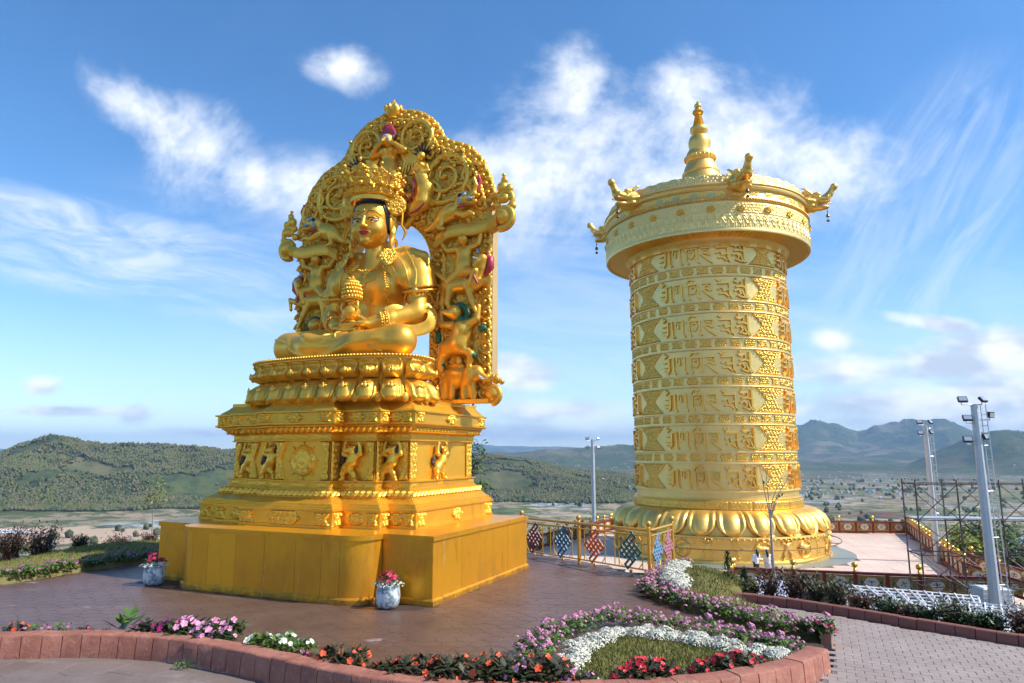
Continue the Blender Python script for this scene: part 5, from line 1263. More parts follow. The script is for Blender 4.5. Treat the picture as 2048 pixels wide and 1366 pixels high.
    for s in (-1, 1):
        for k in range(8): wg.tube([(.40*s + .06*k*s, .04, .55), (.55*s + .09*k*s, .02, .25 - .02*k), (.42*s + .12*k*s, .02, -.18 + .05*k)], [.05, .055, .02], 6)
    fc = MB().ball((-.02, -.24, 1.06), (.13, .08, .07), 2).ball((-.12, -.26, .98), (.05, .05, .05), 2).ball((.09, -.26, .98), (.05, .05, .05), 2).tube([(-.2, -.12, 1.06), (-.34, -.12, 1.14)], [.05, .01], 5).tube([(.17, -.12, 1.06), (.30, -.12, 1.14)], [.05, .01], 5).mesh('face_paint', BLUEP, 70)
    put('bird_figure', sdf_mesh('bird_figure', garuda, (-.85, -.5, -1.05), (.85, .35, 1.3), .036, SGOLD), [('flame_hair', fl.mesh('flame_hair', PINKP, 70)), ('wing', wg.mesh('wing', SREL, 70)), ('face_paint', fc)], (0, -.2, 11.45), False)
build_back()
# ------------------------------------------------------------------ hard ground: platform, road, path, terrace
def inside(pts, poly):
    pts = np.asarray(pts, float); poly = np.asarray(poly, float); ins = np.zeros(len(pts), bool); n = len(poly)
    for i in range(n):
        a, b = poly[i], poly[(i+1) % n]; c = (a[1] <= pts[:, 1]) != (b[1] <= pts[:, 1])
        x = a[0] + (pts[:, 1]-a[1])/((b[1]-a[1]) if abs(b[1]-a[1]) > 1e-9 else 1e-9)*(b[0]-a[0]); ins ^= c & (pts[:, 0] < x)
    return ins
def structure(name, poly, z, depth, mat):
    o = MB().prism(poly, z-depth, z).build(name, mat); return tag(o, kind='structure')
def lay(parent, cells, z, mat, name, gap=.012, top=.006, limit=300, jit=.0, seed=1):
    """lay paving pieces: the nearest ones as parts, the rest joined"""
    r_ = np.random.default_rng(seed); cells = sorted(cells, key=lambda c: float(np.hypot(*np.mean(c, 0))))
    rest = MB(); 
    for i, c in enumerate(cells):
        c = np.asarray(c, float); m = c.mean(0); n = len(c); dz = r_.uniform(-jit, jit)
        def ring(g, h): d = c - m; L = np.linalg.norm(d, axis=1)[:, None]; return np.c_[c - d/L*g, np.full(n, z + h)]
        mb = MB() if i < limit else rest
        R0, R1, R2 = ring(gap*.5, -.02), ring(gap*.5, top*.4 + dz), ring(gap*.5 + .008, top + dz)
        f = []
        for q in range(2):
            for k in range(n): l = (k+1) % n; f.append((q*n+k, q*n+l, (q+1)*n+l, (q+1)*n+k))
        f.append(tuple(2*n + k for k in range(n)))
        mb.add(np.vstack([R0, R1, R2]), f)
        if i < limit: mb.build(name, mat, parent)
    if rest.n: tag(rest.build(name + '_field', mat, parent), kind='stuff')
def hexcells(poly, size, seed, jit=.22, sx=1.25):
    poly = np.asarray(poly); lo, hi = poly.min(0), poly.max(0); cells = []
    def key(x, y):
        h = math.sin(round(x*97)*12.9898 + round(y*89)*78.233 + seed)*43758.5453; a = (h - math.floor(h))*2*PI
        h2 = math.sin(round(x*89)*39.34 + round(y*97)*11.135 + seed)*24634.63; return x + size*jit*math.cos(a)*sx, y + size*jit*math.sin(a)*(h2-math.floor(h2) + .3)
    w = size*math.sqrt(3)/2*2; nx, ny = int((hi[0]-lo[0])/(w*sx))+2, int((hi[1]-lo[1])/(size*1.5))+2
    for j in range(ny):
        for i in range(nx):
            cx, cy = lo[0] + (i + .5*(j % 2))*w*sx, lo[1] + j*size*1.5
            cells.append([key(cx + size*math.sin(a)*sx, cy + size*math.cos(a)) for a in (PI/6*k for k in (6, 4, 2, 0, 10, 8))])
    C = np.array([np.mean(c, 0) for c in cells]); ok = inside(C, poly); return [c for c, o in zip(cells, ok) if o]
def bricks(poly, w, h, ang, off=.5):
    poly = np.asarray(poly); c, s = math.cos(ang), math.sin(ang); M = np.array([[c, -s], [s, c]]); q = poly @ M; lo, hi = q.min(0), q.max(0); cells = []
    for j in range(int((hi[1]-lo[1])/h)+1):
        for i in range(int((hi[0]-lo[0])/w)+2):
            x, y = lo[0] + (i - off*(j % 2))*w, lo[1] + j*h; cells.append(np.array([(x, y), (x+w, y), (x+w, y+h), (x, y+h)]) @ M.T)
    ok = inside(np.array([x.mean(0) for x in cells]), poly); return [x for x, o in zip(cells, ok) if o]

def stamped(name, a, b, rough, scuff):
    def bld(M):
        p = M.pos(); n = M.noise(1.1, 6, .65, p); f = M.noise(14, 5, .7, p); x, y, z = M.xyz(p)
        c = M.mix(n.sm(.3, .7), a, b); c = M.mix(f.sm(.45, .75)*.4, c, tuple(q*.55 for q in a))
        st = M.noise(.55, 6, .75, M.comb(x*.55, y*1.4, z)).sm(.60, .68)*M.noise(3.2, 4, .7, p).sm(.42, .6)
        c = M.mix(st*scuff, c, (.42, .38, .36))
        return dict(base=c, rough=(f-.5)*.3 + rough, normal=M.bump(M.noise(22, 5, .75, p)*.5 + n*.4, .5, .012), spec=.5)
    return material(name, bld)
M_PLAT = stamped('stamped_brown_concrete', (.112, .060, .043), (.150, .088, .064), .43, .8)
M_ROAD = stamped('stamped_grey_concrete', (.17, .125, .105), (.23, .18, .155), .55, .4)
M_GROUT = material('dark_joint', base=(.06, .036, .028), rough=.7); M_GROUTP = material('sandy_joint', base=(.17, .135, .115), rough=.8)
def paver(M):
    p = M.pos(); n = M.noise(.8, 5, .6, p); r = M.rand(); v = M.voro(5.2, p, out='Color'); a, _, _ = M.xyz(v); f = M.noise(30, 4, .7, p)
    c = M.mix(n.sm(.3, .7), (.29, .235, .21), (.36, .30, .275)); c = M.mix(a*.35, c, (.22, .17, .15)); c = M.mix(f.sm(.5, .8)*.35, c, (.18, .14, .125))
    return dict(base=c, rough=.75, normal=M.bump(f, .4, .01))
M_PAVE = material('grey_pink_paver', paver)
def brick_mat(M):
    p = M.pos(); x, y, z = M.xyz(p); n = M.noise(2.2, 6, .65, p); f = M.noise(9, 6, .75, p); t = M.noise(.5, 3, .5, p)
    c = M.mix(n.sm(.3, .7), (.29, .10, .062), (.44, .18, .12)); c = M.mix(M.rand()*.45, c, (.24, .085, .06)); c = M.mix(f.sm(.5, .75)*.5, c, (.52, .34, .26))
    salt = (z*-3.2 + (f-.5)*1.4 + (t-.5)*1.8).sm(.25, .8)           # lime bloom creeping up from the foot
    c = M.mix(salt*.65, c, (.58, .50, .44)); c = M.mix(M.noise(1.3, 5, .7, p).sm(.58, .7)*.4, c, (.12, .06, .045))
    return dict(base=c, rough=.75, normal=M.bump(f + n*.9, .8, .025))
M_BRICK = material('terracotta_kerb', brick_mat)
M_BRICKD = material('dark_red_kerb', lambda M: (lambda f: dict(base=M.mix(f, (.16, .055, .04), (.27, .10, .075)), rough=.75, normal=M.bump(f, .5, .015)))(M.noise(7, 6, .7, M.pos())))
M_TILE = material('pale_pink_terrace_tile', lambda M: (lambda p, v: dict(base=M.mix(M.noise(.5, 5, .6, p).sm(.3, .7), (.62, .47, .37), (.72, .57, .46)), rough=.45, normal=M.bump(M.noise(8, 3, .6, p), .1, .01)))(M.pos(), 0))
M_TILEG = material('grey_green_ring_tile', lambda M: dict(base=M.mix(M.noise(1.2, 4, .6, M.pos()), (.17, .21, .20), (.24, .28, .26)), rough=.45))
M_LAWN = material('lawn_soil', lambda M: dict(base=M.mix(M.noise(5, 6, .7, M.pos()), (.12, .12, .035), (.24, .20, .085)), rough=.95, spec=.1))

PLAT = [(-14.5, 12.2), (-8.62, 12.05), (-7.0, 12.1), (-5.06, 11.62), (-3.14, 10.62), (-1.5, 9.88), (-.16, 9.66), (1.55, 9.64), (2.99, 9.86), (3.81, 10.16), (4.33, 10.5), (4.66, 10.95), (5.1, 11.85),
        (4.98, 12.1), (4.6, 12.5), (4.1, 13.1), (3.61, 13.94), (3.16, 14.95), (2.8, 15.75), (3.0, 16.8), (3.56, 17.9), (2.3, 20.1), (.36, 22.7), (-5, 27.5), (-8.6, 23.5), (-10.3, 20.4), (-11.1, 19.3), (-11.7, 18), (-12.2, 16.9), (-14.5, 16.4)]
plat = structure('platform', PLAT, -.004, 5.6, M_GROUT)
foot = np.array([(-3.9, -.6), (3.9, -.6), (3.9, 5.0), (-3.9, 5.0)]); cs, sn = math.cos(SA), math.sin(SA)
foot = foot @ np.array([[cs, sn], [-sn, cs]]) + np.array(SO[:2])
cells = hexcells(PLAT, .19, 3); cen = np.array([np.mean(c, 0) for c in cells]); keep = ~inside(cen, foot)
keep &= np.array([bool(inside(c, PLAT).all()) or not (m[0] > 3.9 and m[1] < 12.8) for c, m in zip(cells, cen)])
lay(plat, [c for c, k in zip(cells, keep) if k], -.004, M_PLAT, 'stamped_slab', .009, .004, 300, .001, 5)
ROAD = [(-16, 3), (3.2, 3), (3.4, 9.3), (2.42, 9.35), (1.0, 9.15), (-.8, 9.15), (-2.0, 9.6), (-3.5, 10.5), (-4.6, 11.1), (-5.68, 11.6), (-6.7, 11.75), (-8.3, 11.65), (-16, 11.6)]
road = structure('road', ROAD, -.155, .6, M_GROUTP)
lay(road, hexcells([p for p in ROAD if True], .42, 9), -.155, M_ROAD, 'stamped_slab', .012, .006, 300, .001, 6)
PATH = [(3.2, 3), (12.5, 3), (12.5, 9.6), (8.6, 12.05), (7.8, 12.85), (7.2, 13.45), (6.6, 14.2), (5.9, 14.9), (5.1, 15.6), (4.55, 15.75), (4.75, 15.1), (5.1, 13.6), (5.45, 12.5), (5.3, 11.9), (4.9, 11.1), (4.7, 10.75), (4.3, 10.3), (3.8, 9.9), (3.4, 9.3)]
path = structure('paved_path', PATH, -.112, .6, M_GROUTP)
lay(path, bricks(PATH, .25, .16, R(-24)), -.112, M_PAVE, 'paver', .009, .008, 300, .0015, 7)
TERR = [(11.4, 36.9), (22.6, 33.9), (33.9, 60.5), (8.9, 63.2), (.4, 48.6)]
terr = structure('terrace', TERR, TZ-.012, 4.5, M_GROUTP)
tc = bricks(TERR, 1.1, 1.1, R(-14), 0); cen = np.array([c.mean(0) for c in tc]); dd = np.hypot(cen[:, 0]-TX, cen[:, 1]-TY)
lay(terr, [c for c, d in zip(tc, dd) if d > 8.9], TZ-.012, M_TILE, 'floor_tile', .012, .008, 300, .0, 8)
o = MB().prism([(TX + 8.95*math.cos(a), TY + 8.95*math.sin(a)) for a in np.linspace(0, 2*PI, 97)[:-1]], TZ-.3, TZ+.002).build('ring_floor', M_TILEG, terr)

# ------------------------------------------------------------------ kerbs made of blocks
def smooth_line(p, step, it=2):
    p = np.array(p, float)
    for _ in range(it): q = np.empty((len(p)*2-2, 2)); q[0::2] = p[:-1]*.75 + p[1:]*.25; q[1::2] = p[:-1]*.25 + p[1:]*.75; p = np.vstack([p[:1], q, p[-1:]])
    return dense(p, step)
def kerb(name, label, line, w, z0, z1, bl, mat, side=1, lean=.02):
    """blocks along a line; the line is the outer (front) foot"""
    c = np.mean(line, 0); root = thing(name, label, 'kerb', (c[0], c[1], z0)); p = smooth_line(line, bl); r_ = random.Random(3)
    for a, b in zip(p[:-1], p[1:]):
        d = (b-a)/np.linalg.norm(b-a); n = np.array([-d[1], d[0]])*side; g = .007; h = z1 + r_.uniform(-.008, .008)
        a2, b2 = a + d*g - c, b - d*g - c; e = .025; L = lean + r_.uniform(-.004, .006)
        def row(k0, k1, z): return [(*(a2 + n*k0), z-z0), (*(b2 + n*k0), z-z0), (*(b2 + n*k1), z-z0), (*(a2 + n*k1), z-z0)]
        rings = [row(0, w, z0), row(L, w, h-e), row(L+e*.7, w-.01, h-e*.2), row(L+e*1.6, w-.03, h)]
        if side < 0: rings = [r[::-1] for r in rings]
        MB().loft([np.array(r) for r in rings]).build('kerb_block', mat, root, 50)
    return root
KF = [(-13.5, 11.7), (-9.4, 11.64), (-8.2, 11.58), (-7.6, 11.67), (-6.7, 11.70), (-5.6, 11.52), (-4.5, 11.02), (-3.5, 10.46), (-2.6, 9.92), (-2.0, 9.58), (-1.4, 9.35), (-.78, 9.16), (-.15, 9.10), (.48, 9.10), (1.1, 9.14), (1.76, 9.22), (2.42, 9.36), (3.2, 9.66), (3.85, 10.0), (4.38, 10.42), (4.76, 10.86)]
kerb('front_kerb', 'winding terracotta block kerb along the front flower bed', KF, .34, -.16, .20, .31, M_BRICK, 1)
kerb('end_kerb', 'short terracotta kerb stub at the end of the purple flower row', [(5.30, 12.02), (5.5, 12.42)], .16, -.12, .17, .22, M_BRICK, 1, .0)
KR = [(4.45, 15.85), (5.2, 15.62), (6.0, 14.92), (6.7, 14.22), (7.28, 13.5), (7.84, 12.9), (8.6, 12.1), (9.6, 11.2), (12.4, 9.7)]
kerb('path_kerb', 'long dark red block kerb along the far side of the paved path', KR, .16, -.12, .07, .30, M_BRICKD, 1, .0)
kerb('bank_kerb', 'short dark red kerb at the foot of the left grass bank', [(-16.5, 19.2), (-14.2, 19.0), (-12.9, 19.2)], .3, -.2, .16, .34, M_BRICKD, 1, .0)

# ------------------------------------------------------------------ lawns and planted soil
def sheet(name, poly, hfn, mat, step=.25):
    poly = np.asarray(poly, float); lo, hi = poly.min(0), poly.max(0); bm = bmesh.new()
    xs, ys = np.arange(lo[0], hi[0]+step, step), np.arange(lo[1], hi[1]+step, step); X, Y = np.meshgrid(xs, ys, indexing='ij'); P = np.stack([X.ravel(), Y.ravel()], 1); ins = inside(P, poly).reshape(X.shape)
    k = ins[:-1, :-1] | ins[1:, :-1] | ins[1:, 1:] | ins[:-1, 1:]
    Z = hfn(X, Y); d = seg_dist(X, Y, poly); Z = np.where(d < 0, np.minimum(Z, -.15), Z)
    idx = np.arange(X.size).reshape(X.shape); f = np.stack([idx[:-1, :-1][k], idx[1:, :-1][k], idx[1:, 1:][k], idx[:-1, 1:][k]], 1)
    used = np.unique(f); re = np.full(X.size, -1); re[used] = np.arange(len(used))
    o = link(name, make_mesh(name, np.stack([X.ravel(), Y.ravel(), Z.ravel()], 1)[used], re[f], mat, True)); return tag(o, kind='structure')
GRASS = material('short_grass', lambda M: dict(base=M.mix(M.noise(1.5, 5, .7, M.pos()).sm(.3, .7), (.12, .155, .03), (.28, .25, .085)), rough=.8, spec=.2))
def grass(name, label, poly, hfn, n, hgt=.05):
    poly = np.asarray(poly, float); lo, hi = poly.min(0), poly.max(0); P = rng.uniform(lo, hi, (n*3, 2)); P = P[inside(P, poly)][:n]; m = len(P)
    z = hfn(P[:, 0], P[:, 1]); a = rng.uniform(0, 2*PI, m); h = hgt*rng.uniform(.5, 1.3, m); w = .010; l = rng.uniform(-.03, .03, (m, 2))
    v = np.stack([np.c_[P[:, 0]-w*np.cos(a), P[:, 1]-w*np.sin(a), z-.01], np.c_[P[:, 0]+w*np.cos(a), P[:, 1]+w*np.sin(a), z-.01], np.c_[P + l, z + h]], 1).reshape(-1, 3)
    o = link(name, make_mesh(name, v, np.arange(m*3).reshape(m, 3), GRASS)); tag(o, label, 'grass', kind='stuff'); return o
MOUND = [(3.2, 15.5), (3.75, 14.2), (4.3, 13.2), (4.9, 12.55), (5.4, 12.3), (5.35, 12.9), (5.1, 13.9), (4.78, 15.0), (4.6, 15.7), (5.2, 15.95), (6.0, 17.5), (5.2, 19.5), (4.3, 19.6), (3.5, 17.7), (2.95, 16.4)]
mh = lambda X, Y: .04 + .34*np.exp(-((X-4.35)/.75)**2 - ((Y-16.6)/1.6)**2)
sheet('mound_lawn', MOUND, mh, M_LAWN, .15); grass('mound_grass', 'dry short grass on the mound behind the purple flower row', MOUND, mh, 9000, .06)
HEART = [(.55, 10.0), (.85, 10.5), (1.1, 11.1), (1.45, 11.8), (1.9, 12.1), (2.4, 11.95), (3.0, 11.45), (3.6, 11.0), (4.0, 10.6), (3.6, 10.15), (2.8, 9.85), (1.5, 9.72)]
hh_ = lambda X, Y: X*0 + .06
sheet('heart_lawn', HEART, hh_, M_LAWN, .1); grass('heart_grass', 'small green lawn inside the white flower border', HEART, hh_, 9000, .05)
BANK = [(-10.2, 20.6), (-11.1, 19.5), (-11.8, 18.1), (-12.4, 17.0), (-14.5, 16.6), (-18, 16.4), (-18, 21), (-14, 22), (-10.5, 24.0), (-8.8, 23.2)]
bh = lambda X, Y: .05 + .22*np.clip((-X - 10 + (Y-20)*.55)/2.2, 0, 1) - .55*np.clip((-X-13)/3, 0, 1)
sheet('bank_lawn', BANK, bh, M_LAWN, .25); grass('bank_grass', 'dry yellow green grass on the bank beyond the left flower row', BANK, bh, 12000, .08)
# earth slope between path and terrace, and around the platform
def slope_h(X, Y):
    t = np.clip((np.hypot((X-4.5)*.9, Y-13.5) - 3.4)/13, 0, 1); return -.14 - 4.6*t**.8
EARTH = material('planted_earth', lambda M: dict(base=M.mix(M.noise(1.3, 6, .7, M.pos()), (.07, .055, .035), (.16, .12, .075)), rough=.95, spec=.1, normal=M.bump(M.noise(6, 5, .7, M.pos()), .6, .05)))
sheet('planted_slope', [(4.5, 15.85), (5.3, 15.72), (6.1, 15.05), (6.8, 14.3), (7.4, 13.6), (8.0, 13.0), (8.7, 12.2), (9.7, 11.3), (12.5, 9.8), (26, 9), (30, 30), (26, 38), (22.4, 33.6), (11.2, 36.6), (6, 34), (4.2, 22), (5, 19.6), (6.0, 17.6), (5.2, 16.0)], slope_h, EARTH, .5)
# ------------------------------------------------------------------ gold knot railing on the platform edge
RGOLD = material('rail_gold_paint', base=(.72, .40, .06), metal=.45, rough=.38)
KNOT = {n: material(n + '_knot_paint', base=c, rough=.4) for n, c in (('maroon', (.26, .02, .07)), ('blue', (.02, .22, .42)), ('orange', (.80, .14, .015)), ('teal', (.01, .16, .20)), ('sky', (.16, .34, .55)), ('pink', (.55, .20, .28)))}
KEDGE = material('knot_pale_edge', base=(.40, .38, .30), rough=.45)
def knot_mesh(mat, name, w):
    """endless knot: interlaced diagonal bands"""
    mb = MB(); u = .098
    P = lambda i, j: (((i-j)*u*.95), ((i+j)*u*1.02))
    lines = [[(-2, 0), (2, 0)], [(-2, 1), (2, 1)], [(-2, -1), (2, -1)], [(0, -2), (0, 2)], [(1, -2), (1, 2)], [(-1, -2), (-1, 2)]]
    loops = [[(-2, 0), (-2, 1)], [(2, 0), (2, -1)], [(0, 2), (1, 2)], [(0, -2), (-1, -2)], [(-2, -1), (-3, -1), (-3, -2.0), (-1, -2)], [(2, 1), (3, 1), (3, 2), (1, 2)], [(-1, 2), (-2, 2), (-2, 1)], [(1, -2), (2, -2), (2, -1)]]
    for ln in lines + loops:
        p = np.array([P(*q) for q in ln])
        for a, b in zip(p[:-1], p[1:]):
            d = (b-a)/np.linalg.norm(b-a); n = np.array([-d[1], d[0]])*w; a2, b2 = a - d*w, b + d*w
            q = [a2-n, b2-n, b2+n, a2+n]; t = .010 if w > .025 else .020
            mb.add([(x, -t, y) for x, y in q] + [(x, t, y) for x, y in q], [(0, 1, 2, 3), (7, 6, 5, 4), (0, 4, 5, 1), (1, 5, 6, 2), (2, 6, 7, 3), (3, 7, 4, 0)])
    return mb.mesh(name, mat)
KN = {k: knot_mesh(m, 'knot', .024) for k, m in KNOT.items()}; KE = knot_mesh(KEDGE, 'knot_edge', .028)
def gold_rail(label, P0, P1, cols, posts, H=1.16):
    P0, P1 = np.array(P0, float), np.array(P1, float); d = P1 - P0; L = np.hypot(d[0], d[1]); an = math.atan2(d[1], d[0])
    root = thing('gold_railing', label, 'railing', tuple(P0), an, 'gold railings with endless knots'); dz = d[2]
    zz = lambda x: dz*x/L
    def bar(name, z, r): MB().tube([(0, 0, z), (L, 0, z+dz)], r, 8).build(name, RGOLD, root, 50)
    bar('top_rail', H, .035); bar('upper_rail', H-.14, .022); bar('bottom_rail', .17, .022)
    for x in posts: MB().tube([(x, 0, -.35+zz(x)), (x, 0, H+.05+zz(x))], .045, 10).build('post', RGOLD, root, 50); MB().lathe([(.0, 0), (.05, .01), (.035, .05), (.065, .09), (.075, .13), (.05, .18), (0, .20)], 12, (x, 0, H+.04+zz(x))).build('post_finial', RGOLD, root, 50)
    n = len(cols); w = L/n
    for i, cname in enumerate(cols):
        c = w*(i+.5)
        for x in (c-.42*w, c-.30*w*1.02, c+.30*w*1.02): MB().tube([(x, 0, .17+zz(x)), (x, 0, H-.14+zz(x))], .014, 6).build('baluster', RGOLD, root, 60)
        h = .30*w
        for sx_, sz_ in ((-1, -1), (1, -1), (1, 1), (-1, 1)):
            zc = .17 if sz_ < 0 else H-.14; MB().tube([(c+sx_*h, 0, zc - sz_*.16+zz(c)), (c+sx_*(h-.14), 0, zc+zz(c))], .012, 6).build('corner_brace', RGOLD, root, 60)
        o = link('knot', KN[cname], None, root, (c, -.012, (H+.03)/2+zz(c)), (0, 0, 0), (1.05, 1, .90)); link('knot_edge', KE, None, o)
        MB().ball((c, 0, .09+zz(c)), .045, 2).build('foot_ball', RGOLD, root, 60)
    return root
gold_rail('gold railing with maroon, blue, orange and teal endless knots beside the plinth', (.30, 22.7, -.12), (3.49, 17.94, 0), ['maroon', 'blue', 'orange', 'teal'], (0.02, 2.9, 5.7))
gold_rail('gold railing with sky blue and pink knots at the platform corner', (3.52, 17.96, 0), (4.45, 19.6, -.02), ['sky', 'pink'], (1.86,))

# ------------------------------------------------------------------ red balustrades round the terrace
M_RED = material('oxblood_paint', lambda M: dict(base=M.mix(M.noise(6, 4), (.17, .018, .014), (.23, .03, .022)), rough=.45))
M_OCH = material('ochre_panel', lambda M: (lambda n: dict(base=M.mix(n.sm(.45, .62), (.42, .23, .04), (.22, .13, .045)), rough=.5))(M.noise(9, 4, .6, M.coord('Object'))))
M_OCHE = material('yellow_panel_line', base=(.68, .40, .07), rough=.45)
M_CREAM = material('cream_medallion', base=(.72, .62, .48), rough=.5)
M_MOT = [material('motif_%d' % i, base=c, rough=.5) for i, c in enumerate([(.02, .05, .13), (.05, .14, .10), (.26, .03, .03), (.10, .07, .05)])]
M_BALL = material('finial_gold', base=(.85, .55, .10), metal=.8, rough=.3)
def bal_parts(w, h):
    pn = MB().box((0, 0, 0), (w, .05, h)).mesh('panel', M_OCH)
    fr = MB()
    for s in (-1, 1): fr.box((0, -.028, s*h*.42), (w*.92, .012, .02)); fr.box((s*w*.45, -.028, 0), (.02, .0125, h*.86)); fr.box((0, .028, s*h*.42), (w*.92, .012, .02)); fr.box((s*w*.45, .028, 0), (.02, .0125, h*.86))
    md = MB()
    for y in (-.032, .032): md.loft([[(.27*h/.5*math.cos(a), y-.01, .205*h/.5*math.sin(a)) for a in np.linspace(0, 2*PI, 7)[:-1]], [(.27*h/.5*math.cos(a), y+.01, .205*h/.5*math.sin(a)) for a in np.linspace(0, 2*PI, 7)[:-1]]])
    mots = []
    for i in range(4):
        m = MB()
        for y in (-.045, .045):
            m.ball((0, y, .02), (.05, .012, .07), 1)
            for q in range(3 + i): t = 2*PI*q/(3+i) + .5; m.ball((.12*math.cos(t), y, .11*math.sin(t)), (.045, .01, .035), 1)
            for s in (-1, 1): m.ball((s*w*.34, y*.75, 0), (.09, .008, .06), 1).ball((s*w*.36, y*.75, .1), (.05, .008, .04), 1).ball((s*w*.36, y*.75, -.1), (.05, .008, .04), 1)
        mots.append(m.mesh('motif', M_MOT[i], 60))
    return pn, fr.mesh('panel_line', M_OCHE), md.mesh('medallion', M_CREAM), mots
fin_me = MB().lathe([(.10, 0), (.12, .03), (.06, .07), (.09, .12), (.05, .16), (.04, .19), (.13, .25), (.155, .33), (.12, .42), (.04, .48), (0, .5)], 14).mesh('finial', M_BALL, 50)
bal_no = [0]
def balustrade(label, P0, P1, n, H=1.0, fin_every=2, group='red balustrades round the terrace'):
    P0, P1 = np.array(P0, float), np.array(P1, float); d = P1-P0; L = np.hypot(d[0], d[1]); an = math.atan2(d[1], d[0]); dz = d[2]; w = L/n
    root = thing('balustrade', label, 'balustrade', tuple(P0), an, group); sl = -math.atan2(dz, L)
    def rail(name, z, hh, dep): MB().loft([np.array([(x, -dep, z-hh+dz*x/L), (x, dep, z-hh+dz*x/L), (x, dep, z+hh+dz*x/L), (x, -dep, z+hh+dz*x/L)]) for x in (-.1, L+.1)]).build(name, M_RED, root)
    rail('top_rail', H-.06, .06, .12); rail('bottom_rail', .12, .07, .10)
    pn, fr, md, mots = bal_parts(w-.17, H-.34)
    post = MB().box((0, 0, (H-.1)/2), (.15, .15, H-.08)).mesh('post', M_RED)
    for i in range(n+1):
        x = i*w; z = dz*x/L; link('post', post, None, root, (x, 0, z))
        if i % fin_every == 0: link('finial', fin_me, None, root, (x, 0, H+z))
        if i < n:
            o = link('panel', pn, None, root, (x+w/2, 0, H/2+.02+dz*(x+w/2)/L), (0, sl, 0)); link('panel_line', fr, None, o); link('medallion', md, None, o); tag(link('motif', mots[(i + bal_no[0]) % 4], None, o), kind='stuff')
    bal_no[0] += 1; return root
balustrade('red balustrade with hexagon medallions on the near edge of the terrace', (11.45, 36.75, TZ), (22.5, 33.85, TZ), 8)
balustrade('red balustrade far behind the prayer wheel along the rear terrace edge', (8.9, 63.0, TZ), (33.8, 60.4, TZ), 18)
balustrade('red balustrade receding along the right side of the terrace', (33.8, 60.3, TZ), (24.6, 38.8, TZ), 16, fin_every=1)
balustrade('red balustrade seen through the gold railing left of the prayer wheel', (.5, 48.7, TZ), (8.8, 62.9, TZ), 11, fin_every=1)
balustrade('short red stair balustrade running down from the terrace near the little conifer', (11.3, 36.6, TZ), (9.9, 33.0, TZ-.5), 3, fin_every=1)
balustrade('upper red stair balustrade sloping down to the right of the terrace', (27.2, 44.5, TZ), (34.5, 38.5, TZ-2.4), 7, fin_every=1)
balustrade('lower red stair balustrade sloping down to the right of the terrace', (24.4, 38.4, TZ), (30.5, 33.5, TZ-2.2), 6, fin_every=1)
# steps of the stair between the two sloping balustrades
st = thing('stone_steps', 'pale stone steps going down right of the terrace', 'steps', (25.8, 41.4, TZ-.2), math.atan2(-5.5, 6.8))
for k in range(10): MB().box((.45 + .8*k, 0, -.15-.24*k), (.8, 6.5, .3)).build('step', M_TILE, st)
# ------------------------------------------------------------------ plants
def leafmat(name, a, b, rough=.5, sub=.0):
    return material(name, lambda M: (lambda p: dict(base=M.mix(M.noise(7, 3, .6, p).sm(.3, .7), a, b), rough=rough, spec=.35))(M.pos()))
LF_DARK = leafmat('dark_green_leaf', (.022, .05, .014), (.06, .10, .026)); LF_BRZ = leafmat('bronze_leaf', (.030, .028, .016), (.055, .06, .022)); LF_GRN = leafmat('green_leaf', (.05, .115, .018), (.12, .20, .035))
LF_RED = leafmat('russet_leaf', (.075, .032, .025), (.13, .075, .04)); LF_OLV = leafmat('olive_leaf', (.05, .062, .02), (.10, .10, .04)); LF_YEL = leafmat('yellow_green_leaf', (.14, .19, .02), (.26, .28, .04))
def petal_m(name, c, d=None): return material(name, lambda M: dict(base=M.mix(M.noise(25, 2), c, d or tuple(x*.75 for x in c)), rough=.5))
PT = {'orange': petal_m('orange_petal', (.80, .10, .02)), 'red': petal_m('red_petal', (.62, .02, .03)), 'magenta': petal_m('magenta_petal', (.55, .02, .22)), 'pink': petal_m('pink_petal', (.75, .22, .42), (.80, .40, .55)), 'white': petal_m('white_petal', (.78, .76, .66), (.66, .66, .52)),
      'purple': petal_m('purple_petal', (.54, .16, .31), (.62, .31, .43)), 'lilac': petal_m('lilac_petal', (.36, .08, .24), (.48, .16, .34)), 'crimson': petal_m('crimson_petal', (.55, .02, .08))}
BARK = material('grey_bark', lambda M: dict(base=M.mix(M.noise(14, 5, .7, M.coord('Object')), (.26, .21, .17), (.46, .41, .36)), rough=.9))
TWIG = material('brown_twig', base=(.09, .06, .045), rough=.9)
def leaf_cloud(centres, n_, size, r_, droop=.3, asp=2.2):
    """leaf-shaped quads (two triangles folded on the midrib) at the given points"""
    c = np.asarray(centres); m = len(c); a = r_.uniform(0, 2*PI, m); el = r_.uniform(-.5, .9, m) - droop
    d = np.stack([np.cos(a)*np.cos(el), np.sin(a)*np.cos(el), np.sin(el)], 1); s = np.stack([-np.sin(a), np.cos(a), r_.uniform(-.4, .4, m)], 1); L = size*r_.uniform(.6, 1.3, m)[:, None]; w = L/asp
    v = np.stack([c, c + d*L*.5 + s*w*.5, c + d*L, c + d*L*.5 - s*w*.5], 1).reshape(-1, 3); i = np.arange(m)[:, None]*4
    return v, np.hstack([i, i+1, i+2, i+3])
def dome(r_, n, R_, H, hollow=.45):
    a = r_.uniform(0, 2*PI, n); u = r_.uniform(0, 1, n); rad = np.sqrt(u); t = r_.uniform(hollow, 1, n)**.5
    return np.stack([R_*rad*np.cos(a)*t, R_*rad*np.sin(a)*t, H*(.08 + .9*np.sqrt(np.clip(1-(rad*.95)**2, 0, 1))*t)], 1)
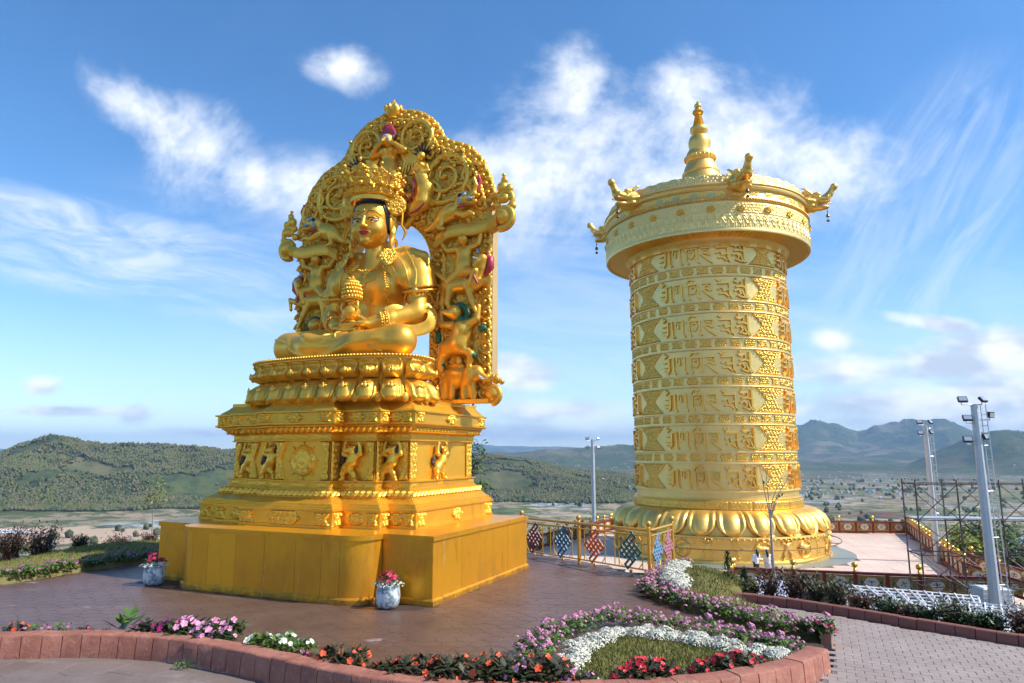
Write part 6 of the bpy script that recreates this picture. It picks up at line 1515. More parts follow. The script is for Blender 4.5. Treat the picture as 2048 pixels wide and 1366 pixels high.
def blossoms(r_, pts, size, petals=5):
    mb_v, mb_f, k = [], [], 0
    for p in pts:
        nrm = np.array([p[0]*1.2, p[1]*1.2 - .12, .22]) + r_.normal(0, .08, 3); nrm /= np.linalg.norm(nrm); u = np.cross(nrm, [0, 0, 1.]); u /= np.linalg.norm(u)+1e-6; v = np.cross(nrm, u); ph = r_.uniform(0, 6); s = size*r_.uniform(.8, 1.2)
        for q in range(petals):
            t = ph + 2*PI*q/petals; e = u*math.cos(t) + v*math.sin(t); f = -u*math.sin(t) + v*math.cos(t)
            mb_v += [p + nrm*.0, p + e*s*.7 + f*s*.48 + nrm*s*.2, p + e*s*1.1 + nrm*s*.08, p + e*s*.7 - f*s*.48 + nrm*s*.2]; mb_f.append((k, k+1, k+2, k+3)); k += 4
    return mb_v, mb_f
def impatiens(seed, col, leaf, nfl, R_=.28, H=.31, bl=.047):
    r_ = np.random.default_rng(seed); L = MB().add(*leaf_cloud(dome(r_, 210, R_, H), 0, .13, r_, .1, 2.4)).mesh('foliage', leaf)
    p = dome(r_, 400, R_*1.02, H*1.12, .96); p = p[p[:, 1] < .16]; p = p[p[:, 2] > H*.35][:nfl]
    return L, MB().add(*blossoms(r_, p, bl)).mesh('blossoms', PT[col])
def cluster_plant(seed, col, leaf, nh, R_=.24, H=.34):
    r_ = np.random.default_rng(seed); L = MB().add(*leaf_cloud(dome(r_, 90, R_, H*.9), 0, .11, r_, .1, 2.2)).mesh('foliage', leaf); v, f, k = [], [], 0
    for p in dome(r_, nh, R_, H*1.08, .95):
        for q in range(16):
            d = r_.normal(0, 1, 3); d[2] = abs(d[2]); d /= np.linalg.norm(d); c = p + d*np.array([.05, .05, .035]); e = np.cross(d, [0, .3, 1]); e /= np.linalg.norm(e); g = np.cross(d, e); s = .018
            v += [c + e*s, c + g*s, c - e*s, c - g*s]; f.append((k, k+1, k+2, k+3)); k += 4
    return L, MB().add(v, f).mesh('blossoms', PT[col])
def alyssum(seed, R_=.22, H=.24):
    r_ = np.random.default_rng(seed); L = MB().add(*leaf_cloud(dome(r_, 50, R_, H*.8), 0, .07, r_)).mesh('foliage', LF_GRN); v, f, k = [], [], 0
    for p in dome(r_, 260, R_, H, .9):
        d = np.array([p[0], p[1], .15]) + r_.normal(0, .08, 3); d /= np.linalg.norm(d); e = np.cross(d, [0, .3, 1]); e /= np.linalg.norm(e); g = np.cross(d, e); s = .016*r_.uniform(.7, 1.3)
        v += [p + e*s, p + g*s, p - e*s, p - g*s]; f.append((k, k+1, k+2, k+3)); k += 4
    return L, MB().add(v, f).mesh('blossoms', PT['white'])
KINDS = {}
for col, leaf, n in (('orange', LF_BRZ, 9), ('red', LF_BRZ, 12), ('magenta', LF_BRZ, 7), ('pink', LF_DARK, 10), ('white', LF_GRN, 10), ('crimson', LF_DARK, 12)):
    KINDS[col] = [impatiens(30 + 7*i + len(col), col, leaf, n) for i in range(2)]
KINDS['purple'] = [cluster_plant(60+i, 'purple', LF_GRN, 9) for i in range(3)]; KINDS['lilac'] = [cluster_plant(70+i, 'lilac', LF_GRN, 4) for i in range(2)]; KINDS['alyssum'] = [alyssum(80+i) for i in range(3)]
PLW = {'orange': 'orange impatiens with bronze leaves in the bed behind the front kerb', 'red': 'red impatiens on the kerb side of the small heart shaped lawn', 'magenta': 'magenta impatiens in the left part of the front bed', 'pink': 'pink impatiens in the front bed behind the kerb', 'white': 'white impatiens with bright leaves in the front bed',
       'crimson': 'crimson impatiens at the end of the purple flower row by the kerb stub', 'purple': 'purple pentas', 'lilac': 'low plant with small purple heads in the left flower row', 'alyssum': 'white alyssum'}
pr_ = random.Random(11)
def ordn(n): return '%d%s' % (n, 'th' if 10 <= n % 100 <= 20 else {1: 'st', 2: 'nd', 3: 'rd'}.get(n % 10, 'th'))
COUNT = {}
FB = {'orange': 'orange impatiens with bronze leaves', 'red': 'red impatiens below the heart shaped lawn', 'magenta': 'magenta impatiens', 'pink': 'pink impatiens', 'white': 'white impatiens with bright leaves', 'lilac': 'small purple headed plant'}
def plant(kind, x, y, z=.0, sc=1., label=None, group=None):
    L, B = pr_.choice(KINDS[kind]); o = thing('flower_plant', label or PLW[kind], 'flower', (x, y, z), pr_.uniform(-.7, .7), group or (label or PLW[kind])); s = sc*pr_.uniform(.85, 1.15); o.scale = (s, s, s*pr_.uniform(.9, 1.1))
    link('foliage', L, None, o); link('blossoms', B, None, o); return o
kin = smooth_line(KF, .05); tn = np.gradient(kin, axis=0); tn /= np.linalg.norm(tn, axis=1)[:, None]; nn_ = np.stack([-tn[:, 1], tn[:, 0]], 1)
def along_kerb(x, off):
    i = int(np.argmin(abs(kin[:, 0] - x))); return kin[i] + nn_[i]*off
for x, k, s in [(-8.3, 'orange', .7), (-7.95, 'lilac', .8), (-7.6, 'lilac', .8), (-7.2, 'magenta', .55), (-6.9, 'lilac', .5), (-6.2, 'magenta', .9), (-5.85, 'magenta', 1.0), (-5.5, 'pink', 1.15), (-5.15, 'pink', 1.1), (-4.85, 'pink', .8), (-4.15, 'white', 1.0), (-3.8, 'white', .9), (-3.35, 'magenta', .5), (-2.85, 'orange', .9), (-2.6, 'orange', .75), (-2.2, 'magenta', .5), (-1.95, 'orange', .9), (-1.65, 'orange', 1.0),
                (-1.35, 'orange', 1.0), (-1.05, 'orange', 1.05), (-.65, 'white', .5), (-.45, 'orange', 1.0), (-.2, 'orange', 1.0), (.05, 'pink', 1.0), (.3, 'orange', 1.1), (.55, 'orange', 1.0), (.8, 'pink', .75), (1.05, 'pink', .6), (1.55, 'red', .7), (1.85, 'red', 1.0), (2.1, 'red', .95), (2.4, 'red', .8), (2.75, 'red', .65), (3.1, 'red', .85), (3.4, 'red', .95), (3.7, 'red', .85)]:
    p = along_kerb(x, .50); COUNT[k] = COUNT.get(k, 0) + 1
    plant(k, p[0], p[1], .02, s, FB[k] + ' behind the front kerb, ' + ordn(COUNT[k]) + ' from the left', FB[k] + ' behind the front kerb')
    if s > .85 and x < 1: p = along_kerb(x+.12, .85); plant(k, p[0], p[1], .02, s*.9, FB[k] + ' peeping over the ' + ordn(COUNT[k]) + ' front one from the left', FB[k] + ' behind the front kerb')
def row(kind, line, step, off, sc, label, z=.02, jit=.08, start='its left end'):
    p = smooth_line(line, step); t = np.gradient(p, axis=0); t /= np.linalg.norm(t, axis=1)[:, None]; n = np.stack([-t[:, 1], t[:, 0]], 1)
    for i, (q, m) in enumerate(zip(p, n)):
        for j, o in enumerate(off): plant(kind, q[0] + m[0]*o + pr_.uniform(-jit, jit), q[1] + m[1]*o + pr_.uniform(-jit, jit), z, sc, label + ', %s %sfrom %s' % (ordn(i+1), ('', 'behind ')[j], start), label)
HO = [(.45, 10.7), (.50, 11.3), (.78, 12.0), (1.18, 12.7), (1.65, 13.05), (2.2, 13.0), (2.75, 12.5), (3.25, 12.0), (3.8, 11.5), (4.25, 11.15)]
row('purple', HO, .25, (.02, .24), .78, 'purple pentas bordering the heart shaped bed')
HI = [(.82, 10.25), (1.0, 10.75), (1.2, 11.3), (1.5, 11.95), (1.95, 12.25), (2.45, 12.1), (2.95, 11.65), (3.5, 11.2), (4.05, 10.85)]
row('alyssum', HI, .22, (.0, .14), .78, 'white alyssum bordering the heart shaped lawn')
RR = [(5.15, 12.25), (4.62, 12.62), (4.15, 13.2), (3.7, 14.0), (3.28, 14.95), (2.95, 15.75), (3.1, 16.6), (3.55, 17.5), (4.1, 18.6), (4.5, 19.3)]
row('purple', RR[::-1], .28, (.0, .24), .84, 'purple pentas of the row by the mound', start='the gold railing')
row('alyssum', [(3.7, 15.2), (3.75, 16.0), (3.95, 16.9), (4.35, 17.9)], .24, (0, .2), .95, 'white alyssum on the grassy mound', .22, start='the near end')
for x, y, w_ in ((5.2, 12.15, 'nearest'), (5.05, 12.32, 'left'), (5.3, 12.3, 'right')): plant('crimson', x, y, .02, .85, w_ + ' crimson impatiens of the three by the kerb stub', 'crimson impatiens by the kerb stub')
LBL = 'low purple headed plant of the left row'
row('lilac', [(-14.2, 16.7), (-12.5, 17.0), (-11.85, 18.2), (-11.2, 19.5), (-10.4, 20.6)], .30, (.0, .28), .95, LBL)
# a weed in the kerb foot, big soft leaves in the bed
def weed(name, label, x, y, z, n, size, R_, H, mat):
    r_ = np.random.default_rng(int(abs(x*100))); return tag(MB().add(*leaf_cloud(dome(r_, n, R_, H), 0, size, r_, -.3, 2.)).build(name, mat, None, loc=(x, y, z)), label, 'plant')
weed('leafy_plant', 'bright green broad leaved plant standing up from the left bed', *along_kerb(-6.55, .5), .02, 16, .30, .14, .40, LF_GRN)
weed('weed', 'small green weed growing at the foot of the front kerb', -5.02, 11.14, -.15, 60, .06, .16, .08, LF_GRN)

# ------------------------------------------------------------------ two glazed pots of flowers
POT = material('blue_white_glaze', lambda M: (lambda n, f: dict(base=M.mix(f.sm(.45, .6)*.6, M.mix(n.sm(.42, .58), (.62, .68, .70), (.10, .17, .22)), (.75, .78, .78)), rough=.35, normal=M.bump(f, .15, .01)))(M.noise(5, 6, .7, M.coord('Object'), .8), M.noise(9, 5, .7, M.coord('Object'))))
def flower_pot(label, x, y):
    o = thing('flower_pot', label, 'flower pot', (x, y, .003))
    MB().lathe([(.14, 0), (.19, .02), (.235, .10), (.245, .24), (.235, .36), (.225, .42), (.232, .45), (.215, .46), (.20, .42), (.0, .40)], 32).build('pot', POT, o, 50)
    r_ = np.random.default_rng(int(abs(x*10))); c = dome(r_, 110, .27, .26); c[:, 2] += .40; MB().add(*leaf_cloud(c, 0, .10, r_)).build('foliage', LF_DARK, o)
    c = dome(r_, 26, .20, .30, .95); c[:, 2] += .42; MB().add(*blossoms(r_, c, .042)).build('red_blossoms', PT['crimson'], o)
    c = dome(r_, 150, .34, .14, .9); c[:, 2] += .40; v, f = blossoms(r_, c, .018, 4); MB().add(v, f).build('white_blossoms', PT['white'], o)
flower_pot('blue white glazed pot of flowers near the right front corner of the plinth', -2.52, 14.58)
flower_pot('blue white glazed pot of flowers at the left end of the plinth', -8.55, 17.05)

# ------------------------------------------------------------------ shrubs and small trees
def shrub(label, x, y, z, h, w, mat, seed, lean=(0, 0), dense_=1., group=None, name='shrub'):
    r_ = np.random.default_rng(seed); root = thing(name, label, 'shrub', (x, y, z), 0, group); tw = MB(); pts = []
    nb = 18
    for k in range(nb):
        a = 2*PI*k/nb + r_.uniform(-.3, .3); rr = w*.5*r_.uniform(.35, 1); top = np.array([rr*math.cos(a) + lean[0]*h, rr*math.sin(a) + lean[1]*h, h*r_.uniform(.7, 1.05)]); mid = top*np.array([.45, .45, .55]) + r_.normal(0, .04, 3)
        tw.tube([(0, 0, 0), mid, top], [.022, .014, .005], 5)
        for q in range(int(64*dense_)):
            t = r_.uniform(.10, 1.); p = (mid*(t/.5) if t < .5 else mid + (top-mid)*(t-.5)/.5); pts.append(p + r_.normal(0, .085*w/.7, 3)*np.array([1, 1, .8]))
    tw.build('branches', TWIG, root); MB().add(*leaf_cloud(pts, 0, .085, r_, -.2, 2.2)).build('foliage', mat, root)
    return root
SR = [(5.3, 16.1, .55, 'o', 'small olive shrub at the start of the path kerb'), (5.75, 16.05, .95, 'r', 'tall russet shrub in front of the pale sheet by the thin tree'), (6.15, 15.75, 1.0, 'r', 'bushy russet shrub right of the thin tree trunk'), (6.5, 15.45, .85, 'o', 'olive brown shrub beside the second russet shrub'), (6.8, 15.1, .95, 'o', 'large olive shrub before the white pipe frame begins'),
      (7.15, 14.75, .7, 'r', 'thin russet shrub before the left end of the white pipe frame'), (7.5, 14.4, .62, 'g', 'dark green shrub below the white pipe frame'), (7.75, 14.1, .5, 'r', 'little red leaved shrub between two dark green ones'), (7.95, 13.85, .55, 'g', 'narrow dark green shrub right of the little red one'), (8.25, 13.6, .85, 'o', 'olive shrub standing above its dark neighbours'), (8.45, 13.35, .6, 'g', 'broad dark green shrub at the middle of the path kerb'), (8.7, 13.15, .6, 'g', 'dark green shrub left of the big rusty one at the right'), (9.05, 12.85, .85, 'r', 'big rusty shrub near the right picture edge'), (9.3, 12.5, .6, 'g', 'last dark green shrub at the right picture edge')]
for i, (x, y, h, c, lab) in enumerate(SR): shrub(lab, x, y, -.17, h*(.70 if i < 4 else .58), .60 + .15*(h > .8), {'o': LF_OLV, 'r': LF_RED, 'g': LF_DARK}[c], 100+i, (.16, 0), .8, 'shrubs along the path kerb')
SL = [(-15.5, 21.9, 1.25, 1.1, 'r', 'tall reddish shrub at the left picture edge'), (-14.6, 22.0, 1.25, 1.1, 'r', 'second tall reddish shrub from the left picture edge'), (-13.9, 22.8, .85, .5, 'o', 'small olive shrub right of the two tall reddish ones'), (-13.2, 23.6, .75, .8, 'r', 'round dark red shrub on the left bank'), (-12.5, 24.4, .75, .5, 'r', 'small dark red shrub beside the two little conifers')]
for i, (x, y, h, w, c, lab) in enumerate(SL): shrub(lab, x, y, -.45, h, w, {'o': LF_OLV, 'r': LF_RED}[c], 200+i, (0, 0), 3.0, 'shrubs on the left bank')
def conifer(label, x, y, z, h, w, seed):
    r_ = np.random.default_rng(seed); root = thing('conifer', label, 'tree', (x, y, z)); MB().tube([(0, 0, 0), (0, 0, h)], [.03, .008], 5).build('trunk', TWIG, root)
    n = 420; t = r_.uniform(.04, 1, n); a = r_.uniform(0, 2*PI, n); rr = w*.5*(1-t)**.75*r_.uniform(.4, 1, n); MB().add(*leaf_cloud(np.stack([rr*np.cos(a), rr*np.sin(a), t*h], 1), 0, .09, r_, -.5, 3.)).build('crown', LF_DARK, root)
conifer('little conifer at the left end of the red balustrade', 5.15, 17.0, -.1, .85, .36, 1); conifer('tiny conifer right beside the little one by the red balustrade', 5.45, 16.75, -.15, .55, .34, 2)
conifer('left one of two small conifers on the left bank', -12.05, 24.8, -.4, .95, .4, 3); conifer('right one of two small conifers nearest the plinth', -11.4, 25.2, -.4, .85, .4, 4)
def tree(label, x, y, z, trunk, tips, leafm, seed, n=160, size=.16, r0=.07, spread=.3, name='young_tree'):
    r_ = np.random.default_rng(seed); root = thing(name, label, 'tree', (x, y, z)); tb = MB().tube(trunk, np.linspace(r0, r0*.62, len(trunk)), 8); tb.build('trunk', BARK, root, 60)
    br = MB(); pts = []
    for t in tips:
        s = np.array(trunk[-1]); e = np.array(t[:3]); m = (s+e)/2 + np.array(t[3:6]) if len(t) > 3 else (s+e)/2; c = [(1-u)**2*s + 2*u*(1-u)*m + u*u*e for u in np.linspace(0, 1, 7)]
        br.tube(c, np.linspace(r0*.36, r0*.10, 7), 5)
        for q in range(max(1, n//len(tips))): u = r_.uniform(.35, 1.); pts.append((1-u)**2*s + 2*u*(1-u)*m + u*u*e + r_.normal(0, spread, 3)*np.array([1, 1, .6]))
    br.build('branches', BARK, root, 60); MB().add(*leaf_cloud(pts, 0, size, r_, .2, 2.6)).build('crown', leafm, root)
    return root
tree('thin nearly bare young tree standing before the prayer wheel base', 7.34, 20., -1.6, [(0, 0, 0), (.02, 0, 1.0), (-.01, 0, 2.0), (0, 0, 2.82)], [(-.24, 0, 4.4), (-.06, 0, 4.3), (.45, .1, 3.95, -.2, 0, .1), (.72, 0, 4.15, -.25, 0, .0), (.40, .1, 3.6, 0, 0, .15)], LF_OLV, 5, 36, .17, .055, .05)
tree('small leafy tree with yellow green leaves left of the plinth', -15.3, 30, -1.2, [(0, 0, 0), (.03, 0, 1.2), (0, 0, 2.0)], [(-.35, 0, 2.9), (.3, 0, 3.2), (0, .2, 3.3), (.4, 0, 2.5), (-.2, 0, 2.4)], LF_YEL, 6, 240, .17, .035, .16)
tree('green tree peeping out behind the right side of the pedestal', -1.6, 24.6, -1., [(0, 0, 0), (.05, 0, 1.6), (-.1, 0, 2.6)], [(.55, 0, 4.5), (.2, 0, 4.7), (.6, .1, 4.2), (.7, 0, 2.95), (.5, 0, 3.1), (.45, 0, 6.6, -.3, 0, .4)], LF_GRN, 8, 520, .22, .08, .14)
tree('tiny sapling beyond the gold railing', 1.7, 27., -1.4, [(0, 0, 0), (0, 0, 1.2)], [(.05, 0, 1.9), (-.1, 0, 1.6), (.12, 0, 1.5)], LF_OLV, 9, 40, .12, .02, .08)
for i, (x, y, z, s) in enumerate([(33, 52, -6.6, 1.2), (36.5, 55, -7, 1.5), (33.5, 47, -6.8, 1.0), (41, 58, -8, 1.4), (44, 62, -8, 1.3), (38.5, 60, -7.5, 1.0), (9, 75, -6, .7), (20, 78, -7.5, .8)]):
    lab = ['yellow green bushy tree right behind the terrace rail', 'broad green tree behind the scaffolding', 'low green tree between the scaffold poles', 'green tree beside the white tent', 'green tree behind the white tent', 'bright yellow green tree top above the scaffold deck', 'dark tree beside the far lamp pole', 'small tree beyond the rear balustrade'][i]
    o = tree(lab, x, y, z, [(0, 0, 0), (.1, 0, 1.0), (0, 0, 1.8)], [(-.9, 0, 2.8), (.9, .2, 2.9), (0, .8, 3.4), (.2, -.8, 3.0), (0, 0, 3.8), (-.6, -.5, 2.2), (.8, -.6, 2.1)], (LF_YEL, LF_GRN, LF_OLV, LF_GRN, LF_DARK, LF_YEL, LF_DARK, LF_GRN)[i], 20+i, 900, .34, .09, .36, 'bushy_tree'); o.scale = (s, s, s)
# ------------------------------------------------------------------ things on and around the terrace
STEEL = material('galvanised_steel', lambda M: dict(base=M.mix(M.noise(3, 4, .6, M.coord('Object')), (.52, .55, .58), (.66, .69, .72)), metal=.45, rough=.45))
LAMPB = material('black_lamp_housing', base=(.02, .02, .025), rough=.4)
LGLASS = material('lamp_glass', base=(.5, .55, .6), rough=.15, metal=.3)
def lamp_pole(label, x, y, z0, z1, r0, r1, lamps, ladder, rz):
    o = thing('floodlight_pole', label, 'lamp pole', (x, y, z0), rz); h = z1-z0
    MB().lathe([(r0*1.6, 0), (r0*1.6, .04), (r0, .05), (r1, h), (0, h)], 8).build('mast', STEEL, o, 30)
    for (lx, lz, tl) in lamps:
        MB().tube([(0, 0, h+lz), (lx, 0, h+lz), (lx, 0, h+lz+.12)], .022, 6).build('bracket', STEEL, o, 60)
        b = MB().box((0, 0, 0), (.34, .10, .24)).build('floodlight', LAMPB, o, 0, loc=(lx, -.08, h+lz+.2), rot=(R(tl), 0, R(20 if lx > 0 else -20))); MB().box((0, -.055, 0), (.28, .01, .18)).build('lens', LGLASS, b)
    if ladder:
        lx = r0 + .26
        for s in (-.14, .14): MB().tube([(lx + .02, s, .2), (r1 + .26, s, h)], .020, 6).build('ladder_rail', STEEL, o, 60)
        n = int(h/.45)
        for k in range(n): t = k/n; MB().tube([(lx + (r1-r0)*t, -.14, .3 + k*.45), (lx + (r1-r0)*t, .14, .3 + k*.45)], .014, 5).build('rung', STEEL, o, 60)
        for k in range(0, n, 4): t = k/n; MB().tube([(0, 0, .4 + k*.45), (lx + (r1-r0)*t, 0, .4 + k*.45)], .016, 5).build('stay', STEEL, o, 60)
lamp_pole('tall grey floodlight pole with ladder beside the water tank at right', 18.85, 28, -4.2, 5.05, .225, .13, [(-.55, .0, -30), (.35, .0, -40), (-.42, -.75, -30), (.62, -.62, 10), (-.5, -1.6, -25), (.3, -1.5, -20)], True, .1)
lamp_pole('grey floodlight pole with ladder beyond the right terrace rail', 26.95, 45, -6.5, 4.9, .21, .14, [(-.45, 0, -30), (.35, 0, -35), (-.45, -.7, -25), (.35, -.65, -25)], True, .15)
lamp_pole('distant floodlight pole between the pedestal and the prayer wheel', 8.15, 70, -9.0, 4.45, .24, .17, [(-.55, -.1, -30), (.55, -.1, -30), (-.55, -.95, -25), (.55, -.95, -25)], False, 0)
# ---- scaffolding
RUST = material('scaffold_tube', lambda M: dict(base=M.mix(M.noise(5, 4, .7, M.coord('Object')).sm(.4, .6), (.20, .19, .19), (.13, .08, .055)), metal=.5, rough=.6))
sc = thing('scaffolding', 'open tube scaffolding standing in front of the right side of the terrace', 'scaffolding', (18.45, 32.0, -5.0), R(-9))
def build_scaf():
    W_, D_ = 1.75, 1.5; Zs = [2.2, 3.55, 5.1, 6.7]; top = 6.9
    for i in range(7):
        for j in range(2):
            MB().tube([(i*W_, j*D_, 0), (i*W_, j*D_, top)], .035, 6).build('standard', RUST, sc, 60)
            for z in Zs[1:]: MB().ball((i*W_, j*D_, z), (.06, .06, .05), 1).build('coupler', RUST, sc)
            if i < 6:
                for k, z in enumerate(Zs): MB().tube([(i*W_, j*D_, z), ((i+1)*W_, j*D_, z)], .028, 6).build('ledger', RUST, sc, 60)
                for z0, z1 in zip(Zs[:-1], Zs[1:]):
                    if (i + j) % 2 or True:
                        a, b = ((0, 1) if (i % 2) else (1, 0)); MB().tube([((i+a)*W_, j*D_ - .04, z0), ((i+b)*W_, j*D_ - .04, z1)], .022, 6).build('brace', RUST, sc, 60)
                        if j == 0: MB().tube([((i+b)*W_, j*D_ - .06, z0), ((i+a)*W_, j*D_ - .06, z1)], .022, 6).build('brace', RUST, sc, 60)
        for z in Zs: MB().tube([(i*W_, 0, z), (i*W_, D_, z)], .028, 6).build('transom', RUST, sc, 60)
    for k in range(3): MB().box((5.2 + .02*k, .3 + .36*k, 5.16), (10.6, .3, .05)).build('plank', STEEL, sc)
build_scaf()
# ---- water tank in its cage
tank = thing('water_tank', 'translucent white water tank in a grey wire cage beside the tall pole', 'tank', (19.55, 29.2, -3.35), R(-8))
MB().loft([np.array([(sx_*(.52-e), sy_*(.46-e), z) for sx_, sy_ in ((-1, -1), (1, -1), (1, 1), (-1, 1))]) for e, z in ((.06, .14), (.0, .2), (.0, 1.0), (.06, 1.06))]).build('bottle', material('milky_plastic', base=(.62, .66, .66), rough=.4), tank)
MB().box((0, 0, .06), (1.16, 1.02, .12)).build('pallet', material('pallet_grey', base=(.10, .10, .10), rough=.7), tank); MB().lathe([(.12, 1.05), (.12, 1.12), (0, 1.13)], 14).build('cap', LAMPB, tank)
for k in range(6): z = .2 + k*.165; MB().tube([(-.56, -.5, z), (.56, -.5, z), (.56, .5, z), (-.56, .5, z)], .014, 5, True).build('cage_ring', STEEL, tank)
for k in range(7):
    x = -.56 + k*.187
    for y in (-.5, .5): MB().tube([(x, y, .12), (x, y, 1.06)], .014, 5).build('cage_bar', STEEL, tank)
MB().box((.1, -.515, .62), (.3, .01, .36)).build('label_plate', material('white_plate', base=(.8, .8, .8)), tank)
# ---- white pipe frames lying behind the shrubs
WP = material('white_painted_pipe', base=(.74, .76, .78), rough=.4)
def pipe_frame(label, A, B, C, D, n, m, zt, zb):
    A, B, C, D = [np.array(q, float) for q in (A, B, C, D)]; c = (A+B+C+D)/4; o = thing('pipe_frame', label, 'pipe frame', (c[0], c[1], zb), 0, 'white pipe frames')
    P = lambda u, v, z: np.array([*(A*(1-u)*(1-v) + B*u*(1-v) + C*u*v + D*(1-u)*v - c), z-zb])
    for k in range(n+1): MB().tube([P(k/n, 0, zt), P(k/n, 1, zt)], .03, 6).build('cross_pipe', WP, o, 60)
    for k in range(m+1): MB().tube([P(0, k/m, zt+.03), P(1, k/m, zt+.03)], .026, 6).build('long_pipe', WP, o, 60)
    for k in range(n): MB().tube([P(k/n, 0, zt-.05), P((k+1)/n, 1, zt-.05)], .024, 6).build('diagonal_pipe', WP, o, 60); MB().tube([P((k+1)/n, 0, zt+.08), P(k/n+.5/n, 1, zt+.06)], .024, 6).build('diagonal_pipe', WP, o, 60)
    for k in range(0, n+1): MB().tube([P(k/n, 0, zb), P(k/n, 0, zt)], .03, 6).build('leg', WP, o, 60); MB().tube([P(k/n, 1, zb), P(k/n, 1, zt)], .03, 6).build('leg', WP, o, 60)
pipe_frame('white pipe frame stacked behind the left shrubs, nearer the red balustrade', (9.3, 18.0), (11.3, 17.2), (13.4, 20.6), (10.4, 22.3), 9, 8, -1.0, -2.6)
pipe_frame('white pipe frame stacked behind the right shrubs, nearest the picture edge', (10.4, 16.9), (13.2, 14.3), (15.6, 17.0), (12.0, 19.2), 12, 8, -.86, -2.6)
tarp = sheet('pale_sheet', [(5.7, 17.9), (7.1, 17.6), (7.7, 20.0), (6.4, 20.6)], lambda X, Y: -.72 + .12*(Y-18) + .05*np.sin(X*9)*np.cos(Y*7), material('pale_blue_sheet', lambda M: dict(base=M.mix(M.noise(16, 4, .7, M.pos()).sm(.4, .6), (.50, .53, .66), (.26, .28, .40)), rough=.6)), .12)
del tarp['kind']; tag(tarp, 'pale blue white speckled sheet lying behind the first shrubs', 'tarpaulin')
# ---- hand rail hoops in front of the wheel, ring pushed by pilgrims
ringr = thing('push_rail', 'thin round push rail circling the base of the prayer wheel', 'rail', (TX, TY, TZ), R(253.8-270))
BRZ = material('brown_rail', base=(.30, .17, .07), metal=.5, rough=.4)
MB().tube([(8.1*math.cos(a), 8.1*math.sin(a), .95) for a in np.linspace(0, 2*PI, 97)[:-1]], .035, 6, True).build('hoop', BRZ, ringr, 60)
for k in range(12): a = 2*PI*(k+.35)/12; MB().tube([(7.2*math.cos(a), 7.2*math.sin(a), .95), (8.1*math.cos(a), 8.1*math.sin(a), .95)], .03, 6).build('spoke', BRZ, ringr, 60)
# ---- tent and sign to the right
tent = thing('event_tent', 'white peaked tent at the right edge below the terrace', 'tent', (43.6, 60, -8.2))
TW = material('tent_fabric', base=(.8, .8, .8), rough=.6)
MB().loft([np.array([(sx_*w, sy_*w, z) for sx_, sy_ in ((-1, -1), (1, -1), (1, 1), (-1, 1))]) for w, z in ((2.6, 2.6), (2.6, 2.75), (1.3, 3.45), (.1, 4.4))]).build('roof', TW, tent)
for sx_ in (-1, 1):
    for sy_ in (-1, 1): MB().tube([(sx_*2.5, sy_*2.5, 0), (sx_*2.5, sy_*2.5, 2.6)], .05, 6).build('leg', STEEL, tent)
sg = thing('banner_sign', 'red and green banner sign on posts below the scaffolding', 'sign', (45.7, 70, -9.0), R(-20))
MB().box((0, 0, 4.1), (3.2, .12, .75)).build('board', material('red_banner', base=(.45, .05, .04)), sg); MB().box((0, 0, 4.66), (3.3, .14, .3)).build('green_strip', material('green_banner', base=(.12, .26, .18)), sg); MB().box((-.1, -.075, 4.1), (2.3, .02, .12)).build('white_line', TW, sg)
for s in (-1.4, 1.4): MB().tube([(s, .1, 0), (s, .1, 4.9)], .06, 6).build('post', STEEL, sg)
# ---- metal-roofed sheds beyond the railing
ROOFB = material('blue_grey_roofing', base=(.24, .28, .34), rough=.5); WALLC = material('cream_wall', base=(.6, .55, .45), rough=.8); ROOFR = material('red_roofing', base=(.34, .10, .06), rough=.7)
def shed(label, x, y, z, w, d, h, mat, rz):
    o = thing('shed', label, 'building', (x, y, z), rz); MB().box((0, 0, h/2), (w, d, h)).build('wall', WALLC, o)
    MB().loft([np.array([(sx_, -d*.6, h), (sx_, 0, h + d*.28), (sx_, d*.6, h), (sx_, 0, h + d*.20)]) for sx_ in (-w*.54, w*.54)]).build('roof', mat, o); MB().box((w*.1, -d/2-.02, h*.4), (w*.14, .06, h*.8)).build('door', LAMPB, o)
shed('blue grey roofed shed seen through the gold railing', 6.5, 92, -14.5, 7, 5, 2.6, ROOFB, .2); shed('red roofed shed beside the far lamp pole', 9.5, 100, -15, 6, 5, 2.8, ROOFR, -.1)

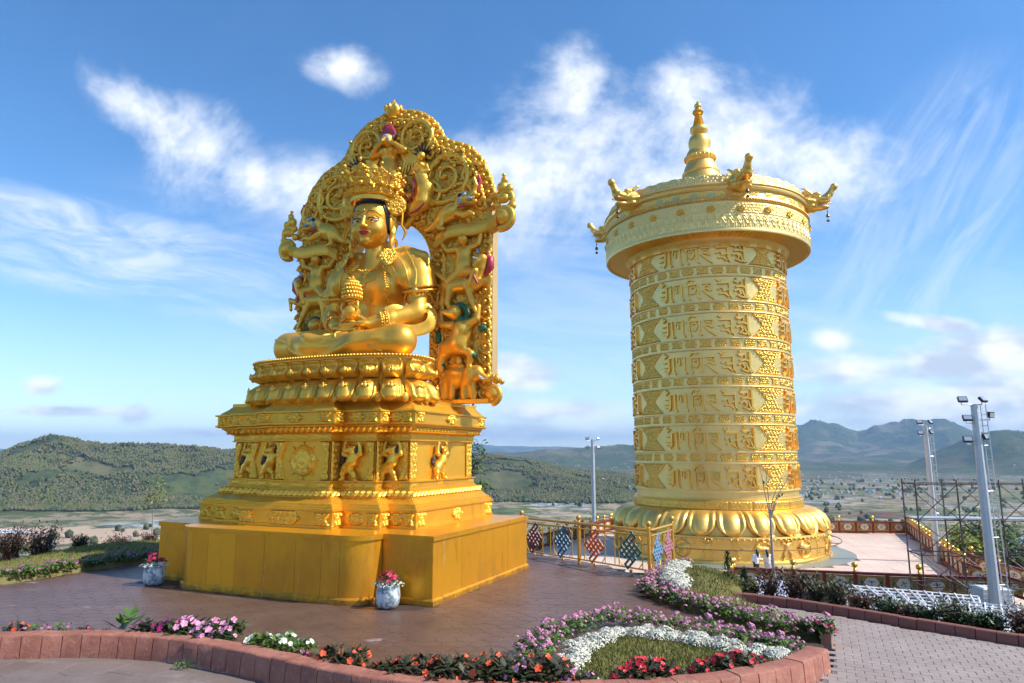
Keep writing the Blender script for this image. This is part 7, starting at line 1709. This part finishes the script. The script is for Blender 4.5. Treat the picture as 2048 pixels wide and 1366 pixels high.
# ------------------------------------------------------------------ two visitors
SKIN = material('skin', base=(.45, .26, .18), rough=.5); HAIRM = material('black_hair', base=(.012, .010, .010), rough=.4)
def visitor(label, x, y, rz, top, legs, skirt, lean):
    o = thing('person', label, 'person', (x, y, TZ), rz); o.scale = (.88, .88, .88)
    def body(X, Y, Z):
        d = e_chain(X, Y, Z, [(0, 0, .88, .13), (0, .01, 1.1, .115), (lean*.5, -.02, 1.32, .12)], .06); d = su(d, e_ell(X, Y, Z, (lean*.5, -.02, 1.30), (.18, .10, .10)), .06)
        d = su(d, e_cap(X, Y, Z, (lean*.55, -.02, 1.36), (lean, -.05, 1.47), .05), .03); d = su(d, e_ell(X, Y, Z, (lean*1.15, -.07, 1.55), (.078, .092, .11)), .02); d = su(d, e_ball(X, Y, Z, (lean*1.15, -.165, 1.535), .018), .015)
        for s in (-1, 1):
            d = su(d, e_chain(X, Y, Z, [(.075*s, 0, .86, .095), (.085*s, -.01, .48, .065), (.09*s, .02, .09, .042), (.09*s, -.12, .04, .035)]), .03)
            d = su(d, e_chain(X, Y, Z, [(.17*s + lean*.5, -.01, 1.32, .055), (.23*s, .0, 1.08, .043), (.20*s, -.14, .90, .033), (.19*s, -.19, .84, .03)]), .02)
            for q in range(4): d = su(d, e_cap(X, Y, Z, (.19*s + .012*(q-1.5), -.19, .83), (.185*s + .014*(q-1.5), -.22, .765), .010, .008), .006)
            d = su(d, e_cap(X, Y, Z, (.17*s, -.2, .84), (.15*s, -.24, .80), .011, .009), .006)
        return d
    link('body', sdf_mesh('body', body, (-.34, -.34, -.02), (.34, .24, 1.72), .017, SKIN), None, o)
    def shirt(X, Y, Z):
        d = e_chain(X, Y, Z, [(0, 0, .84, .165), (0, .01, 1.1, .15), (lean*.5, -.02, 1.30, .15)], .06); d = su(d, e_ell(X, Y, Z, (lean*.5, -.02, 1.31), (.20, .125, .11)), .06)
        for s in (-1, 1): d = su(d, e_chain(X, Y, Z, [(.17*s + lean*.5, -.01, 1.32, .075), (.23*s, .0, 1.08, .062), (.21*s, -.10, .95, .055)]), .03)
        return np.maximum(np.maximum(d, .80 - Z), Z - 1.41)
    link('top', sdf_mesh('top', shirt, (-.36, -.3, .76), (.36, .24, 1.45), .018, top), None, o)
    def low(X, Y, Z):
        d = None
        for s in (-1, 1):
            q = e_chain(X, Y, Z, [(.075*s, 0, .86, .125), (.085*s, -.01, .48, .11 if skirt else .085), (.09*s, .02, .12, .12 if skirt else .065)], .03); d = q if d is None else su(d, q, .12 if skirt else .02)
        return np.maximum(np.maximum(d, .10 - Z), Z - .92)
    link('skirt' if skirt else 'trousers', sdf_mesh('lower_garment', low, (-.3, -.25, .06), (.3, .25, .95), .02, legs), None, o)
    def hair(X, Y, Z):
        d = e_ell(X, Y, Z, (lean*1.15, -.045, 1.575), (.095, .10, .115)); d = np.maximum(d, -(Y + .10 + (Z-1.55)*.3)); return su(d, e_chain(X, Y, Z, [(lean*1.1, .03, 1.52, .085), (lean*.9, .09, 1.36, .085), (lean*.7, .11, 1.18, .05)]), .03)
    link('hair', sdf_mesh('hair', hair, (-.3, -.3, 1.05), (.4, .28, 1.75), .017, HAIRM), None, o)
    for s in (-1, 1): MB().ball((.09*s, -.06, .035), (.045, .11, .035), 2).build('shoe', WP if skirt else LAMPB, o)
    return o
CLW = material('white_cloth', base=(.72, .70, .74), rough=.8); CLC = material('cream_cloth', base=(.70, .66, .56), rough=.8); CLB = material('black_cloth', base=(.015, .015, .02), rough=.7); CLL = material('pale_blue_cloth', base=(.48, .50, .62), rough=.8)
visitor('woman with long dark hair in white top and black trousers leaning to look', 13.62, 39.7, R(185), CLW, CLB, False, -.10)
v2 = visitor('woman with long dark hair in cream top and pale skirt beside the thin tree', 14.28, 39.7, R(172), CLC, CLL, True, .02)
bag = thing('shoulder_bag', 'small tan bag hanging at the side of the woman in the pale skirt', 'bag', (14.52, 39.66, TZ+.62)); MB().loft([np.array([(sx_*w, sy_*.05, z) for sx_, sy_ in ((-1, -1), (1, -1), (1, 1), (-1, 1))]) for w, z in ((.09, 0), (.10, .05), (.085, .2))]).build('pouch', BRZ, bag); MB().tube([(-.07, 0, .2), (-.16, 0, .45), (-.2, .02, .52)], .010, 5).build('strap', BRZ, bag)

# ------------------------------------------------------------------ far: forest, houses, greenhouses
def forest(name, label, n, amin, amax, rmin, rmax, zmin, zmax, size, mats, seed, keep=None, lowpoly=False):
    r_ = np.random.default_rng(seed); a = r_.uniform(amin, amax, n); r = np.sqrt(r_.uniform(rmin**2, rmax**2, n)); X, Y = r*a/np.sqrt(1+a*a), r/np.sqrt(1+a*a); Z = terrain_h(X, Y)
    k = (Z > zmin) & (Z < zmax) & (fbm(X/95., Y/95., 4, 5) > r_.uniform(.36, .50, n))
    if keep is not None: k &= keep(X, Y, Z)
    X, Y, Z = X[k], Y[k], Z[k]; m = len(X); s = size*r_.uniform(.55, 1.25, m); v, f = (np.array([(1, 0, 0), (-1, 0, 0), (0, 1, 0), (0, -1, 0), (0, 0, 1), (0, 0, -.6)], float), [(0, 2, 4), (2, 1, 4), (1, 3, 4), (3, 0, 4), (2, 0, 5), (1, 2, 5), (3, 1, 5), (0, 3, 5)]) if lowpoly else ICO[1]; nv = len(v)
    V = v[None]*np.stack([s*.62, s*.62, s*.72], 1)[:, None]*(1 + r_.uniform(-.28, .28, (m, nv, 1))) + np.stack([X, Y, Z + s*.45], 1)[:, None]
    F = (np.array(f)[None] + (np.arange(m)*nv)[:, None, None]).reshape(-1, 3)
    o = link(name, make_mesh(name, V.reshape(-1, 3), F, mats, True)); return tag(o, label, 'forest', kind='stuff')
FM = material('forest_foliage', lambda M: (lambda p: dict(base=M.mix(M.noise(.16, 2, .6, p).sm(.38, .62), M.mix(M.noise(.010, 5, .65, p).sm(.42, .58), (.032, .055, .018), (.085, .105, .032)), M.mix(M.noise(.03, 3, .6, p).sm(.4, .6), (.13, .135, .05), (.17, .14, .075))), rough=.9, spec=.1, normal=M.bump(M.noise(.9, 3, .7, p), .8, .6)))(M.pos()))
forest('hill_forest', 'dense green trees covering the left hill', 150000, -.95, .30, 1450, 2450, -104, 60, 6.4, FM, 1, None, True)
forest('valley_trees', 'trees and hedges scattered over the valley floor', 5200, -.85, .85, 600, 3600, -125, -98, 8, FM, 3, lambda X, Y, Z: fbm(X/130., Y/130., 4, 21) > .52)
forest('slope_bushes', 'bushes scattered over the scrubby slope below the terrace', 4200, .25, .95, 66, 520, -96, -6, 1.9, FM, 4)
WALLS = [material('house_wall_%d' % i, base=c, rough=.8) for i, c in enumerate([(.55, .53, .50), (.48, .43, .37), (.42, .46, .52)])]; ROOFS = [material('house_roof_%d' % i, base=c, rough=.8) for i, c in enumerate([(.38, .13, .08), (.28, .22, .20), (.45, .46, .50)])]
def houses():
    protos = []
    for i in range(3):
        w, d, h = ((7, 6, 3.5), (10, 6, 3), (6, 6, 5.5))[i]; wl = MB().box((0, 0, h/2-1), (w, d, h+2)).mesh('wall', WALLS[i]); rf = MB().loft([np.array([(x, -d*.58, h), (x, 0, h+1.9), (x, d*.58, h), (x, 0, h-.2)]) for x in (-w*.55, w*.55)]).mesh('roof', ROOFS[i]); protos.append((wl, rf))
    r_ = np.random.default_rng(4)
    for cx, cy, sx_, sy_, n, lab in ((.155, 1900, 90, 90, 34, 'small pale house in the village left of the prayer wheel'), (.47, 2050, 150, 110, 64, 'small pale house in the near village right of the prayer wheel'), (.50, 3300, 520, 340, 110, 'tiny pale house in the town spread over the far valley'), (.13, 4100, 200, 150, 22, 'tiny white house below the blue hill'), (-.60, 900, 45, 60, 6, 'small house among the fields below the left hill')):
        for k in range(n):
            y = cy + r_.normal(0, sy_); x = cx*cy + r_.normal(0, sx_); z = float(terrain_h(np.array([x]), np.array([y]))[0]); wl, rf = protos[r_.integers(3)]
            o = thing('house', lab, 'house', (x, y, z), r_.uniform(0, PI), lab + 's'.replace('s', '')); link('wall', wl, None, o); link('roof', rf, None, o)
houses()
GH = material('greenhouse_film', base=(.72, .74, .76), rough=.5)
def greenhouses():
    r_ = np.random.default_rng(8)
    gm = MB().loft([np.array([(x, 45*math.cos(t), 7*math.sin(t)) for t in np.linspace(0, PI, 7)]) for x in (-180, 180)]).mesh('roof', GH)
    for i, (a, y, s) in enumerate(((.68, 5600, 1.), (.72, 5500, 1.), (.78, 5550, 1.), (.70, 5100, .9), (.76, 4300, .8), (.73, 4700, .8), (-.73, 1030, .25), (-.70, 1010, .2))):
        x = a*y; z = float(terrain_h(np.array([x]), np.array([y]))[0]); lab = 'long white plastic greenhouse on the far right of the valley' if a > 0 else 'small white greenhouse at the foot of the left hill'
        o = thing('greenhouse', lab, 'greenhouse', (x, y, z), r_.uniform(-.1, .1), lab); q = link('roof', gm, None, o); q.scale = (s, s, s*.35)
greenhouses()
# ------------------------------------------------------------------ haze over the valley
hz = MB().box((0, 0, 150), (40000, 40000, 700)).mesh('haze')
def haze():
    m = bpy.data.materials.new('haze_air'); m.use_nodes = True; nt = m.node_tree; nt.nodes.clear(); out = nt.nodes.new('ShaderNodeOutputMaterial'); v = nt.nodes.new('ShaderNodeVolumePrincipled')
    v.inputs['Color'].default_value = (.38, .65, 1., 1); v.inputs['Density'].default_value = 7e-5; v.inputs['Anisotropy'].default_value = 0.; nt.links.new(v.outputs[0], out.inputs['Volume']); return m
tag(link('haze', hz, haze()), kind='stuff')
